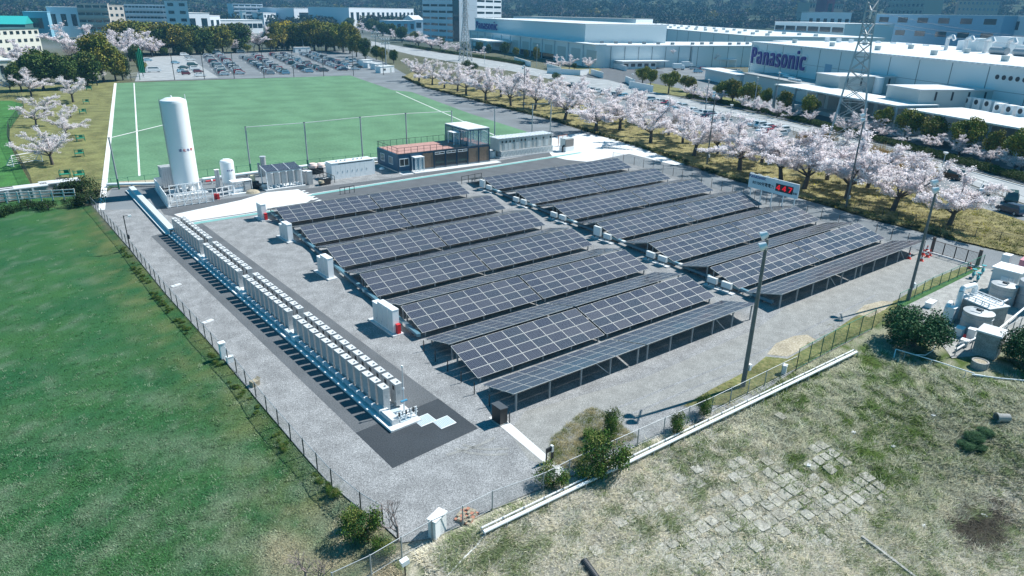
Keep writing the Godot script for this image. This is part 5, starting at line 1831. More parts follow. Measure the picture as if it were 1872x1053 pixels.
# ---------------------------------------------------------------- sports field and the lawn beside it
func build_sports_side() -> void:
	ground_sheet("sports_field", [188, 346, 211, 152, 640, 138, 718, 165, 752, 168, 860, 208, 985, 248, 985, 262, 700, 292, 460, 317, 205, 343], 0.02, M.turf)
	for q in [[211, 152, 186, 384, 0.8], [245, 152, 255, 322, 0.32], [724, 168, 906, 248, 0.3]]:
		var mb := MB.new()
		var a := P(q[0], q[1])
		var b := P(q[2], q[3])
		strip(mb, a, b, q[4], 0.03)
		setting("field_marking", mb, M.line_white)
	ground_sheet("dry_lawn", [-60, 330, -60, 160, 60, 158, 245, 148, 211, 151, 187, 345, 150, 352, 60, 345], 0.004, M.lawn_dry)
	ground_sheet("bare_strip", [216, 332, 300, 328, 300, 336, 218, 342], 0.036, M.bare_earth)
	# pale cherry trees on the lawn
	var g := "pale cherry trees on the lawn beside the sports field"
	for q in [[58, 176, 130, 1.0], [134, 187, 133, 1.0], [82, 213, 168, 1.0], [66, 231, 186, 1.05], [122, 250, 206, 1.15], [96, 301, 236, 1.1], [178, 156, 128, 1.0], [130, 215, 188, 1.0], [20, 168, 140, 1.0]]:
		tree_px("pale", "pale_cherry_tree", "pale blossoming cherry tree on the dry lawn beside the sports field", q[0], q[1], q[2], q[3], g)
	# tree belt at the head of the lawn
	var g2 := "evergreen trees at the head of the lawn"
	for q in [[80, 165, 82, 1.05, "dark"], [40, 168, 108, 0.9, "dark"], [125, 163, 96, 1.0, "dark"], [160, 160, 92, 1.05, "dark"], [190, 150, 60, 0.95, "olive"], [212, 148, 78, 0.85, "olive"], [225, 146, 96, 0.8, "dark"], [105, 150, 92, 0.9, "dark"], [250, 120, 80, 0.8, "dark"], [262, 140, 106, 0.7, "bright"]]:
		tree_px(q[4], "evergreen_tree", "dense dark evergreen tree in the belt at the lawn head" if q[4] == "dark" else (("tallest olive green tree in the belt at the lawn head" if q[0] == 190 else "shorter olive tree beside the tallest in the lawn belt") if q[4] == "olive" else "bright green bush tree by the green net"), q[0], q[1], q[2], q[3], g2 if q[4] == "dark" else "")
	for q in [[150, 118, 54, 1.5], [240, 112, 58, 1.4], [280, 104, 72, 1.2], [30, 120, 80, 1.4], [55, 130, 85, 1.2]]:
		tree_px("cherry", "cherry_tree", "blossoming cherry tree behind the evergreen belt", q[0], q[1], q[2], q[3], "cherries behind the evergreen belt")
	for q in [[135, 125, 60, 1.3], [165, 125, 66, 1.2], [222, 122, 76, 1.1], [110, 130, 85, 1.2]]:
		tree_px("bare", "bare_tree", "leafless grey tree behind the evergreen belt", q[0], q[1], q[2], q[3], "leafless trees behind the evergreen belt")
	# green stands and benches along the lawn
	for q in [[146, 286, 12], [148, 258, 12], [152, 208, 14], [158, 190, 10], [163, 165, 16], [120, 325, 12], [146, 326, 14]]:
		var at := P(q[0], q[1])
		var o := thing("green_frame_stand", "small green steel frame stand on the lawn beside the sports field", "stand", at, rng.randf_range(-0.3, 0.3), "green frame stands on the lawn")
		for k in 4:
			part(o, "leg", MB.new().block(Vector3(-0.7 if k % 2 else 0.7, 0, -0.5 if k < 2 else 0.5), Vector3(0.09, 1.3, 0.09)), M.green_net)
		part(o, "shelf", MB.new().block(Vector3(0, 0.6, 0), Vector3(1.5, 0.06, 1.1)), M.green_net)
		part(o, "top_rail", MB.new().box(Vector3(0, 1.3, 0.5), Vector3(1.5, 0.07, 0.07)), M.green_net)
		part(o, "back_panel", MB.new().block(Vector3(0.2, 0.62, -0.48), Vector3(0.7, 0.6, 0.05)), M.green_steel)
	goal("white goal frame lying on the lawn beside the curved fence", P(52, 300), 0.5, 5.0)
	goal("white goal frame standing near the green net", P(250, 143), 0.1, 6.0)
	# curved dark fence and the bright grass behind it
	var l := []
	for q in [[0, 180], [28, 181], [42, 184], [44, 200], [30, 220], [18, 236], [17, 262], [26, 280], [40, 305], [60, 342]]:
		l.append(P(q[0], q[1]))
	wire_fence("curved dark fence between bright grass and the dry lawn", l, 1.9, M.fence_dark, M.fence_dark, 2.6, true, true, "dark_curved_fence")
	ground_sheet("bright_grass", [-80, 355, -80, 186, 20, 184, 42, 190, 40, 204, 18, 236, 17, 262, 30, 290, 58, 340, 20, 352], 0.012, grainy(Color(0.035, 0.14, 0.035), Color(0.075, 0.21, 0.05), 5.0, 0.95, 41, 0.06, 0.7, 12.0))
	# terrace fence and walls at the head of the near field
	var ra := P(-30, 372)
	var rb := P(138, 362)
	var n := 9
	var o := thing("pale_rail_fence", "pale green double rail fence along the head of the grass field", "fence", ra, atan2(-(rb - ra).z, (rb - ra).x))
	var rl := ra.distance_to(rb)
	for k in n:
		part(o, "post", MB.new().block(Vector3(rl * k / (n - 1), -0.3, 0), Vector3(0.16, 1.7, 0.16)), M.off_white)
	for y in [0.35, 0.85, 1.3]:
		part(o, "rail", MB.new().box(Vector3(rl * 0.5, y, 0), Vector3(rl, 0.13, 0.09)), M.off_white)
	for q in [[38, 362, 7.0], [5, 366, 3.0], [113, 350, 5.0]]:
		var w := thing("old_concrete_platform", "mossy concrete platform behind the pale rail fence", "platform", P(q[0], q[1]), 0.06, "concrete platforms behind the rail fence")
		part(w, "wall", MB.new().block(Vector3.ZERO, Vector3(q[2], 1.5, 2.0)), M.old_concrete)
		part(w, "coping", MB.new().block(Vector3(0, 1.5, 0), Vector3(q[2] + 0.2, 0.14, 2.2)), M.concrete)
		for k in int(q[2] / 1.5):
			part(w, "pilaster", MB.new().block(Vector3(-q[2] * 0.5 + 0.6 + k * 1.5, 0, 1.05), Vector3(0.25, 1.45, 0.12)), M.concrete)
	for q in [[24, 388, 0.42], [52, 381, 0.5], [70, 382, 0.4], [88, 383, 0.55], [132, 378, 0.5], [2, 395, 0.6], [128, 352, 0.8], [150, 352, 0.9], [165, 372, 0.8]]:
		var at := G(q[0], q[1])
		tree("shrub", "small_shrub", "small dark green shrub at the foot of the rail fence", at, Vector3.ONE * q[2], "small shrubs below the rail fence")
	tree_px("sprout", "bare_tree", "small leafless shrub tree by the lattice at the field corner", 106, 348, 316, 1.0, "")


func goal(label: String, at: Vector3, turn: float, w: float) -> void:
	var o := thing("goal_frame", label, "goal", at, turn)
	part(o, "crossbar", MB.new().box(Vector3(0, 1.9, 0), Vector3(w, 0.12, 0.12)), M.white)
	for k in 2:
		var x := w * (k - 0.5)
		part(o, "upright", MB.new().block(Vector3(x, 0, 0), Vector3(0.12, 1.9, 0.12)), M.white)
		part(o, "stay", MB.new().beam(Vector3(x, 1.9, 0), Vector3(x, 0.05, -2.0), 0.08), M.white)
		part(o, "ground_bar", MB.new().beam(Vector3(x, 0.05, 0), Vector3(x, 0.05, -2.0), 0.08), M.white)
	part(o, "rear_bar", MB.new().box(Vector3(0, 0.05, -2.0), Vector3(w, 0.08, 0.08)), M.white)
	for k in 3:
		part(o, "slanting_bar", MB.new().beam(Vector3(-w * 0.5, 0.5 + k * 0.4, -1.5 + k * 0.4), Vector3(w * 0.5, 0.5 + k * 0.4, -1.5 + k * 0.4), 0.05), M.white)


# ---------------------------------------------------------------- cars
var CAR := {}


func car_shape(prof: Array, roof: Array, w: float) -> Array:
	# prof: x,y outline of the lower body; roof: x,y outline of the cabin; both extruded across z with tapered cabin
	var body := MB.new()
	var glass := MB.new()
	var hw := w * 0.5
	var lo := PackedVector2Array()
	for p in prof:
		lo.push_back(Vector2(p[0], p[1]))
	extrude(body, lo, hw, hw - 0.02)
	var k := roof.size()
	# the cabin: glass sides with a painted roof cap
	var cab := PackedVector2Array()
	for p in roof:
		cab.push_back(Vector2(p[0], p[1]))
	var top_y: float = 0.0
	for p in cab:
		top_y = maxf(top_y, p.y)
	for i in k:
		var a := cab[i]
		var b := cab[(i + 1) % k]
		var za := hw - 0.06 - (0.20 if a.y > top_y - 0.15 else 0.0)
		var zb := hw - 0.06 - (0.20 if b.y > top_y - 0.15 else 0.0)
		var top := a.y > top_y - 0.15 and b.y > top_y - 0.15
		var q := [Vector3(a.x, a.y, za), Vector3(a.x, a.y, -za), Vector3(b.x, b.y, -zb), Vector3(b.x, b.y, zb)]
		body.quad(q[0], q[1], q[2], q[3])
		if not top and absf(a.y - b.y) > 0.2:
			var mid: Vector3 = (q[0] + q[1] + q[2] + q[3]) * 0.25
			var nn: Vector3 = (q[1] - q[0]).cross(q[3] - q[0]).normalized() * 0.012
			glass.quad(mid + (q[0] - mid) * 0.84 + nn, mid + (q[1] - mid) * 0.84 + nn, mid + (q[2] - mid) * 0.84 + nn, mid + (q[3] - mid) * 0.84 + nn)
	var mid2 := Vector2.ZERO
	for p in cab:
		mid2 += p / k
	for s in [1.0, -1.0]:
		for i in range(1, k - 1):
			var v := []
			var g := []
			for p in [cab[0], cab[i], cab[i + 1]]:
				v.append(Vector3(p.x, p.y, s * (hw - 0.06 - (0.20 if p.y > top_y - 0.15 else 0.0))))
				var pw: Vector2 = mid2 + (p - mid2) * Vector2(0.84, 0.62) + Vector2(0, 0.01)
				var f: float = clampf((pw.y - cab[0].y) / maxf(0.1, top_y - cab[0].y), 0.0, 1.0)
				g.append(Vector3(pw.x, pw.y, s * (hw - 0.06 - 0.20 * f + 0.014)))
			face_out(body, v[0], v[1], v[2], s)
			face_out(glass, g[0], g[1], g[2], s)
	return [body, glass]


func face_out(mb: MB, a: Vector3, b: Vector3, d: Vector3, s: float) -> void:
	if (b - a).cross(d - a).z * s > 0.0:
		mb.tri(a, b, d)
	else:
		mb.tri(a, d, b)


func extrude(mb: MB, pts: PackedVector2Array, ha: float, hb: float) -> void:
	var n := pts.size()
	for i in n:
		var a := pts[i]
		var b := pts[(i + 1) % n]
		mb.quad(Vector3(a.x, a.y, ha), Vector3(a.x, a.y, -ha), Vector3(b.x, b.y, -ha), Vector3(b.x, b.y, ha))
	var idx := Geometry2D.triangulate_polygon(pts)
	for k in range(0, idx.size(), 3):
		for s in [1.0, -1.0]:
			face_out(mb, Vector3(pts[idx[k]].x, pts[idx[k]].y, s * ha), Vector3(pts[idx[k + 1]].x, pts[idx[k + 1]].y, s * ha), Vector3(pts[idx[k + 2]].x, pts[idx[k + 2]].y, s * ha), s)


func make_cars() -> void:
	var sedan := car_shape([[-2.2, 0.3], [2.2, 0.3], [2.25, 0.6], [2.1, 0.78], [1.0, 0.92], [-1.5, 0.96], [-2.15, 0.9], [-2.25, 0.6]], [[1.05, 0.92], [0.35, 1.42], [-0.85, 1.44], [-1.65, 0.96]], 1.72)
	var hatch := car_shape([[-1.9, 0.3], [1.9, 0.3], [1.95, 0.6], [1.8, 0.84], [1.1, 0.98], [-1.8, 1.0], [-1.92, 0.6]], [[1.15, 0.97], [0.5, 1.5], [-1.4, 1.54], [-1.85, 1.0]], 1.68)
	var wagon := car_shape([[-2.25, 0.32], [2.25, 0.32], [2.3, 0.7], [2.1, 0.92], [1.3, 1.05], [-2.2, 1.08], [-2.3, 0.6]], [[1.4, 1.04], [0.65, 1.74], [-1.95, 1.78], [-2.25, 1.08]], 1.78)
	var kei := car_shape([[-1.68, 0.3], [1.68, 0.3], [1.72, 0.75], [1.35, 1.0], [-1.66, 1.02], [-1.7, 0.6]], [[1.4, 0.99], [0.95, 1.66], [-1.4, 1.7], [-1.66, 1.02]], 1.48)
	var van := car_shape([[-2.5, 0.34], [2.5, 0.34], [2.55, 0.8], [2.3, 1.15], [-2.5, 1.2], [-2.55, 0.6]], [[2.3, 1.14], [1.55, 2.0], [-2.35, 2.05], [-2.5, 1.2]], 1.8)
	CAR = {"sedan": [sedan, 1.35, 0.31], "hatchback": [hatch, 1.18, 0.3], "estate car": [wagon, 1.42, 0.34], "small box car": [kei, 1.12, 0.28], "van": [van, 1.6, 0.33]}
	for k in CAR:
		var e: Array = CAR[k]
		var wheel := MB.new()
		wheel.tube(Vector3(0, 0, -0.1), Vector3(0, 0, 0.1), e[2], e[2], 12)
		var hub := MB.new()
		hub.tube(Vector3(0, 0, -0.108), Vector3(0, 0, 0.108), e[2] * 0.6, e[2] * 0.6, 10)
		e[0] = [e[0][0].mesh(), e[0][1].mesh()]
		e.append(wheel.mesh())
		e.append(hub.mesh())


var car_paint := {}


func car(kind: String, colour: String, at: Vector3, turn: float, where: String, group: String) -> Node3D:
	if car_paint.is_empty():
		for q in [["white", 0.76, 0.77, 0.78], ["silver", 0.42, 0.45, 0.47], ["black", 0.018, 0.02, 0.024], ["dark green", 0.02, 0.07, 0.075], ["dark blue", 0.02, 0.045, 0.10], ["red", 0.42, 0.02, 0.03], ["maroon", 0.14, 0.012, 0.03], ["pale blue", 0.30, 0.50, 0.62], ["orange", 0.5, 0.13, 0.03], ["grey", 0.13, 0.15, 0.16]]:
			var m := paint(q[1], q[2], q[3], 0.3)
			m.clearcoat_enabled = true
			m.clearcoat = 0.7
			m.clearcoat_roughness = 0.06
			car_paint[q[0]] = m
	var e: Array = CAR[kind]
	var o := thing("parked_car" if kind != "van" else "parked_van", "%s %s %s" % [colour, kind, where], "car" if kind != "van" else "van", at, turn, group)
	part(o, "body", e[0][0], car_paint[colour])
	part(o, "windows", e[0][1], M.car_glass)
	var hw := 0.74 if kind != "small box car" else 0.62
	for k in 4:
		var w := part(o, "wheel", e[3], M.rubber, Vector3(e[1] if k < 2 else -e[1], e[2], hw if k % 2 else -hw))
		part(w, "hub", e[4], M.alu)
	return o


func car_colour(r: RandomNumberGenerator) -> String:
	var bag := ["white", "white", "white", "white", "white", "white", "white", "white", "silver", "silver", "silver", "silver", "black", "black", "dark green", "dark blue", "grey", "pale blue", "red", "maroon"]
	return bag[r.randi() % bag.size()]


func car_kind(r: RandomNumberGenerator) -> String:
	var bag := ["sedan", "hatchback", "hatchback", "estate car", "estate car", "small box car"]
	return bag[r.randi() % bag.size()]


func build_car_park() -> void:
	make_cars()
	ground_sheet("car_park", [246, 149, 262, 104, 470, 95, 640, 92, 668, 98, 720, 136, 745, 165, 718, 165, 640, 138.5], 0.008, M.asphalt_pale)
	ground_sheet("dusty_car_park_corner", [247, 148.6, 263, 104.5, 345, 101.5, 366, 120, 400, 142], 0.016, M.asphalt_dust)
	ground_sheet("junction_road", [718, 165, 752, 168, 790, 178, 840, 196, 900, 176, 770, 145, 745, 138, 700, 112, 640, 92, 668, 110], 0.012, M.asphalt_pale)
	var r := RandomNumberGenerator.new()
	r.seed = 77
	var where := "in the rows of the car park beyond the sports field"
	# each column: from far picture point to near picture point; cars stand across it
	var cols := [[378, 102, 411, 138], [399, 100, 439, 136], [443, 103, 495, 136], [463, 101, 523, 136], [496, 100, 566, 133], [514, 99, 592, 131], [552, 99, 628, 129], [570, 98, 650, 128]]
	for q in cols:
		var a := P(q[0], q[1])
		var b := P(q[2], q[3])
		var d := (b - a).normalized()
		var n := int(a.distance_to(b) / 3.1)
		var mb := MB.new()
		for k in n:
			var p := b - d * 3.1 * k
			if k > 1 and r.randf() < 0.05:
				continue
			var o := car(car_kind(r), car_colour(r), p + Vector3(0, 0.02, 0), atan2(-(-d.x), d.z) + (PI if r.randf() < 0.3 else 0.0) + r.randf_range(-0.03, 0.03), where, "cars in the rows of the big car park")
			o.rotation.y = atan2(d.x, d.z) + (0.0 if r.randf() < 0.7 else PI) + r.randf_range(-0.03, 0.03)
	for q in [[337, 102, "white", "estate car"], [345, 106, "silver", "hatchback"], [349, 111, "white", "sedan"], [321, 117, "pale blue", "hatchback"], [336, 126, "dark green", "sedan"], [333, 133, "pale blue", "hatchback"], [340, 137, "maroon", "small box car"], [352, 121, "dark green", "estate car"], [357, 128, "white", "estate car"], [362, 133, "maroon", "hatchback"], [367, 140, "white", "sedan"], [271, 112, "pale blue", "hatchback"]]:
		var o := car(q[3], q[2], P(q[0], q[1]) + Vector3(0, 0.03, 0), 0.0, "on the pale dusty corner of the car park", "cars on the dusty corner of the car park")
		o.rotation.y = r.randf_range(-0.12, 0.12) + 0.05
	var bus := car("van", "white", P(281.5, 132) + Vector3(0, 0.03, 0), 0.0, "alone beside the green net of the car park", "")
	bus.scale = Vector3.ONE * 1.12
	for q in [[396, 98, "white"], [440, 97, "silver"]]:
		car("van", q[2], P(q[0], q[1]) + Vector3(0, 0.03, 0), 0.0, "at the far edge of the car park", "")
	for q in [[634, 110], [641, 114], [648, 113], [655, 117], [662, 118]]:
		car("van", "white", P(q[0], q[1]) + Vector3(0, 0.02, 0), 1.2, "in the row beside the white huts", "white vans beside the huts")
	for q in [[642, 127, "white"], [654, 125, "black"]]:
		car("estate car", q[2], P(q[0], q[1]) + Vector3(0, 0.02, 0), 0.2, "at the car park end beside the white huts", "")
	# painted bay lines and arrows
	for q in cols:
		var a := P(q[0] - 12, q[1])
		var b := P(q[2] - 14, q[3])
		for k in 6:
			var mb := MB.new()
			var p := a.lerp(b, (k + 0.5) / 6.0)
			strip(mb, p, p + (b - a).normalized() * 3.0, 0.25, 0.022)
			setting("bay_marking", mb, M.line_white)
	# huts
	for q in [[672, 120, 6.0, 2.6], [681, 124, 6.0, 2.4], [693, 127, 5.0, 2.6], [708, 133, 8.0, 2.7], [554, 96, 10.0, 3.0]]:
		var h := thing("white_hut", "small flat roofed white hut " + ("in the row beside the car park vans" if q[0] > 600 else "at the far end of the car park"), "hut", P(q[0], q[1]), 0.25 if q[0] > 600 else 0.0, "huts at the car park" if q[0] > 600 else "")
		part(h, "wall", MB.new().block(Vector3(0, 0, -1.5), Vector3(q[2], q[3], 3.4)), M.white)
		part(h, "roof", MB.new().block(Vector3(0, q[3], -1.5), Vector3(q[2] + 0.3, 0.15, 3.7)), M.roof_white)
		window(h, Vector3(-q[2] * 0.2, 1.5, 0.2), 1.2, 0.9, Vector3.BACK, 2, M.alu)
		part(h, "door", MB.new().block(Vector3(q[2] * 0.25, 0.1, 0.21), Vector3(0.9, 2.0, 0.04)), M.factory_grey)
	# posts of the net between field and car park
	for k in 9:
		var px := 265.0 + k * 54.5
		var py := 147.5 - k * 1.28
		if k == 0:
			px = 240
		var p := P(px, py)
		var o := thing("net_post", "dark slim net post between sports field and car park", "net post", p, 0.0, "net posts before the car park")
		part(o, "post", MB.new().tube(Vector3.ZERO, Vector3(0, 9.6, 0), 0.13, 0.12, 8), M.fence_dark)
		part(o, "cap", MB.new().tube(Vector3(0, 9.6, 0), Vector3(0, 9.75, 0), 0.16, 0.16, 8), M.fence_dark)
	var gn := thing("green_net_screen", "bright green hanging net beside the white van", "net", P(262, 146))
	var nb := MB.new()
	for k in 7:
		var x := -0.9 + k * 0.3
		nb.quad(Vector3(x, 2.5, 0.25 * (k % 2)), Vector3(x + 0.3, 2.5, 0.25 * ((k + 1) % 2)), Vector3(x + 0.3, 11.5 - absf(k - 3) * 0.6, 0.25 * ((k + 1) % 2)), Vector3(x, 11.5 - absf(k - 3.5) * 0.6, 0.25 * (k % 2)))
	part(gn, "net", nb, M.green_net)
	part(gn, "pole", MB.new().tube(Vector3(-1.1, 0, 0), Vector3(-1.1, 9.8, 0), 0.14, 0.12, 8), M.green_steel)
	# floodlights behind
	for q in [[441, 96, 50], [555, 93, 48], [706, 120, 72], [688, 108, 60]]:
		var p := P(q[0], q[1])
		var h := tall(p, q[2])
		var o := thing("stadium_light", "slim grey mast with eight floodlights by the car park", "floodlight mast", p, 0.0, "floodlight masts round the car park")
		part(o, "mast", MB.new().tube(Vector3.ZERO, Vector3(0, h, 0), 0.3, 0.18, 8), M.galv)
		for j in 2:
			part(o, "cross_bar", MB.new().box(Vector3(0, h - 0.3 - j * 2.0, 0), Vector3(4.6, 0.16, 0.16)), M.galv)
			for k in 4:
				part(o, "lamp", MB.new().tube(Vector3(-2.0 + k * 1.33, h + 0.35 - j * 2.0, 0), Vector3(-2.0 + k * 1.33, h + 0.1 - j * 2.0, 0.5), 0.3, 0.48, 10), M.white_gloss)


# ---------------------------------------------------------------- verge, roads, street trees
func along(pts: Array, step: float) -> Array:
	var r := []
	for i in pts.size() - 1:
		var a: Vector3 = pts[i]
		var b: Vector3 = pts[i + 1]
		var n := maxi(1, int(a.distance_to(b) / step))
		for k in n:
			r.append(a.lerp(b, (k + 0.5) / n))
	return r


func px_path(q: Array) -> Array:
	var r := []
	for k in range(0, q.size(), 2):
		r.append(P(q[k], q[k + 1]))
	return r


func build_verge() -> void:
	ground_sheet("access_road", [735, 142, 775, 161, 1000, 218, 1180, 275, 1244, 300, 1308, 320, 1363, 336, 1504, 375, 1601, 404, 1680, 424, 1746, 441, 1872, 470, 1960, 492, 1960, 545, 1872, 520, 1690, 460, 1395, 372, 1235, 323, 1120, 290, 1060, 245, 985, 250, 860, 208, 752, 168, 718, 165], 0.010, M.asphalt_pale)
	ground_sheet("cherry_verge", [736, 141, 776, 160, 1000, 216, 1180, 273, 1244, 298, 1308, 318, 1363, 334, 1504, 373, 1601, 402, 1680, 422, 1746, 439, 1872, 468, 1960, 490, 1960, 430, 1872, 405, 1700, 352, 1560, 315, 1400, 272, 1250, 232, 1100, 200, 900, 156, 766, 126], 0.10, M.verge)
	ground_sheet("roadside_parking", [1036, 152, 1145, 170, 1260, 198, 1400, 226, 1560, 272, 1700, 312, 1872, 374, 1960, 400, 1960, 430, 1872, 405, 1700, 352, 1560, 315, 1400, 272, 1250, 232, 1100, 200, 1000, 180], 0.014, M.asphalt_pale)
	ground_sheet("main_road", [560, 55, 640, 68, 694, 78, 756, 89, 814, 98, 882, 108, 933, 116, 996, 129, 1060, 140, 1111, 146, 1193, 168, 1260, 182, 1400, 212, 1500, 238, 1600, 265, 1700, 293, 1872, 340, 2000, 378, 2000, 410, 1872, 372, 1700, 311, 1560, 271, 1400, 225, 1260, 197, 1180, 180, 1036, 151, 940, 131, 865, 119, 814, 111, 756, 101, 711, 90, 640, 76, 560, 60], 0.018, M.asphalt_dust)
	ground_sheet("factory_entrance", [1060, 139, 1111, 146, 1193, 168, 1215, 160, 1240, 150, 1210, 130, 1120, 118, 1080, 124], 0.016, M.asphalt)
	ground_sheet("factory_yard", [1200, 165, 1260, 180, 1400, 210, 1500, 236, 1700, 291, 1872, 338, 2000, 372, 2060, 320, 1872, 270, 1600, 205, 1370, 140, 1260, 118, 1180, 112, 1100, 112, 1180, 140], 0.012, M.asphalt_pale)
	# road lines
	for q in [[[1193, 172, 1260, 187, 1400, 217, 1500, 243, 1600, 270, 1700, 299, 1872, 352], 6.0, 0.22], [[1260, 192, 1400, 221, 1560, 264, 1700, 303, 1872, 360], 6.0, 0.18], [[711, 84, 814, 104, 933, 122, 1036, 144], 9.0, 0.3]]:
		var pts := along(px_path(q[0]), q[1])
		for k in pts.size() - 1:
			if k % 2 == 0:
				var mb := MB.new()
				strip(mb, pts[k], pts[k + 1], q[2], 0.026)
				setting("lane_marking", mb, M.line_white)
	for q in [[1193, 168.5, 1260, 183], [1260, 183, 1400, 213], [1400, 213, 1500, 239], [1500, 239, 1600, 266], [1600, 266, 1700, 294], [1700, 294, 1872, 341.5]]:
		var mb := MB.new()
		mb.beam(P(q[0], q[1]) + Vector3(0, 0.06, 0), P(q[2], q[3]) + Vector3(0, 0.06, 0), 0.3, 0.16)
		setting("kerb", mb, M.concrete)
	# parking bay lines
	for k in 15:
		var a := P(1690 + k * 22.0, 345 + k * 8.2)
		var mb := MB.new()
		strip(mb, a, a + Vector3(-2.2, 0, -4.2), 0.2, 0.022)
		setting("bay_marking", mb, M.line_white)
	# steps through the verge
	var st := thing("garden_steps", "pale concrete steps climbing through the cherry verge", "steps", P(1156, 273), 0.65)
	for k in 9:
		part(st, "step", MB.new().block(Vector3(0, 0, -k * 0.75), Vector3(2.2, 0.12 + 0.05 * k, 0.62)), M.concrete)
	# cherries
	var g := "blossoming cherry trees on the verge"
	var n := 0
	for q in [[766, 149, 106, 1.25], [790, 155, 112, 1.15], [812, 162, 118, 1.2], [836, 168, 121, 1.15], [852, 173, 122, 1.25], [872, 165, 122, 1.2], [888, 184, 130, 1.3], [916, 178, 128, 1.2], [934, 194, 134, 1.25], [958, 182, 132, 1.2], [978, 200, 138, 1.3], [1003, 190, 140, 1.25], [1032, 220, 150, 1.35], [1058, 204, 148, 1.25], [1089, 240, 165, 1.4], [1114, 216, 158, 1.25], [1133, 238, 168, 1.35], [1160, 226, 170, 1.2], [1189, 262, 186, 1.4], [1222, 248, 190, 1.25], [1248, 262, 200, 1.2], [1268, 286, 204, 1.4], [1312, 282, 212, 1.3], [1352, 312, 222, 1.4], [1392, 298, 228, 1.3], [1428, 330, 240, 1.4], [1469, 346, 246, 1.45], [1512, 330, 248, 1.35], [1548, 364, 252, 1.4], [1585, 344, 262, 1.25], [1631, 386, 282, 1.4], [1676, 366, 296, 1.2], [1734, 413, 318, 1.35]]:
		tree_px("cherry", "cherry_tree", "white blossoming cherry tree on the dry verge between access road and parking", q[0], q[1], q[2] + (q[1] - q[2]) * 0.06, q[3] * 0.93, g)
	# low shrubs edging the verge
	var shrub0 := tree("shrub", "verge_shrub", "clipped dark green shrub ball edging the cherry verge", P(737, 142), Vector3.ONE * 0.26, "shrubs edging the cherry verge", 0.0, 0)
	for p in along(px_path([737, 142, 776, 160.5, 840, 177, 900, 192, 1000, 217, 1090, 245, 1180, 274, 1260, 300]), 1.9):
		copy(shrub0, p + Vector3(rng.randf_range(-0.2, 0.2), 0.02, rng.randf_range(-0.2, 0.2)), rng.randf() * TAU, "", Vector3.ONE * rng.randf_range(0.22, 0.34))
	for p in along(px_path([1250, 300, 1308, 319, 1363, 335, 1504, 374, 1601, 403, 1680, 423, 1746, 440]), 2.2):
		copy(shrub0, p + Vector3(rng.randf_range(0.2, 0.9), 0.02, rng.randf_range(-0.3, 0.3)), rng.randf() * TAU, "", Vector3(0.5, 0.2, 0.5) * rng.randf_range(0.7, 1.1))
	# weeds and straw of the verge
	var tuft := tuft_mesh(10, 0.3, 0.3, 0.05, 15, 1.2)
	var xf := []
	var cols := PackedColorArray()
	var r := RandomNumberGenerator.new()
	r.seed = 31
	var outline := PackedVector2Array()
	for q in [[736, 141], [776, 160], [1000, 216], [1180, 273], [1244, 298], [1308, 318], [1363, 334], [1504, 373], [1601, 402], [1680, 422], [1746, 439], [1900, 474], [1872, 405], [1700, 352], [1560, 315], [1400, 272], [1250, 232], [1100, 200], [900, 156], [766, 126]]:
		outline.push_back(Vector2(q[0], q[1]))
	for i in 26000:
		var s := Vector2(r.randf_range(736, 1900), r.randf_range(126, 500))
		if not Geometry2D.is_point_in_polygon(s, outline):
			continue
		var p := P(s.x, s.y, 0.1)
		var a := nz.get_noise_2d(p.x * 2.0, p.z * 2.0)
		var c := Color(0.36, 0.31, 0.14).lerp(Color(0.12, 0.14, 0.03), clampf(0.45 + a * 1.6, 0, 1))
		if r.randf() < 0.06:
			c = Color(0.45, 0.40, 0.03)
		var f := r.randf_range(0.7, 1.3)
		cols.push_back(Color(c.r * f, c.g * f, c.b * f))
		xf.append(Transform3D(Basis(Vector3.UP, r.randf() * TAU).scaled(Vector3.ONE * r.randf_range(0.7, 1.5)), p))
	scatter("verge_grass", "dry yellow grass and weeds under the cherry trees", tuft, M.straw, xf, cols)
	# tall reeds near the pylon
	xf = []
	cols = PackedColorArray()
	var reed := tuft_mesh(12, 0.35, 1.7, 0.05, 17, 0.25)
	for i in 900:
		var t := r.randf()
		var p := P(1592 + 112 * t + r.randfn() * 7.0, 284 + 36 * t + r.randfn() * 6.0)
		var c := Color(0.50, 0.33, 0.12)
		var f := r.randf_range(0.75, 1.25)
		cols.push_back(Color(c.r * f, c.g * f, c.b * f))
		xf.append(Transform3D(Basis(Vector3.UP, r.randf() * TAU).scaled(Vector3.ONE * r.randf_range(0.8, 1.3)), p))
	for i in 500:
		var p := P(1490 + r.randfn() * 16.0, 254 + r.randfn() * 4.0)
		var f := r.randf_range(0.7, 1.2)
		cols.push_back(Color(0.42 * f, 0.27 * f, 0.12 * f))
		xf.append(Transform3D(Basis(Vector3.UP, r.randf() * TAU).scaled(Vector3.ONE * r.randf_range(0.6, 1.0)), p))
	scatter("dry_reeds", "tall golden dry reeds beside the pylon at the road", reed, M.straw, xf, cols)
	# parked cars by the road
	r.seed = 78
	var where := "parked in the roadside strip behind the cherry trees"
	var gp := "cars parked behind the cherry trees"
	for q in [[1040, 160, 1170, 186, 2.75], [1182, 185, 1262, 202, 2.7], [1186, 192, 1264, 209, 2.7], [1266, 206, 1344, 223, 2.7], [1270, 214, 1342, 231, 2.7], [1378, 231, 1448, 249, 2.7], [1384, 240, 1446, 257, 2.7]]:
		var a := P(q[0], q[1])
		var b := P(q[2], q[3])
		var d := (b - a).normalized()
		for k in int(a.distance_to(b) / q[4]):
			if r.randf() < 0.12:
				continue
			var o := car(car_kind(r), car_colour(r), a + d * q[4] * k + Vector3(0, 0.02, 0), 0.0, where, gp)
			o.rotation.y = atan2(d.x, d.z) + 0.12 + (PI if r.randf() < 0.5 else 0.0)
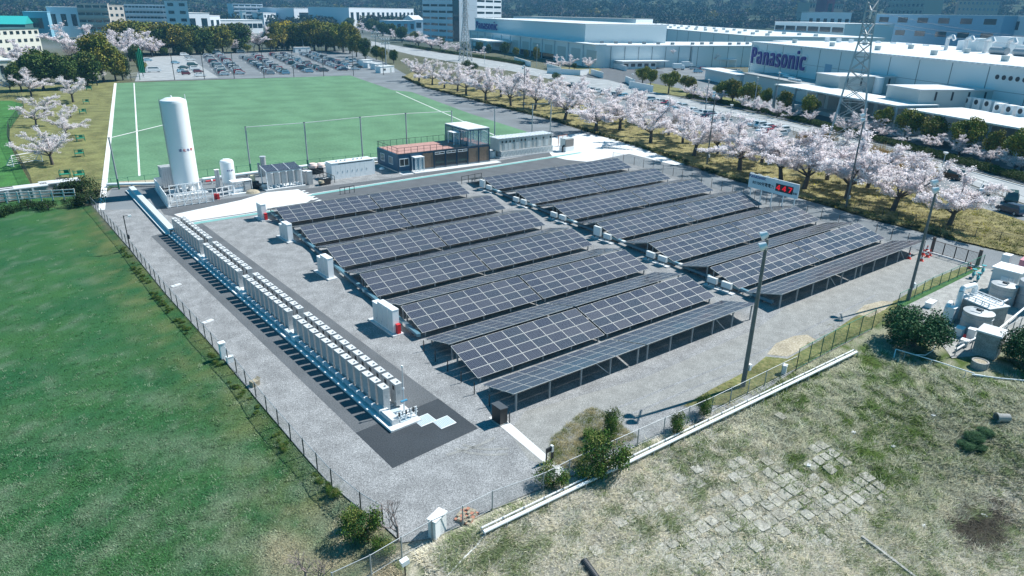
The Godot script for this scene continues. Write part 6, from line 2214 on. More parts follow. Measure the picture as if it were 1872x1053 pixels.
	for q in [[1737, 326, "black", "estate car", 1.25], [1800, 352, "white", "sedan", 0.35], [1848, 368, "dark green", "estate car", 0.3], [1847, 390, "dark blue", "hatchback", 1.2], [1776, 372, "red", "hatchback", 0.4], [1228, 236, "maroon", "hatchback", 0.4]]:
		car(q[3], q[2], P(q[0], q[1]) + Vector3(0, 0.03, 0), q[4], "in the open end of the roadside parking", "")
	# wire fences along the parking strip
	wire_fence("dark wire fence between verge and open parking", px_path([1560, 385, 1640, 402, 1740, 425, 1872, 452]), 1.3, M.fence_dark, M.fence_dark, 2.4, true, true, "parking_fence")
	wire_fence("dark post fence between roadside parking and main road", px_path([1180, 183, 1260, 200, 1400, 228, 1460, 246]), 1.3, M.fence_dark, M.fence_dark, 2.6, false, true, "road_fence")
	wire_fence("dark post fence beside the main road past the reeds", px_path([1760, 332, 1872, 376, 1930, 396]), 1.3, M.fence_dark, M.fence_dark, 2.6, false, true, "road_fence")
	# poles
	for q in [[1292, 301, 172, "dark lamp pole with white box rising from the cherry verge"], [1546, 380, 214, "dark tall pole with white box among the cherry trees"], [957, 200, 122, "dark pole with lamps among the far cherry trees"]]:
		var p := P(q[0], q[1])
		var h := tall(p, q[2])
		flood_pole(q[3], p, h, 0.15, 2)
	for q in [[1334.7, 216, 191], [1720, 315, 278], [1025, 139, 103], [886, 117, 85], [981, 122, 82], [1154, 170, 135], [694, 92, 68], [711, 103, 72]]:
		var p := P(q[0], q[1])
		var h := tall(p, q[2])
		var o := thing("street_lamp", "slim blue grey street lamp beside the main road", "street lamp", p, 0.0, "street lamps along the main road")
		part(o, "post", MB.new().tube(Vector3.ZERO, Vector3(0, h - 0.35, 0), 0.09, 0.06, 8), M.duct)
		part(o, "lamp_head", MB.new().lathe([Vector2(0.1, h - 0.45), Vector2(0.42, h - 0.2), Vector2(0.45, h), Vector2(0.0, h + 0.05)], 12), M.white_gloss)
	for q in [[1289, 206, 146], [1414, 206, 133], [1377, 203, 142]]:
		var p := P(q[0], q[1])
		var h := tall(p, q[2])
		var o := thing("utility_pole", "grey utility pole with cross bars at the factory road", "utility pole", p, 0.0, "utility poles at the factory road")
		part(o, "pole", MB.new().tube(Vector3.ZERO, Vector3(0, h, 0), 0.16, 0.1, 8), M.galv)
		part(o, "cross_bar", MB.new().box(Vector3(0, h - 0.6, 0), Vector3(1.8, 0.12, 0.12), Basis(Vector3.UP, 0.5)), M.galv)
		part(o, "cross_bar", MB.new().box(Vector3(0, h - 1.5, 0), Vector3(1.3, 0.12, 0.12), Basis(Vector3.UP, 0.5)), M.galv)
		part(o, "lamp_head", MB.new().box(Vector3(-0.4, h + 0.1, 0.2), Vector3(0.6, 0.25, 0.5)), M.off_white)
	pylon("lattice steel pylon rising from the reeds beside the main road", P(1545, 257), 40.0, 3.6, [62.0, 20.0])
	pylon("slimmer lattice pylon before the office tower", P(851, 111), 36.0, 2.8, [30.0, 8.0])
	# power lines
	for k in 3:
		var a := P(1545, 257) + Vector3(-3.0 + 3.0 * k, 26.0 + 2.0 * (k % 2), 0)
		var b := P(2050, 250) + Vector3(0, 22.0 + 1.5 * k, 0)
		var c := P(851, 111) + Vector3(-2.0 + 2.0 * k, 27.0 + k, 0)
		for e in [b, c]:
			var pts := []
			for t in 13:
				var f := t / 12.0
				pts.append(a.lerp(e, f) - Vector3(0, 10.0 * f * (1.0 - f), 0))
			solo("power_line", "thin sagging power line strung from the lattice pylon", "power line", MB.new().ribbon(pts, 0.02, 4), M.steel_dark, Vector3.ZERO, 0.0, "power lines of the pylons")
	# hedge and round trees on the factory side of the road
	var hedge0 := tree("hedge", "roadside_hedge_shrub", "clipped bright green hedge shrub on the factory side of the road", P(1260, 180), Vector3.ONE * 0.5, "hedge shrubs on the factory side of the road", 0.0, 0)
	for p in along(px_path([1255, 177, 1330, 193, 1400, 208, 1500, 233, 1560, 249, 1600, 259, 1700, 286, 1800, 315, 1900, 342]), 1.9):
		copy(hedge0, p + Vector3(0.9, 0, 0.3), rng.randf() * TAU, "", Vector3(0.55, 0.5, 0.55) * rng.randf_range(0.85, 1.1))
		copy(hedge0, p + Vector3(2.6, 0, 1.2), rng.randf() * TAU, "", Vector3(0.55, 0.42, 0.55) * rng.randf_range(0.85, 1.1))
	for q in [[1174, 157, 121, 0.8], [1189, 159, 126, 0.75], [1222, 171, 129, 0.85], [1252, 166, 137, 0.8], [1263, 168, 141, 0.8], [1318, 188, 146, 0.75], [1338, 190, 145, 0.8], [1367, 196, 149, 0.8], [1396, 200, 160, 0.6], [1431, 208, 166, 0.7], [1477, 220, 173, 0.7], [1607, 248, 194, 0.6], [1657, 258, 198, 0.75], [1701, 268, 208, 0.75], [1757, 285, 214, 0.75], [1809, 298, 238, 0.6], [1867, 313, 233, 0.8]]:
		tree_px("bright" if int(q[0]) % 3 else "olive", "round_street_tree", "trimmed round yellow green tree along the factory road", q[0], q[1], q[2], q[3] * 1.3, "round trees along the factory road")
	for q in [[1255, 176, 150], [1268, 180, 148], [1290, 186, 150], [1308, 190, 155], [1362, 200, 168], [1385, 206, 170], [1420, 215, 178], [1446, 219, 190], [1478, 226, 195], [1545, 246, 190], [1575, 248, 188], [1612, 254, 218], [1655, 264, 222], [1700, 276, 230], [1752, 290, 236], [1800, 302, 252], [1852, 316, 262]]:
		tree_px("cherry", "low_cherry_tree", "low blossoming cherry tree behind the roadside hedge", q[0], q[1], q[2] + (q[1] - q[2]) * 0.34, 1.25, "cherries behind the roadside hedge")
	# trees of the far road stretch
	for q in [[1040, 128, 104, 1.0, "cherry"], [1020, 126, 103, 1.0, "cherry"], [1075, 129, 106, 1.0, "cherry"], [1128, 118, 88, 1.1, "cherry"], [1110, 116, 86, 1.1, "cherry"], [1150, 117, 84, 1.1, "cherry"], [1190, 120, 86, 1.1, "cherry"], [1220, 122, 88, 1.1, "cherry"], [1298, 122, 98, 1.1, "cherry"], [880, 102, 87, 1.3, "cherry"], [790, 92, 68, 1.5, "cherry"], [765, 86, 62, 1.5, "cherry"], [663, 60, 43, 1.6, "cherry"], [690, 66, 50, 1.5, "cherry"], [722, 74, 55, 1.4, "cherry"], [815, 96, 78, 1.3, "cherry"], [836, 98, 80, 1.3, "cherry"], [1000, 122, 112, 0.9, "cherry"]]:
		tree_px(q[4], "cherry_tree", "blossoming cherry tree on the far bend of the main road", q[0], q[1], q[2], q[3], "cherries on the far bend of the road")
	for q in [[923, 104, 74, 0.8, "dark"], [943, 106, 86, 0.8, "bright"], [980, 112, 83, 0.6, "olive"], [961, 108, 90, 0.7, "dark"], [893, 98, 80, 0.8, "dark"], [876, 96, 74, 0.9, "dark"], [1205, 112, 82, 0.7, "dark"], [1278, 108, 75, 0.9, "olive"], [1050, 127, 114, 0.9, "dark"], [735, 78, 45, 1.0, "dark"], [760, 82, 55, 1.0, "olive"], [700, 66, 38, 1.1, "dark"], [680, 62, 34, 1.1, "dark"], [715, 70, 40, 1.0, "dark"], [750, 80, 50, 1.0, "bare"], [805, 90, 64, 0.9, "dark"], [640, 54, 30, 1.1, "dark"], [622, 50, 30, 1.1, "dark"], [600, 48, 30, 1.0, "dark"], [850, 98, 75, 0.8, "dark"]]:
		tree_px(q[4], "roadside_tree", "leafless tree on the far bend of the main road" if q[4] == "bare" else "green roadside tree on the far bend of the main road", q[0], q[1], q[2], q[3], "" if q[4] == "bare" else "green trees on the far bend of the road")
	for p in along(px_path([740, 84, 814, 96, 882, 106, 933, 114, 960, 119]), 3.2):
		copy(hedge0, p, rng.randf() * TAU, "clipped dark hedge shrub on the far bend of the main road", Vector3(0.8, 0.6, 0.8))
	for q in [[853, 118, 109, "sphere"], [865, 122, 114, "sphere"], [1017, 140, 132, "sphere"]]:
		tree_px("hedge", "round_topiary_bush", "round clipped green bush rising behind the cherry trees", q[0], q[1] + 4, q[2], 0.9, "round clipped bushes by the pylon")
	# grove between car park and road
	for q in [[640, 98, 45, 0.7, "olive"], [628, 96, 40, 0.75, "bright"], [652, 104, 62, 0.7, "olive"], [612, 94, 38, 0.8, "olive"], [668, 108, 68, 0.6, "dark"], [596, 93, 40, 0.8, "bright"], [575, 93, 36, 0.85, "olive"], [560, 92, 40, 0.8, "dark"], [543, 92, 38, 0.9, "olive"], [525, 92, 44, 0.9, "dark"], [720, 116, 88, 0.6, "dark"], [700, 112, 84, 0.6, "olive"], [688, 110, 80, 0.6, "dark"]]:
		tree_px(q[4], "grove_tree", {"olive": "olive green grove tree between car park and main road", "bright": "yellow green grove tree between car park and main road", "dark": "dark green grove tree between car park and main road"}[q[4]], q[0], q[1], q[2], q[3] * 1.4, "grove trees beyond the car park, " + q[4])
	for k in 22:
		tree_px("dark", "pine_tree", "slender dark pine in the line behind the car park", 500 + k * 7.4 + rng.randf_range(-2, 2), 92.5 + rng.randf_range(-0.6, 0.6), 62 + rng.randf_range(-4, 4), 0.42, "pines behind the car park")
	# belt behind the car park
	for q in [[300, 100, 48, 0.9, "dark"], [318, 100, 42, 0.95, "olive"], [338, 100, 50, 0.9, "olive"], [285, 101, 60, 0.9, "olive"], [360, 99, 55, 0.8, "olive"], [372, 99, 46, 0.9, "dark"], [392, 98, 44, 0.9, "olive"], [408, 98, 46, 0.9, "olive"], [345, 98, 38, 1.1, "dark"], [440, 96, 40, 0.9, "dark"], [328, 101, 82, 0.9, "dark"], [345, 101, 80, 0.9, "dark"], [365, 100, 80, 0.9, "dark"], [384, 100, 80, 0.8, "dark"], [300, 102, 84, 0.9, "dark"], [428, 97, 84, 0.8, "dark"], [453, 97, 80, 0.9, "bright"], [495, 95, 60, 0.8, "olive"], [505, 94, 42, 0.8, "olive"], [278, 98, 36, 1.2, "olive"], [255, 100, 34, 1.2, "olive"], [240, 102, 38, 1.2, "olive"]]:
		tree_px(q[4], "belt_tree", {"olive": "golden olive tree in the belt behind the car park", "bright": "light green bush in the belt behind the car park", "dark": "dark green tree in the belt behind the car park"}[q[4]], q[0], q[1], q[2], q[3] * 1.35, "belt trees behind the car park, " + q[4])
	for q in [[400, 98, 68, 0.9], [415, 98, 62, 1.0], [465, 96, 48, 1.1], [480, 95, 44, 1.1], [310, 102, 78, 0.9], [520, 93, 50, 1.0], [545, 60, 28, 1.4], [570, 60, 30, 1.4]]:
		tree_px("bare", "bare_tree", "leafless brown tree in the belt behind the car park", q[0], q[1], q[2], q[3], "leafless trees behind the car park")
	for q in [[430, 97, 70, 1.1], [278, 103, 73, 1.1], [475, 95, 54, 1.2]]:
		tree_px("cherry", "cherry_tree", "small white cherry tree in the belt behind the car park", q[0], q[1], q[2], q[3], "cherries behind the car park")
	tree_px("yellow", "yellow_tree", "bright yellow flowering tree in the belt behind the car park", 528, 88, 35, 1.0, "")


func pylon(label: String, at: Vector3, h: float, half: float, arms: Array) -> void:
	var o := thing("lattice_pylon", label, "pylon", at, 0.5)
	var lv := [0.0, 0.12, 0.22, 0.31, 0.39, 0.46, 0.53, 0.59, 0.65, 0.71, 0.77, 0.83, 0.89, 0.95, 1.0]
	var wd := func(t: float) -> float:
		return half * lerpf(1.0, 0.34, minf(1.0, t / 0.55)) if t < 0.55 else half * lerpf(0.34, 0.20, (t - 0.55) / 0.45)
	var cs := [Vector2(-1, -1), Vector2(1, -1), Vector2(1, 1), Vector2(-1, 1)]
	for k in lv.size() - 1:
		var y0: float = lv[k] * h
		var y1: float = lv[k + 1] * h
		var w0: float = wd.call(lv[k])
		var w1: float = wd.call(lv[k + 1])
		for i in 4:
			var a: Vector2 = cs[i]
			var b: Vector2 = cs[(i + 1) % 4]
			var pa0 := Vector3(a.x * w0, y0, a.y * w0)
			var pa1 := Vector3(a.x * w1, y1, a.y * w1)
			var pb0 := Vector3(b.x * w0, y0, b.y * w0)
			var pb1 := Vector3(b.x * w1, y1, b.y * w1)
			part(o, "leg", MB.new().beam(pa0, pa1, 0.3), M.steel)
			part(o, "brace", MB.new().beam(pa0, pb1, 0.15), M.galv)
			part(o, "brace", MB.new().beam(pb0, pa1, 0.15), M.galv)
			part(o, "tie", MB.new().beam(pa1, pb1, 0.13), M.galv)
	for ty in arms:
		var y := tall(at, ty)
		var w: float = wd.call(y / h)
		for s in [-1.0, 1.0]:
			var tip := Vector3(s * (w + 3.6), y, 0)
			for e in [-1.0, 1.0]:
				part(o, "arm", MB.new().beam(Vector3(s * w, y, e * w), tip, 0.18), M.galv)
				part(o, "arm_stay", MB.new().beam(Vector3(s * w, y + 2.2, e * w), tip, 0.14), M.galv)
			part(o, "insulator", MB.new().tube(tip, tip - Vector3(0, 1.6, 0), 0.12, 0.12, 8), M.off_white)
	for c in cs:
		part(o, "footing", MB.new().block(Vector3(c.x * half, -0.1, c.y * half), Vector3(0.9, 0.4, 0.9)), M.concrete)


# ---------------------------------------------------------------- factory
func local_of(o: Vector3, u: Vector3, p: Vector3) -> Vector3:
	var d := p - o
	return Vector3(d.dot(u), d.y, d.dot(Vector3(-u.z, 0, u.x)))


func build_factory() -> void:
	factory_main()
	factory_second()
	# gate house, boundary walls
	var gh := thing("gate_house", "flat roofed white gate house with wide canopy at the factory entrance", "building", P(1168, 126), -0.25)
	part(gh, "wall", MB.new().block(Vector3(0, 0, -3), Vector3(20, 3.4, 7)), M.white)
	part(gh, "canopy_roof", MB.new().block(Vector3(3, 3.5, -2.6), Vector3(28, 0.4, 9.5)), M.roof_white)
	for k in 5:
		window(gh, Vector3(-8 + k * 4.0, 1.9, 0.5), 2.4, 1.4, Vector3.BACK, 2, M.steel_dark)
	var bw := [[1000, 125, 1025, 133], [1000, 134, 1060, 138], [1060, 138, 1076, 136], [1080, 136, 1102, 143], [1098, 118, 1145, 130], [1143, 150, 1160, 158], [1150, 160, 1193, 169], [940, 112, 970, 122]]
	for k in bw.size():
		var q: Array = bw[k]
		var a := P(q[0], q[1])
		var b := P(q[2], q[3])
		var o := thing("white_boundary_wall", "length of white boundary wall by the factory entrance", "wall", a, atan2(-(b - a).z, (b - a).x), "white boundary walls at the factory entrance")
		var l := a.distance_to(b)
		part(o, "wall", MB.new().block(Vector3(l * 0.5, 0, 0), Vector3(l, 2.3, 0.3)), M.white)
		part(o, "coping", MB.new().block(Vector3(l * 0.5, 2.3, 0), Vector3(l + 0.1, 0.12, 0.45)), M.roof_white)
	ground_sheet("entrance_lawn", [1000, 133, 1010, 124, 1090, 122, 1100, 128, 1080, 135, 1058, 137], 0.02, M.verge)
	ground_sheet("roadside_lawn", [1160, 157, 1190, 152, 1300, 172, 1370, 186, 1370, 196, 1300, 184, 1195, 168], 0.02, M.lawn_dry)
	# carport and trucks in the factory yard
	for q in [[1318, 122, 14.0], [1290, 120, 12.0]]:
		var cp := thing("white_carport", "low white carport with open front in the factory yard", "carport", P(q[0], q[1]), -0.5, "carports in the factory yard")
		part(cp, "roof", MB.new().block(Vector3(0, 3.6, 0), Vector3(q[2], 0.4, 8)), M.roof_white)
		part(cp, "rear_wall", MB.new().block(Vector3(0, 0, -3.5), Vector3(q[2], 3.6, 0.3)), M.factory_wall)
		for k in 4:
			part(cp, "post", MB.new().block(Vector3(-q[2] * 0.47 + q[2] * 0.313 * k, 0, 3.6), Vector3(0.35, 3.6, 0.35)), M.white)
	var r := RandomNumberGenerator.new()
	r.seed = 79
	for q in [[1236, 126], [1268, 127], [1284, 128], [1296, 128], [1312, 130], [1322, 131], [1340, 132], [1350, 132], [1276, 133]]:
		car(car_kind(r), car_colour(r), P(q[0], q[1]) + Vector3(0, 0.03, 0), r.randf_range(-0.6, -0.2), "in the factory yard beside the gate house", "cars in the factory yard")
	for q in [[1241, 128], [1256, 124]]:
		var t := thing("box_truck", "white box truck in the yard behind the gate house", "truck", P(q[0], q[1]), -0.4, "box trucks behind the gate house")
		part(t, "cargo_box", MB.new().block(Vector3(-1.2, 0.9, 0), Vector3(4.6, 2.3, 2.1)), M.white)
		part(t, "cab", MB.new().block(Vector3(2.0, 0.5, 0), Vector3(1.6, 1.9, 2.0)), M.white_gloss)
		part(t, "windscreen", MB.new().block(Vector3(2.8, 1.4, 0), Vector3(0.05, 0.8, 1.7)), M.glass_dark)
		for k in 4:
			part(t, "wheel", MB.new().tube(Vector3(1.9 if k < 2 else -2.2, 0.42, 0.75 if k % 2 else -0.75), Vector3(1.9 if k < 2 else -2.2, 0.42, 1.0 if k % 2 else -1.0), 0.42, 0.42, 10), M.rubber)


func wall_letters(o: Node3D, text: String, x0: float, x1: float, y: float, h: float, z: float) -> void:
	for pass_no in 2:
		var tm := word(text, h, 0.5 if pass_no == 0 else 0.25)
		var box := tm.get_aabb()
		var s: float = (x1 - x0) / maxf(box.size.x, 0.1)
		var grow := 1.0 if pass_no == 0 else 1.0
		if pass_no == 0:
			var p := part(o, "lettering", tm, M.logo)
			p.transform = Transform3D(Basis.IDENTITY.scaled(Vector3(s, 1, 1)), Vector3((x0 + x1) * 0.5, y, z + 0.55))
		else:
			# white backing: the same letters, set behind and spread in eight directions
			for k in 8:
				var t := TAU * k / 8.0
				var p := part(o, "letter_backing", tm, M.white)
				p.transform = Transform3D(Basis.IDENTITY.scaled(Vector3(s, 1, 1)), Vector3((x0 + x1) * 0.5 + cos(t) * h * 0.055, y + sin(t) * h * 0.055, z + 0.2 + 0.004 * k))


func factory_main() -> void:
	# long wall with the big lettering, seen across the road
	var a := Vector3(259.0, 0, -181.8)
	var b := Vector3(195.7, 0, -62.7)
	var u := (b - a).normalized()
	var turn := atan2(-u.z, u.x)
	var o := thing("factory_hall", "long pale blue factory hall with giant purple lettering and white roof", "factory", a, turn)
	# local: x along the wall, z out of the wall towards the road (positive), y up
	var h := 16.0
	var l := 190.0
	part(o, "front_wall", MB.new().block(Vector3(l * 0.5, 0, -30.0), Vector3(l, h, 60.0)), M.factory_wall)
	part(o, "roof", MB.new().block(Vector3(l * 0.5, h, -30.0), Vector3(l + 1.0, 0.5, 61.0)), M.roof_white)
	for k in 16:
		part(o, "wall_seam", MB.new().block(Vector3(1.0 + k * 12.4, 0, 0.02), Vector3(0.22, h - 0.2, 0.12)), M.seam)
	for k in 95:
		part(o, "roof_edge_rib", MB.new().block(Vector3(1.0 + k * 2.0, h + 0.1, 0.55), Vector3(0.7, 0.35, 0.3)), M.white)
	for y in [5.2, 10.4]:
		part(o, "wall_joint", MB.new().box(Vector3(l * 0.5, y, 0.01), Vector3(l, 0.10, 0.06)), M.seam)
	wall_letters(o, "Panasonic", 2.2, 43.0, 11.2, 8.6, 0.0)
	for k in 14:
		part(o, "roof_ventilator", MB.new().tube(Vector3(12.0 + k * 13.0, h + 0.5, -12.0 - 22.0 * (k % 2)), Vector3(12.0 + k * 13.0, h + 1.9, -12.0 - 22.0 * (k % 2)), 0.9, 1.0, 10), M.factory_grey)
	for k in 5:
		part(o, "wall_port", MB.new().tube(Vector3(128.0 + k * 2.0, 13.6, 0.0), Vector3(128.0 + k * 2.0, 13.6, 0.15), 0.55, 0.55, 12), M.dark)
	part(o, "wall_panel", MB.new().block(Vector3(57.0, 7.5, 0.02), Vector3(4.0, 4.0, 0.1)), M.shade_blue)
	# roof plant further back
	var rr := RandomNumberGenerator.new()
	rr.seed = 14
	for k in 16:
		var x := 55.0 + k * 8.5
		part(o, "roof_plant", MB.new().block(Vector3(x, h + 0.5, -46.0 - rr.randf() * 8.0), Vector3(rr.randf_range(4, 7), rr.randf_range(2, 5), rr.randf_range(4, 8))), M.factory_wall if k % 2 else M.white)
		part(o, "roof_duct", MB.new().ribbon([Vector3(x + 3, h + 0.5, -42), Vector3(x + 3, h + 4.5, -42), Vector3(x + 5, h + 5.2, -42), Vector3(x + 6, h + 4.0, -42)], 0.6, 8), M.alu)
	for k in 4:
		part(o, "roof_tank", MB.new().tube(Vector3(80.0 + k * 9.0, h + 1.6, -40), Vector3(86.0 + k * 9.0, h + 1.6, -40), 1.1, 1.1, 12), M.galv)
	# low annex before the wall
	var an := part(o, "annex", MB.new().block(Vector3(88.0, 0, 6.5), Vector3(130.0, 5.6, 13.0)), M.factory_grey)
	part(an, "annex_roof", MB.new().block(Vector3(88.0, 5.6, 6.5), Vector3(131.0, 0.3, 14.0)), M.asphalt_dust)
	for k in 10:
		part(an, "roof_pipe", MB.new().tube(Vector3(30.0 + k * 11.0, 6.3, 3.0 + 4.0 * (k % 3)), Vector3(38.0 + k * 11.0, 6.3, 3.0 + 4.0 * (k % 3)), 0.35, 0.35, 8), M.white)
	for q in [[82.0, 18.0], [118.0, 20.0]]:
		var bl := part(o, "roof_block", MB.new().block(Vector3(q[0] + 4.0, 5.9, q[1] * 0.5), Vector3(12.0, 4.4, q[1])), M.factory_grey)
		part(bl, "coping", MB.new().block(Vector3(q[0] + 4.0, 10.3, q[1] * 0.5), Vector3(12.6, 0.3, q[1] + 0.6)), M.concrete)
		for k in 4:
			part(bl, "slit_window", MB.new().block(Vector3(q[0] + 10.03, 8.0, 2.0 + k * 4.5), Vector3(0.08, 2.0, 0.5)), M.dark)
		part(bl, "stair_wall", MB.new().block(Vector3(q[0] + 4.0, 0, q[1] * 0.5 + 6.0), Vector3(11.5, 5.88, q[1] - 13.0)), M.factory_grey)
	part(o, "roof_cistern", MB.new().tube(Vector3(93.0, 5.9, 6.0), Vector3(93.0, 10.4, 6.0), 1.3, 1.3, 14), M.white)
	for k in 7:
		var acu := part(o, "cooling_unit", MB.new().block(Vector3(128.0 + k * 3.2, 5.9, 6.0 + 3.0 * (k / 4)), Vector3(2.3, 3.0, 1.6)), M.white)
		part(acu, "fan", MB.new().tube(Vector3(128.0 + k * 3.2 - 0.1, 8.0, 6.81 + 3.0 * (k / 4)), Vector3(128.0 + k * 3.2 - 0.1, 8.0, 6.87 + 3.0 * (k / 4)), 0.6, 0.6, 10), M.dark)
	part(o, "low_link_roof", MB.new().block(Vector3(2.0, 4.4, 10.0), Vector3(34.0, 0.5, 9.0)), M.roof_white)
	part(o, "low_link_wall", MB.new().block(Vector3(2.0, 0, 9.0), Vector3(33.0, 4.4, 7.0)), M.factory_wall)
	# loading canopies with pale posts
	for q in [[193.0, -125.6, 172.8, -78.9, 6.9, 12.0, "first"], [171.5, -76.0, 158.0, -42.0, 6.6, 16.0, "second"]]:
		var ca := Vector3(q[0], 0, q[1])
		var cb := Vector3(q[2], 0, q[3])
		var cl := ca.distance_to(cb)
		var cu := (cb - ca).normalized()
		var c := thing("loading_canopy", "white loading canopy on pale posts before the factory hall, " + ("beside the pylon" if q[6] == "first" else "past the pylon"), "canopy", ca, atan2(-cu.z, cu.x))
		part(c, "roof", MB.new().block(Vector3(cl * 0.5, q[4], -q[5] * 0.5), Vector3(cl, 0.35, q[5])), M.roof_white)
		for k in 26:
			part(c, "roof_edge_rib", MB.new().block(Vector3(cl * (k + 0.5) / 26.0, q[4] + 0.05, 0.06), Vector3(cl / 52.0, 0.34, 0.2)), M.white)
		for k in 6:
			part(c, "post", MB.new().block(Vector3(0.5 + (cl - 1.0) * k / 5.0, 0, -0.4), Vector3(0.5, q[4], 0.5)), M.duct)
			part(c, "beam", MB.new().box(Vector3(0.5 + (cl - 1.0) * k / 5.0, q[4] - 0.25, -q[5] * 0.5), Vector3(0.3, 0.4, q[5] - 1.0)), M.duct)
		part(c, "rear_wall", MB.new().block(Vector3(cl * 0.5, 0, -q[5] + 0.2), Vector3(cl, q[4] - 0.05, 0.3)), M.factory_wall)
		for k in 5:
			part(c, "bay_door", MB.new().block(Vector3(cl * (k + 0.5) / 5.0, 0.2, -q[5] + 0.42), Vector3(cl / 5.0 - 1.6, 4.6, 0.12)), M.galv)
		part(c, "loading_dock", MB.new().block(Vector3(cl * 0.5, 0, -q[5] + 3.0), Vector3(cl - 1.0, 1.1, 5.0)), M.concrete)


func factory_second() -> void:
	# office hall further along the road
	var a := Vector3(324.5, 0, -496.0)
	var b := Vector3(252.4, 0, -269.0)
	var u := (b - a).normalized()
	var o := thing("office_hall", "long white office hall with purple lettering and a flat entrance canopy", "factory", a, atan2(-u.z, u.x))
	var l := a.distance_to(b)
	part(o, "lower_wall", MB.new().block(Vector3(l * 0.5, 0, -3.0), Vector3(l, 11.0, 6.0)), M.factory_wall)
	part(o, "ledge", MB.new().block(Vector3(l * 0.5, 11.0, -2.8), Vector3(l + 0.6, 0.5, 6.8)), M.roof_white)
	part(o, "upper_wall", MB.new().block(Vector3(l * 0.44, 0, -31.0), Vector3(l * 0.9, 20.3, 50.0)), M.factory_wall)
	part(o, "upper_roof", MB.new().block(Vector3(l * 0.44, 20.3, -31.0), Vector3(l * 0.9 + 1.0, 0.5, 51.0)), M.roof_white)
	part(o, "end_wall", MB.new().block(Vector3(l * 0.945, 0, -31.0), Vector3(l * 0.11 - 0.4, 10.6, 50.0)), M.factory_wall)
	part(o, "end_roof", MB.new().block(Vector3(l * 0.945, 10.6, -31.2), Vector3(l * 0.11, 0.5, 50.0)), M.roof_white)
	for k in 6:
		part(o, "roof_vent", MB.new().block(Vector3(l * (0.91 + 0.012 * k), 11.1, -14.0 - 7.0 * k), Vector3(1.4, 1.2, 1.6)), M.seam)
		part(o, "end_seam", MB.new().block(Vector3(l + 0.02, 0, -9.0 - 8.0 * k), Vector3(0.12, 10.4, 0.25)), M.seam)
	for k in 12:
		part(o, "pilaster", MB.new().block(Vector3(l * (k + 0.3) / 12.0, 0, 0.25), Vector3(0.7, 11.0, 0.5)), M.duct)
		part(o, "wall_panel", MB.new().block(Vector3(l * (k + 0.8) / 12.0, 2.5, 0.05), Vector3(l / 12.0 * 0.6, 6.0, 0.12)), M.factory_grey)
	part(o, "ground_glazing", MB.new().block(Vector3(l * 0.62, 0.2, 0.08), Vector3(l * 0.3, 3.4, 0.15)), M.glass_dark)
	wall_letters(o, "Panasonic", 2.5, 58.0, 15.6, 7.6, -5.9)
	var can := part(o, "entrance_canopy", MB.new().block(Vector3(l * 0.36, 6.6, 9.0), Vector3(46.0, 0.9, 17.0)), M.roof_white)
	for k in 4:
		part(can, "canopy_post", MB.new().block(Vector3(l * 0.36 - 20.0 + 13.3 * k, 0, 16.0), Vector3(0.9, 6.6, 0.9)), M.white)
	# side wing running away from the road
	var w := thing("factory_wing", "low factory wing with bright white roof beside the office hall", "factory", b, atan2(-u.z, u.x))
	part(w, "wall", MB.new().block(Vector3(-22.0, 0, -92.0), Vector3(46.0, 10.6, 70.0)), M.factory_wall)
	part(w, "roof", MB.new().block(Vector3(-22.0, 10.6, -92.0), Vector3(47.0, 0.5, 71.0)), M.roof_white)
	for k in 8:
		part(w, "roof_vent", MB.new().block(Vector3(-8.0 - 3.0 * (k % 3), 11.1, -62.0 - k * 8.0), Vector3(1.6, 1.2, 1.4)), M.seam)
	for k in 7:
		part(w, "wall_seam", MB.new().block(Vector3(1.05, 0, -60.0 - k * 9.5), Vector3(0.12, 10.4, 0.25)), M.seam)
	# long roofed hall behind
	var c := Vector3(672.0, 0, -723.0)
	var d := Vector3(409.0, 0, -286.0)
	var v := (d - c).normalized()
	var hl := thing("long_factory_hall", "very long grey walled hall with white roof and small roof vents", "factory", c, atan2(-v.z, v.x))
	var ll := c.distance_to(d)
	part(hl, "wall", MB.new().block(Vector3(ll * 0.5, 0, -45.0), Vector3(ll, 13.6, 90.0)), M.factory_wall)
	part(hl, "roof", MB.new().block(Vector3(ll * 0.5, 13.6, -45.0), Vector3(ll + 1.0, 0.5, 91.0)), M.roof_white)
	for k in 18:
		part(hl, "wall_seam", MB.new().block(Vector3(ll * (k + 0.5) / 18.0, 0, 0.05), Vector3(0.4, 13.4, 0.2)), M.seam)
	for k in 44:
		part(hl, "roof_vent", MB.new().block(Vector3(ll * (k / 2 + 0.5) / 22.0, 14.1, -14.0 - 34.0 * (k % 2)), Vector3(2.4, 1.5, 2.0)), M.factory_grey)
	var f2 := Vector3(452.0, 0, -330.0)
	var eh := thing("rear_factory_hall", "second grey hall with white roof behind the lettered factory", "factory", Vector3(395.0, 0, -262.0), atan2(-v.z, v.x))
	part(eh, "wall", MB.new().block(Vector3(70.0, 0, -40.0), Vector3(140.0, 12.0, 80.0)), M.factory_wall)
	part(eh, "roof", MB.new().block(Vector3(70.0, 12.0, -40.0), Vector3(141.0, 0.5, 81.0)), M.roof_white)
	for k in 10:
		part(eh, "roof_vent", MB.new().block(Vector3(8.0 + k * 13.0, 12.5, -30.0), Vector3(2.0, 2.4, 2.0)), M.white)


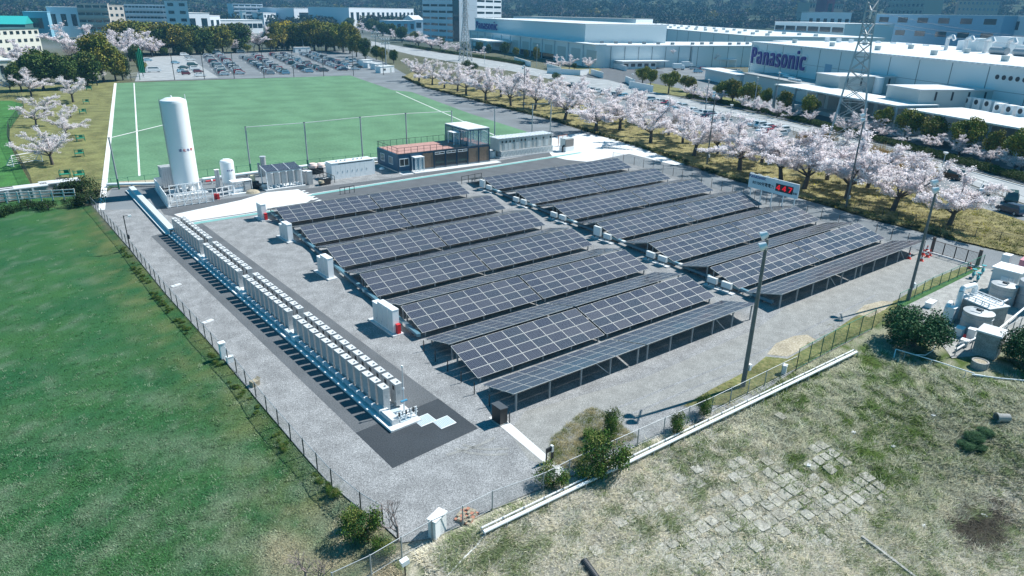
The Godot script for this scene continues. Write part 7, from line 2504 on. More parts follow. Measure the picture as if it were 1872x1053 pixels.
# ---------------------------------------------------------------- the distance
# a block with a front between two picture points on the ground; windows as rows and columns
func far_block(called: String, label: String, ax: float, ay: float, bx: float, by: float, ty: float, deep: float, wall: Material, roof: Material, floors: int, cols: int, band := false, style := 0) -> Node3D:
	var a := P(ax, ay)
	var b := P(bx, by)
	var h := tall(a, ty)
	var d := b - a
	var l := d.length()
	var o := thing(called, label, "building", a, atan2(-d.z, d.x))
	part(o, "wall", MB.new().block(Vector3(l * 0.5, 0, -deep * 0.5), Vector3(l, h, deep)), wall)
	if style == 1:       # low gable along the front
		var g := MB.new()
		g.quad(Vector3(-0.5, h, 0.5), Vector3(l + 0.5, h, 0.5), Vector3(l + 0.5, h + deep * 0.16, -deep * 0.5), Vector3(-0.5, h + deep * 0.16, -deep * 0.5))
		g.quad(Vector3(l + 0.5, h, -deep - 0.5), Vector3(-0.5, h, -deep - 0.5), Vector3(-0.5, h + deep * 0.16, -deep * 0.5), Vector3(l + 0.5, h + deep * 0.16, -deep * 0.5))
		g.tri(Vector3(-0.4, h, 0.4), Vector3(-0.4, h + deep * 0.158, -deep * 0.5), Vector3(-0.4, h, -deep - 0.4))
		g.tri(Vector3(l + 0.4, h, -deep - 0.4), Vector3(l + 0.4, h + deep * 0.158, -deep * 0.5), Vector3(l + 0.4, h, 0.4))
		part(o, "roof", g, roof)
	else:
		part(o, "roof", MB.new().block(Vector3(l * 0.5, h, -deep * 0.5), Vector3(l + 0.6, 0.4, deep + 0.6)), roof)
	var fh := h / maxf(1, floors)
	for f in floors:
		if band:
			for c in cols:
				part(o, "window", MB.new().block(Vector3(l * (c + 0.5) / cols, fh * (f + 0.42), 0.06), Vector3(l / cols * 0.86, fh * 0.34, 0.12)), M.glass_dark)
		else:
			for c in cols:
				part(o, "window", MB.new().block(Vector3(l * (c + 0.5) / cols, fh * (f + 0.38), 0.06), Vector3(l / cols * 0.5, fh * 0.4, 0.12)), M.glass_dark)
	if style == 2:       # balconies
		for f in floors:
			part(o, "balcony", MB.new().block(Vector3(l * 0.5, fh * f + 0.1, 0.8), Vector3(l * 0.96, fh * 0.36, 1.6)), wall)
	return o


func build_distance() -> void:
	var cream := paint(0.60, 0.61, 0.54, 0.7)
	var beige := paint(0.48, 0.45, 0.41, 0.7)
	var blue := paint(0.20, 0.42, 0.55, 0.6)
	var pale := paint(0.62, 0.68, 0.74, 0.65)
	var teal := paint(0.02, 0.36, 0.34, 0.6)
	var dgreen := paint(0.04, 0.11, 0.11, 0.6)
	var tan := paint(0.34, 0.29, 0.23, 0.8)
	far_block("school_building", "cream school block with rows of dark windows and green roof", -20, 116, 82, 108, 55, 14, cream, dgreen, 4, 9)
	far_block("low_cream_house", "low cream building below the school block", -10, 150, 30, 148, 112, 10, cream, M.roof_white, 1, 3)
	far_block("teal_roof_hall", "low hall with bright teal gable roof", -5, 74, 52, 74, 44, 34, dgreen, teal, 1, 5, false, 1)
	far_block("blue_warehouse", "plain blue warehouse beside the teal roofed hall", 52, 70, 96, 70, 22, 30, blue, blue, 1, 1)
	far_block("striped_hall", "pale blue hall with dark vertical strips on its front", 96, 68, 152, 68, 13, 30, pale, M.roof_white, 1, 3)
	far_block("beige_apartment_block", "beige apartment block with brown stair strip and balconies", 152, 72, 208, 72, 6, 14, beige, beige, 5, 4, true, 2)
	far_block("beige_apartment_wing", "beige apartment wing with small windows next to the balconies", 208, 71, 236, 70, 10, 14, beige, beige, 5, 3)
	far_block("white_apartment_block", "long white apartment block with five balcony floors", 237, 66, 312, 66, 8, 14, pale, pale, 6, 12, true, 2)
	far_block("white_apartment_tower", "blank white end tower of the apartment block with few windows", 311, 72, 352, 72, 2, 26, pale, M.roof_white, 5, 2)
	far_block("dark_trim_hall", "white hall with dark roof edge and dark vertical strips", 345, 66, 388, 65, 24, 30, pale, M.roof_white, 1, 2)
	far_block("white_shed", "plain white shed beside the dark trimmed hall", 386, 63, 406, 62, 29, 20, pale, M.roof_white, 1, 2)
	far_block("flat_white_store", "low flat white store with pale roof", 405, 62, 482, 61, 37, 40, M.white, M.roof_white, 1, 8, true)
	far_block("white_cube_tower", "small white cube tower above the flat store", 446, 52, 453, 52, 20, 8, M.white, M.white, 1, 1)
	far_block("terrace_apartments", "distant striped terrace apartments above the flat store", 430, 48, 484, 48, 7, 20, pale, pale, 6, 5, true, 2)
	far_block("round_end_block", "white block with rounded windows beside the terrace apartments", 484, 50, 512, 49, 24, 16, pale, M.roof_white, 2, 5)
	far_block("brown_flat_block", "plain brown flat block beyond the terrace apartments", 483, 40, 503, 40, 13, 20, tan, tan, 1, 1)
	far_block("long_white_factory", "long white factory wall across the wooded valley", 540, 50, 640, 48, 15, 60, pale, M.roof_white, 1, 3)
	far_block("small_window_factory", "white factory with a row of small square windows", 640, 52, 757, 46, 14, 60, pale, M.roof_white, 1, 14)
	far_block("low_blue_depot", "low blue depot with white roof before the tower", 712, 62, 760, 62, 38, 30, blue, M.roof_white, 1, 4)
	far_block("gabled_white_depot", "small gabled white depot beside the tower", 757, 60, 775, 60, 36, 30, pale, M.roof_white, 1, 1, false, 1)
	far_block("office_tower", "tall white office tower with dark window bands", 774, 72, 832, 76, -30, 26, pale, M.roof_white, 9, 4, true)
	far_block("office_tower_wing", "second white office tower block with window bands", 838, 74, 916, 70, -28, 26, pale, M.roof_white, 9, 5, true)
	far_block("tower_recess_shade", "dark block painted in for the shaded recess between the two office blocks", 830, 76, 840, 76, -34, 18, M.glass_dark, M.dark, 1, 1)  # dark colour stands in for the shade inside the recess
	far_block("flat_grey_works", "flat grey works with rooftop tanks behind the long hall", 938, 64, 1160, 72, 30, 60, M.factory_wall, M.asphalt_dust, 1, 10)
	far_block("blue_green_works", "grey green works hall behind the lettered factory", 1410, 88, 1535, 98, 40, 50, M.factory_wall, M.roof_white, 2, 6, true)
	far_block("great_blue_factory", "huge pale blue factory block with arched dark windows", 1588, 92, 1815, 108, 26, 120, M.shade_blue, M.roof_white, 3, 6)
	far_block("great_white_factory", "white end of the huge factory block", 1815, 106, 1900, 112, 30, 110, pale, M.roof_white, 2, 2)
	far_block("brick_red_tower", "dark red tower of the distant brick campus", 1502, 62, 1516, 62, -10, 20, paint(0.14, 0.02, 0.045, 0.8), tan, 1, 1)
	far_block("brick_campus_wing", "brown distant campus wing with window rows", 1472, 60, 1502, 60, 5, 24, tan, tan, 4, 6)
	far_block("brick_campus_end", "short brown campus wing beyond the red tower", 1516, 60, 1533, 60, 7, 24, tan, tan, 4, 4)
	far_block("tan_campus_block", "tan distant campus block behind the pylon", 1612, 62, 1677, 66, -6, 30, tan, tan, 6, 9)
	far_block("tan_campus_hall", "tan distant campus hall with window grid", 1738, 66, 1812, 68, 1, 30, tan, tan, 6, 10)
	far_block("white_roof_arena", "low white roofed arena before the campus", 1470, 72, 1548, 74, 22, 60, pale, M.roof_white, 1, 6)
	far_block("hillside_white_house", "white house in the dark wooded hillside", 1266, 34, 1294, 34, 6, 14, M.white, M.roof_white, 2, 4)
	far_block("viaduct_wall", "long pale viaduct across the distant woods", 1080, 30, 1258, 44, 12, 10, M.factory_grey, M.factory_grey, 1, 20)
	var r := RandomNumberGenerator.new()
	r.seed = 51
	# small houses in the far woods
	var k := 0
	for i in 60:
		var px := r.randf_range(-40, 1900)
		if px > 770 and px < 920:
			continue
		var hy := 7.0 + px * 0.0187
		var py := hy + r.randf_range(13.0, 26.0)
		var at := P(px, py)
		var o := thing("far_house", "small distant house with pale walls among the far woods", "house", at, r.randf() * PI, "small houses in the far woods")
		var w := r.randf_range(9, 16)
		var hh := r.randf_range(5, 9)
		part(o, "wall", MB.new().block(Vector3.ZERO, Vector3(w, hh, w * 0.7)), [M.white, cream, beige, pale][r.randi() % 4])
		var g := MB.new()
		g.quad(Vector3(-w * 0.55, hh, w * 0.4), Vector3(w * 0.55, hh, w * 0.4), Vector3(w * 0.55, hh + 2.5, 0), Vector3(-w * 0.55, hh + 2.5, 0))
		g.quad(Vector3(w * 0.55, hh, -w * 0.4), Vector3(-w * 0.55, hh, -w * 0.4), Vector3(-w * 0.55, hh + 2.5, 0), Vector3(w * 0.55, hh + 2.5, 0))
		part(o, "roof", g, [M.factory_grey, M.seam, M.roof_white, tan][r.randi() % 4])
	# trees standing before the great blue factory
	for q in [[1628, 86], [1643, 87], [1655, 88], [1675, 90], [1688, 90], [1718, 96], [1736, 97], [1755, 99], [1775, 101], [1810, 105], [1825, 105], [1840, 105], [1855, 106], [1868, 107]]:
		tree_px("dark", "yard_tree", "dark round tree before the huge pale blue factory", q[0], q[1], q[1] - r.randf_range(12, 20), 1.0, "trees before the huge factory")
	# woods: crowns too far off to tell apart
	var low := MB.new()
	var r2 := RandomNumberGenerator.new()
	r2.seed = 8
	for q in 7:
		var c := Vector3(r2.randfn() * 1.9, 3.4 + r2.randf_range(-1.2, 1.4), r2.randfn() * 1.9)
		for e in 30:
			var p := c + Vector3(r2.randfn(), r2.randfn(), r2.randfn()).normalized() * r2.randf_range(1.0, 1.9)
			var f := r2.randf_range(0.7, 1.3)
			low.col = Color(f, f, f)
			leafquad(low, p, 0.6, r2, 0.6)
	var crown := low.mesh()
	var xf := []
	var cols := PackedColorArray()
	for i in 17000:
		var px := r.randf_range(-160, 2030)
		var hy := 3.0 + px * 0.0187
		var py := hy + 5.0 + 33.0 * pow(r.randf(), 1.7)
		var p := P(px, py)
		var dist := Vector2(p.x, p.z).length()
		if dist < 560.0 or dist > 3600.0:
			continue
		if px > 930 and py > hy + 30.0:
			continue
		if nz.get_noise_2d(p.x * 0.12, p.z * 0.12) < -0.22:
			continue
		p.y = hill_height(p.x, p.z) - 0.5
		var s := r.randf_range(1.6, 3.0)
		var tones := [Color(0.025, 0.055, 0.028), Color(0.04, 0.07, 0.03), Color(0.07, 0.085, 0.03), Color(0.12, 0.10, 0.09), Color(0.05, 0.065, 0.035)]
		var c: Color = tones[r.randi() % 5]
		if r.randf() < 0.012:
			c = Color(0.30, 0.24, 0.03)
		cols.push_back(c)
		xf.append(Transform3D(Basis(Vector3.UP, r.randf() * TAU).scaled(Vector3(s, s * r.randf_range(0.8, 1.1), s)), p))
	scatter("far_woods", "dark green woods covering the valley and hills in the distance", crown, M.leaf, xf, cols)
	build_hills()


func hill_height(x: float, z: float) -> float:
	var d := Vector2(x, z).length()
	var k := smoothstep(1150.0, 2500.0, d)
	var az := atan2(x, -z)
	var right := smoothstep(0.2, 1.3, az)
	return -0.06 + k * (62.0 + right * 75.0 + 55.0 * nz.get_noise_2d(x * 0.028, z * 0.028) + 14.0 * nz.get_noise_2d(x * 0.12, z * 0.12))


func build_hills() -> void:
	var na := 150
	var nd := 36
	var mb := MB.new()
	var g := []
	for j in nd + 1:
		var d := 1150.0 + 2500.0 * j / nd
		var row := []
		for i in na + 1:
			var az := -0.5 + 2.3 * i / na
			var x := sin(az) * d
			var z := -cos(az) * d
			row.append(Vector3(x, hill_height(x, z) + (0.3 if j > 0 else -1.0), z))
		g.append(row)
	for j in nd:
		for i in na:
			var p: Vector3 = g[j][i]
			var f := 0.5 + nz.get_noise_2d(p.x * 0.3, p.z * 0.3)
			mb.col = Color(0.03, 0.055, 0.03).lerp(Color(0.06, 0.075, 0.045), clampf(f, 0, 1))
			mb.quad(g[j][i], g[j][i + 1], g[j + 1][i + 1], g[j + 1][i])
	setting("hills", mb, M.hill)


# ---------------------------------------------------------------- water plant at the edge of the yard
func steel_tank(label: String, at: Vector3, r: float, h: float, m: Material) -> Node3D:
	var o := thing("cylinder_tank", label, "tank", at)
	part(o, "shell", MB.new().lathe([Vector2(r, 0.0), Vector2(r, h), Vector2(r + 0.05, h), Vector2(r + 0.05, h + 0.08), Vector2(r * 0.6, h + 0.16), Vector2(0.0, h + 0.2)], 28), m)
	for k in 3:
		part(o, "hoop", MB.new().lathe([Vector2(r + 0.005, h * (0.2 + 0.3 * k)), Vector2(r + 0.04, h * (0.2 + 0.3 * k) + 0.02), Vector2(r + 0.04, h * (0.2 + 0.3 * k) + 0.06), Vector2(r + 0.005, h * (0.2 + 0.3 * k) + 0.08)], 28), M.steel)
	part(o, "hatch", MB.new().tube(Vector3(0.1, h + 0.15, 0), Vector3(0.1, h + 0.32, 0), 0.3, 0.28, 12), M.dark)
	part(o, "top_pipe", MB.new().ribbon([Vector3(-0.4, h + 0.1, 0.3), Vector3(-0.4, h + 0.5, 0.3), Vector3(-0.4, h + 0.5, -0.4)], 0.05), M.steel)
	for s in [-0.18, 0.18]:
		part(o, "ladder_rail", MB.new().tube(Vector3(r + 0.1, 0, s), Vector3(r + 0.1, h + 0.6, s), 0.025, 0.025, 6), M.steel)
	for k in 8:
		part(o, "ladder_rung", MB.new().tube(Vector3(r + 0.1, 0.3 + k * h / 8.5, -0.18), Vector3(r + 0.1, 0.3 + k * h / 8.5, 0.18), 0.015, 0.015, 5), M.steel)
	return o


func build_plant() -> void:
	ground_sheet("plant_paving", [1640, 562, 1700, 532, 1795, 490, 1900, 500, 1960, 560, 1872, 610, 1790, 650, 1740, 655, 1700, 600], 0.016, M.old_concrete)
	ground_sheet("plant_lawn", [1640, 556, 1790, 487, 1796, 490, 1720, 528, 1650, 562], 0.022, grainy(Color(0.03, 0.10, 0.03), Color(0.07, 0.17, 0.05), 2.1, 0.95, 61, 0.08, 0.7, 5.0))
	steel_tank("galvanised round tank with dark hatch beside the big bush", P(1779, 607), 1.2, tall(P(1779, 607), 571), M.galv)
	steel_tank("round grey tank beside the white pump house", P(1827, 554), 1.12, tall(P(1827, 554), 521), M.silver)
	steel_tank("round grey tank at the fence end of the plant", P(1878, 562), 1.2, tall(P(1878, 562), 516), M.silver)
	# pump house: four walls, so that the doorway is a real opening
	var a := P(1804, 531)
	var ph := tall(a, 489)
	var o := thing("pump_house", "small white flat roofed pump house with open dark doorway", "pump house", a, 0.02)
	part(o, "wall", MB.new().block(Vector3(0.06, 0, 1.2), Vector3(0.12, ph, 2.4)), M.off_white)
	part(o, "wall", MB.new().block(Vector3(1.16, 0, 0.06), Vector3(2.08, ph, 0.12)), M.off_white)
	part(o, "wall", MB.new().block(Vector3(2.26, 0, 1.2), Vector3(0.12, ph, 2.4)), M.off_white)
	part(o, "front_wall", MB.new().block(Vector3(0.32, 0, 2.34), Vector3(0.4, ph, 0.12)), M.off_white)
	part(o, "front_wall", MB.new().block(Vector3(2.0, 0, 2.34), Vector3(0.4, ph, 0.12)), M.off_white)
	part(o, "lintel", MB.new().block(Vector3(1.16, ph - 0.7, 2.34), Vector3(1.28, 0.7, 0.12)), M.off_white)
	part(o, "pump", MB.new().block(Vector3(1.2, 0, 1.0), Vector3(0.9, 1.1, 0.8)), M.steel)
	part(o, "roof", MB.new().block(Vector3(1.16, ph, 1.2), Vector3(2.6, 0.12, 2.7)), M.white)
	part(o, "sliding_door", MB.new().block(Vector3(-0.06, 0.05, 1.5), Vector3(0.08, ph - 0.7, 1.2)), M.white)
	part(o, "wall_cabinet", MB.new().block(Vector3(-0.4, 0.2, 0.6), Vector3(0.45, 1.2, 0.8)), M.duct)
	var o2 := thing("roof_box", "small white box on a stand behind the pump house", "vent box", P(1835, 492), 0.0)
	part(o2, "box", MB.new().block(Vector3(0, 1.0, 0), Vector3(1.0, 0.8, 0.8)), M.white)
	part(o2, "stand", MB.new().block(Vector3.ZERO, Vector3(0.6, 1.0, 0.5)), M.galv)
	var pk := thing("pink_container", "faded pink container behind the pump house", "container", P(1880, 505), 0.1)
	part(pk, "body", MB.new().block(Vector3.ZERO, Vector3(2.6, 2.0, 2.0)), paint(0.55, 0.22, 0.26, 0.7))
	for k in 6:
		part(pk, "rib", MB.new().block(Vector3(-1.2 + k * 0.48, 0.05, 1.01), Vector3(0.12, 1.9, 0.06)), paint(0.62, 0.30, 0.33, 0.7))
	# concrete basin with white pipes
	var ba := P(1740, 580)
	var bb := P(1797, 606)
	var bh := tall(ba, 542)
	var bl := ba.distance_to(bb)
	var c := thing("concrete_basin", "grey concrete basin with white pipes on its deck", "basin", ba, atan2((bb - ba).x, (bb - ba).z))
	part(c, "wall", MB.new().block(Vector3(1.2, 0, bl * 0.5), Vector3(2.4, bh, bl)), M.old_concrete)
	part(c, "deck", MB.new().block(Vector3(1.2, bh, bl * 0.5), Vector3(2.55, 0.1, bl + 0.15)), M.concrete)
	for k in 4:
		part(c, "deck_rail", MB.new().tube(Vector3(0.2 + k * 0.6, bh + 0.45, 0.3), Vector3(0.2 + k * 0.6, bh + 0.45, bl - 0.3), 0.05, 0.05, 6), M.white)
	for k in 10:
		part(c, "rail_post", MB.new().block(Vector3(0.2 + 1.8 * (k / 5), bh + 0.1, 0.3 + (bl - 0.6) * (k % 5) / 4.0), Vector3(0.07, 0.4, 0.07)), M.white)
	part(c, "arched_pipe", MB.new().ribbon([Vector3(-0.5, 0.3, 0.6), Vector3(-0.5, bh + 0.8, 0.6), Vector3(-0.3, bh + 1.1, 0.5), Vector3(1.5, bh + 1.1, 0.2), Vector3(1.7, bh + 0.8, 0.2), Vector3(1.7, bh, 0.2)], 0.24, 10), M.white)
	part(c, "short_pipe", MB.new().ribbon([Vector3(-1.5, 0.3, 0.4), Vector3(-1.5, 1.3, 0.4), Vector3(-1.3, 1.6, 0.3), Vector3(-0.7, 1.65, 0.0), Vector3(-0.5, 1.4, 0.0)], 0.22, 10), M.white)
	for k in 7:
		part(c, "side_joint", MB.new().block(Vector3(-0.008, 0.1, bl * (k + 0.5) / 7.0), Vector3(0.02, bh - 0.2, 0.03)), M.galv)
	for q in [[1735, 588, 0.9, 1.5, "white"], [1700, 560, 1.4, 0.5, "white"], [1752, 612, 0.9, 0.7, "white"], [1773, 622, 0.6, 1.1, "white"], [1762, 632, 0.55, 0.55, "white"]]:
		var u := thing("plant_control_box", "white metal control box among the plant pipes", "control box", P(q[0], q[1]), 0.1, "white control boxes of the plant")
		part(u, "cabinet", MB.new().block(Vector3.ZERO, Vector3(q[2], q[3], 0.6)), M.white)
		part(u, "cap", MB.new().block(Vector3(0, q[3], 0), Vector3(q[2] + 0.08, 0.05, 0.68)), M.white_gloss)
	var ex := thing("fire_extinguisher", "small red extinguisher beside the plant boxes", "extinguisher", P(1761, 622))
	part(ex, "cylinder", MB.new().lathe([Vector2(0.13, 0), Vector2(0.13, 0.5), Vector2(0.05, 0.62), Vector2(0, 0.63)], 12), M.red)
	part(ex, "nozzle", MB.new().tube(Vector3(0, 0.6, 0), Vector3(0.12, 0.68, 0), 0.03, 0.03, 6), M.black)
	for q in [[1785, 648, 1872, 575, 0.9, "long white pipe rail running beside the plant to its corner"], [1788, 592, 1872, 545, 1.0, "white pipe along the plant paving between the tanks"], [1745, 645, 1800, 612, 0.3, "low white pipe at the foot of the galvanised tank"]]:
		var pa := P(q[0], q[1])
		var pb := P(q[2], q[3])
		var p := thing("plant_pipe", q[5], "pipe", pa)
		part(p, "pipe", MB.new().tube(Vector3(0, q[4], 0), pb - pa + Vector3(0, q[4], 0), 0.09, 0.09, 8), M.white)
		for k in 6:
			part(p, "stand", MB.new().block((pb - pa) * k / 5.0, Vector3(0.06, q[4], 0.06)), M.galv)
	wire_fence("grey wire fence round the front of the water plant", px_path([1745, 650, 1800, 640, 1835, 618, 1900, 580]), 1.2, M.galv, M.fence_wire, 1.8)
	for q in [[1795, 501, 0.5], [1778, 508, 0.4], [1786, 515, 0.4]]:
		var v := thing("teal_valve", "teal valve with hand wheel beside the green fence", "valve", P(q[0], q[1]), 0.3, "teal valves by the green fence")
		part(v, "body", MB.new().tube(Vector3(-0.5, 0.5, 0), Vector3(0.5, 0.5, 0), 0.16, 0.16, 10), paint(0.02, 0.30, 0.34, 0.5))
		part(v, "stem", MB.new().tube(Vector3(0, 0.4, 0), Vector3(0, 1.0, 0), 0.07, 0.07, 8), M.steel)
		part(v, "hand_wheel", MB.new().tube(Vector3(0, 1.0, 0), Vector3(0, 1.05, 0), 0.24, 0.24, 12), paint(0.02, 0.30, 0.34, 0.5))
		part(v, "stand", MB.new().block(Vector3.ZERO, Vector3(0.2, 0.36, 0.2)), M.concrete)
	var cs := thing("concrete_shed", "weathered concrete shed with pale roof beside the dark bush", "shed", P(1822, 652), 0.1)
	var ch := tall(P(1822, 652), 612)
	part(cs, "wall", MB.new().block(Vector3(0, 0, -0.8), Vector3(1.9, ch, 1.7)), M.old_concrete)
	part(cs, "roof", MB.new().block(Vector3(0, ch, -0.8), Vector3(2.1, 0.14, 1.9)), M.concrete)
	part(cs, "door", MB.new().block(Vector3(-0.3, 0.1, 0.07), Vector3(0.7, 1.5, 0.05)), M.factory_grey)
	var we := thing("concrete_well_ring", "old concrete well ring on the grass below the plant", "well ring", G(1789, 672))
	part(we, "ring", MB.new().lathe([Vector2(0.62, -0.1), Vector2(0.62, 0.62), Vector2(0.5, 0.62), Vector2(0.5, 0.5), Vector2(0.0, 0.5)], 20), M.old_concrete)
	part(we, "cover", MB.new().tube(Vector3(0, 0.5, 0), Vector3(0, 0.58, 0), 0.49, 0.49, 20), M.bare_earth)
	# bushes
	var bu := G(1668, 632)
	tree("bush", "round_bush", "large dense green bush between green fence and water plant", bu, Vector3(1.12, 1.0, 1.12), "", 0.3)
	tree("bush", "round_bush", "dark green bush overlapping the concrete shed", G(1880, 668), Vector3(0.95, 0.95, 0.95), "", 1.3)
	# low pipe rail on the grass
	var pr := thing("low_pipe_rail", "pale pipe rail on short stakes crossing grass below the bush", "pipe rail", Vector3.ZERO)
	var pts := []
	for q in [[1634, 654], [1636, 645], [1700, 664], [1780, 690]]:
		pts.append(G(q[0], q[1]) + Vector3(0, 0.0 if q[1] == 654 else 0.35, 0))
	part(pr, "pipe", MB.new().ribbon(pts, 0.045), M.white)
	for q in [[1652, 651], [1700, 664], [1763, 684]]:
		part(pr, "stake", MB.new().block(G(q[0], q[1] + 5), Vector3(0.05, 0.5, 0.05)), M.galv)
	part(pr, "branch_pipe", MB.new().ribbon([G(1672, 655) + Vector3(0, 0.35, 0), G(1690, 655) + Vector3(0, 0.3, 0), G(1702, 648) + Vector3(0, 0.3, 0), G(1708, 638) + Vector3(0, 0.3, 0)], 0.04), M.white)
	var pb2 := thing("blue_pipe", "blue grey pipe lying along the grass below the shed", "pipe", Vector3.ZERO)
	part(pb2, "pipe", MB.new().ribbon([G(1776, 687) + Vector3(0, 0.1, 0), G(1830, 694) + Vector3(0, 0.1, 0), G(1900, 700) + Vector3(0, 0.1, 0)], 0.06), M.duct)
	part(pb2, "coupling", MB.new().tube(G(1779, 687) + Vector3(0, 0.1, 0), G(1800, 690) + Vector3(0, 0.1, 0), 0.09, 0.09, 8), M.white)


# ---------------------------------------------------------------- embankment in front
func stone_axis() -> Vector3:
	var e1 := G(1600, 836) - G(1250, 1046)
	e1.y = 0
	return e1.normalized()


func build_slope() -> void:
	# twin pipes on stands
	var a := G(884, 982)
	var b := G(1564, 650)
	var o := thing("embankment_pipe", "long white pipe pair on low stands along the embankment", "pipe", a)
	var n := 26
	var up := Vector3(0, 0.35, 0)
	var pts := []
	for k in n + 1:
		var p := a.lerp(b, float(k) / n)
		p.y = lerpf(a.y, b.y, float(k) / n)
		pts.append(p - a)
	var d := (b - a).normalized()
	var side := Vector3(d.z, 0, -d.x).normalized()
	part(o, "pipe", MB.new().tube(pts[0] + up, pts[n] + up, 0.11, 0.11, 12), M.white)
	part(o, "pipe", MB.new().tube(pts[0] + up + side * 0.26 + Vector3(0, 0.08, 0), pts[n] + up + side * 0.26 + Vector3(0, 0.08, 0), 0.06, 0.06, 8), M.off_white)
	for k in n + 1:
		var g: Vector3 = pts[k] + a
		var gy := ground_height(g.x, g.z) - a.y
		var st := MB.new()
		st.block(Vector3(pts[k].x, gy - 0.1, pts[k].z) + side * 0.22, Vector3(0.05, pts[k].y - gy + 0.62, 0.05))
		part(o, "stand", st, M.galv)
		part(o, "stand", MB.new().block(Vector3(pts[k].x, gy - 0.1, pts[k].z) - side * 0.16, Vector3(0.05, pts[k].y - gy + 0.5, 0.05)), M.galv)
	var hp := []
	for q in [[884, 982], [872, 1000], [845, 1026], [812, 1062]]:
		hp.append(G(q[0], q[1]) + Vector3(0, 0.1, 0))
	solo("garden_hose", "thin pale hose leading from the embankment pipe end", "hose", MB.new().ribbon(hp, 0.05, 8), M.off_white)
	# blocks of the old stone facing: a grid half sunk in the straw
	var bl := thing("stone_facing", "broken grid of square stone facing blocks set in the embankment", "stone facing", Vector3.ZERO)
	var c0 := G(1250, 1046)
	var e1 := stone_axis()
	var e2 := Vector3(-e1.z, 0, e1.x)
	var r := RandomNumberGenerator.new()
	r.seed = 66
	var stone := []
	for k in 4:
		var mb := MB.new()
		var s := 0.78 - 0.04 * k
		mb.prism(PackedVector2Array([Vector2(-s * 0.5, -s * 0.42), Vector2(-s * 0.38, -s * 0.5), Vector2(s * 0.42, -s * 0.5), Vector2(s * 0.5, -s * 0.38), Vector2(s * 0.5, s * 0.44), Vector2(s * 0.4, s * 0.5), Vector2(-s * 0.4, s * 0.5), Vector2(-s * 0.5, s * 0.4)]), -0.2, 0.085)
		stone.append(mb.mesh())
	for j in range(-3, 13):
		for i in range(-5, 21):
			var p: Vector3 = c0 + e1 * (i * 0.82) - e2 * (j * 0.84)
			var keep := nz2.get_noise_2d(p.x * 0.7 + 30.0, p.z * 0.7)
			if (j < 3 and (r.randf() < 0.2 or i < 0)) or (j >= 3 and (keep < -0.02 or r.randf() < 0.36)):
				continue
			if near_out(p.x, p.z) < 3.0:
				continue
			p.y = ground_height(p.x, p.z) + r.randf_range(-0.03, 0.05) + (0.02 if j >= 3 else 0.0)
			var gx := ground_height(p.x + 0.4, p.z) - ground_height(p.x - 0.4, p.z)
			var gz := ground_height(p.x, p.z + 0.4) - ground_height(p.x, p.z - 0.4)
			var nrm := Vector3(-gx / 0.8, 1, -gz / 0.8).normalized()
			var bx := (e1 - nrm * e1.dot(nrm)).normalized()
			var s := MeshInstance3D.new()
			s.name = "stone"
			s.mesh = stone[r.randi() % 4]
			s.material_override = M.stone[r.randi() % 3]
			s.transform = Transform3D(Basis(bx, nrm, bx.cross(nrm)) * Basis(Vector3.UP, r.randf_range(-0.1, 0.1)) * Basis(Vector3.RIGHT, r.randf_range(-0.09, 0.09)), p)
			bl.add_child(s, true)
	# concrete edging, pipes and scraps
	var ea := G(1574, 984)
	var eb := G(1690, 1072)
	solo("edging_beam", "dark concrete edging beam sunk in the straw", "beam", MB.new().beam(ea + Vector3(0, 0.08, 0), eb + Vector3(0, 0.08, 0), 0.16, 0.26), M.old_concrete)
	var rp := G(1066, 1030)
	var rp2 := G(1092, 1066)
	var rb := thing("ribbed_hose", "black ribbed drain hose end on the straw", "hose", rp)
	var rd := (rp2 - rp)
	part(rb, "hose", MB.new().tube(Vector3(0, 0.2, 0), rd + Vector3(0, 0.2, 0), 0.2, 0.2, 14), M.black)
	for k in 14:
		part(rb, "rib", MB.new().tube(rd * (k + 0.3) / 14.0 + Vector3(0, 0.2, 0), rd * (k + 0.7) / 14.0 + Vector3(0, 0.2, 0), 0.225, 0.225, 14), M.steel_dark)
	var dp := G(1832, 770)
	var dr := thing("concrete_pipe_piece", "short concrete pipe piece with dark mouth on the grass", "pipe piece", dp, 0.9)
	var dpp := part(dr, "pipe", MB.new().lathe([Vector2(0.24, -0.4), Vector2(0.3, -0.4), Vector2(0.3, 0.4), Vector2(0.24, 0.4), Vector2(0.24, -0.4)], 20), M.old_concrete, Vector3(0, 0.3, 0))
	dpp.rotation.x = PI / 2
	var dpc := part(dr, "collar", MB.new().lathe([Vector2(0.302, -0.52), Vector2(0.36, -0.52), Vector2(0.36, -0.36), Vector2(0.302, -0.36)], 20), M.old_concrete, Vector3(0, 0.3, 0))
	dpc.rotation.x = PI / 2
	for q in [[1706, 761], [1633, 818], [1560, 792], [1688, 963], [1798, 944], [1478, 852]]:
		solo("stone_scrap", "small pale stone scrap lying on the embankment grass", "stone", MB.new().prism(PackedVector2Array([Vector2(-0.15, -0.1), Vector2(0.14, -0.12), Vector2(0.18, 0.08), Vector2(-0.1, 0.12)]), -0.05, 0.12), M.concrete, G(q[0], q[1]), q[0] * 0.3, "stone scraps on the embankment")
	var lp := G(741, 1052)
	var lm := thing("path_light", "white headed low post at the near fence foot", "post light", lp)
	part(lm, "post", MB.new().tube(Vector3.ZERO, Vector3(0, 0.8, 0), 0.04, 0.04, 8), M.black)
	part(lm, "head", MB.new().box(Vector3(0, 0.9, 0), Vector3(0.42, 0.28, 0.3), Basis(Vector3.BACK, 0.15)), M.white)
	var wp := thing("white_fence_box", "white box on the grass outside the near fence", "utility box", G(1432, 684), 0.4)
	part(wp, "cabinet", MB.new().block(Vector3.ZERO, Vector3(0.42, 0.8, 0.35)), M.white)
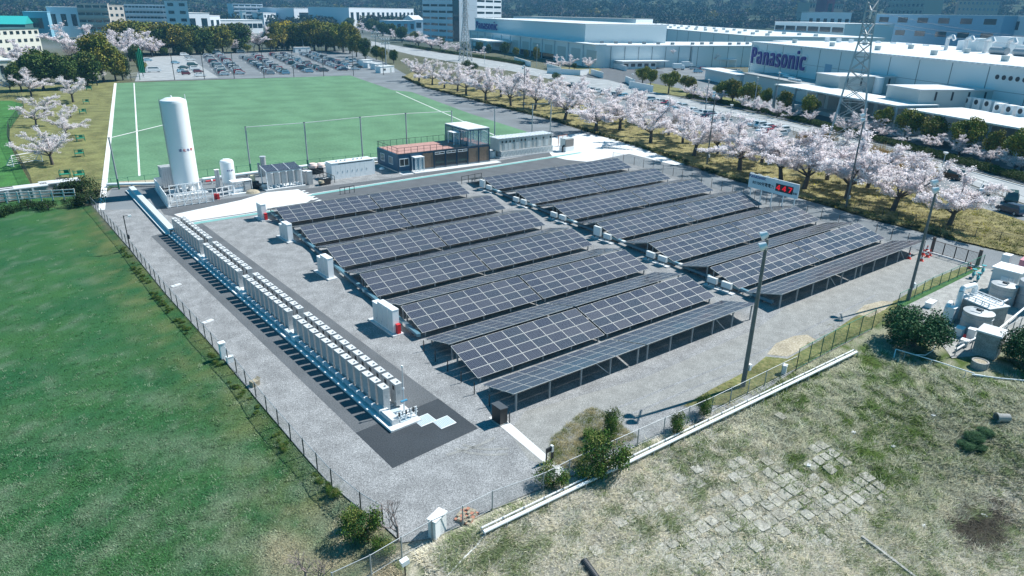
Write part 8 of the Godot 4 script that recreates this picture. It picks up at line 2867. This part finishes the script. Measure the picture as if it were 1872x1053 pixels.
	part(wp, "cap", MB.new().block(Vector3(0, 0.8, 0), Vector3(0.48, 0.05, 0.42)), M.white_gloss)
	# bushes along the near fence
	for q in [[1108, 862, 0.62, 0.7], [1080, 878, 0.4, 0.4], [1010, 890, 0.42, 0.42], [1238, 792, 0.3, 0.42], [1286, 760, 0.3, 0.45], [1117, 796, 0.32, 0.55], [1085, 812, 0.4, 0.25]]:
		tree("fresh", "fence_bush", "leafy green bush growing through the near chain link fence", G(q[0], q[1]), Vector3(q[2], q[3], q[2]), "bushes along the near fence")
	for q in [[664, 985, 0.46, 0.56], [648, 962, 0.28, 0.3], [700, 1014, 0.28, 0.28], [610, 908, 0.2, 0.18]]:
		tree("fresh", "field_edge_bush", "bushy fresh green plant at the lower end of the field fence", G(q[0], q[1]), Vector3(q[2], q[3], q[2]), "bushes at the grass field fence")
	var weed0 := tree("fresh", "fence_weed_shrub", "low weed clump along the foot of the field fence", G(600, 893), Vector3.ONE * 0.12, "low weeds along the field fence", 0.0, 0)
	var foot := []
	for q in [[225, 452], [290, 540], [350, 606], [420, 684], [474, 752], [540, 828], [594, 888]]:
		foot.append(G(q[0], q[1]))
	for p in along(foot, 0.5):
		if nz2.get_noise_2d(p.x * 0.5, p.z * 0.5) < -0.12:
			continue
		var k := r.randf_range(0.08, 0.14)
		copy(weed0, p + Vector3(r.randf_range(-0.5, 0.1), -0.05, r.randf_range(-0.3, 0.3)), r.randf() * TAU, "", Vector3(k, k * 0.6, k))
	tree("sprout", "bare_sapling_tree", "leafless grey sapling standing at the fence corner", G(728, 990), Vector3(0.62, 0.75, 0.62), "", 0.4)
	tree("sprout", "bare_sapling_tree", "leafless shrub leaning over straw outside the field fence", G(560, 1062), Vector3(0.6, 0.6, 0.6), "", 2.0)
	tree("sprout", "bare_sapling_tree", "second leafless shrub beside the straw edge", G(585, 1075), Vector3(0.5, 0.62, 0.5), "", 3.1)
	for q in [[1780, 806, 0.30], [1800, 795, 0.24], [1765, 820, 0.26], [1790, 822, 0.2]]:
		tree("bush", "weed_clump_shrub", "lush green weed clump on the grass below the pipe piece", G(q[0], q[1]), Vector3(q[2], q[2] * 0.6, q[2]), "lush weed clumps")
	# straw and weeds inside the near fence
	var tuft := tuft_mesh(12, 0.25, 0.32, 0.03, 25, 1.0)
	var xf := []
	var cols := PackedColorArray()
	var outline := PackedVector2Array([Vector2(1000, 848), Vector2(1010, 800), Vector2(1062, 755), Vector2(1085, 745), Vector2(1120, 762), Vector2(1165, 800), Vector2(1050, 858)])
	var strip2 := PackedVector2Array([Vector2(1240, 745), Vector2(1400, 660), Vector2(1520, 590), Vector2(1600, 562), Vector2(1640, 548), Vector2(1780, 490), Vector2(1788, 487), Vector2(1640, 560), Vector2(1590, 604), Vector2(1455, 678), Vector2(1320, 742)])
	for i in 22000:
		var s := Vector2(r.randf_range(1000, 1170), r.randf_range(740, 862)) if i < 9000 else Vector2(r.randf_range(1240, 1790), r.randf_range(480, 750))
		if not Geometry2D.is_point_in_polygon(s, outline if i < 9000 else strip2):
			continue
		if i < 9000 and r.randf() < 0.45:
			continue
		if i >= 9000 and nz2.get_noise_2d(P(s.x, s.y).x * 0.4, P(s.x, s.y).z * 0.4) < -0.05:
			continue
		var p := P(s.x, s.y)
		var q := nz2.get_noise_2d(p.x * 1.2, p.z * 1.2)
		var c := Color(0.42, 0.36, 0.20).lerp(Color(0.14, 0.17, 0.035), clampf(0.5 + q * 1.5, 0, 1))
		var f := r.randf_range(0.75, 1.3)
		cols.push_back(Color(c.r * f, c.g * f, c.b * f))
		var sc := r.randf_range(0.4, 0.95) * (0.75 if i < 9000 else 0.6)
		xf.append(Transform3D(Basis(Vector3.UP, r.randf() * TAU).scaled(Vector3(sc, sc, sc)), p))
	scatter("yard_weeds", "straw and weeds along the inner side of the near fence", tuft, M.straw, xf, cols)
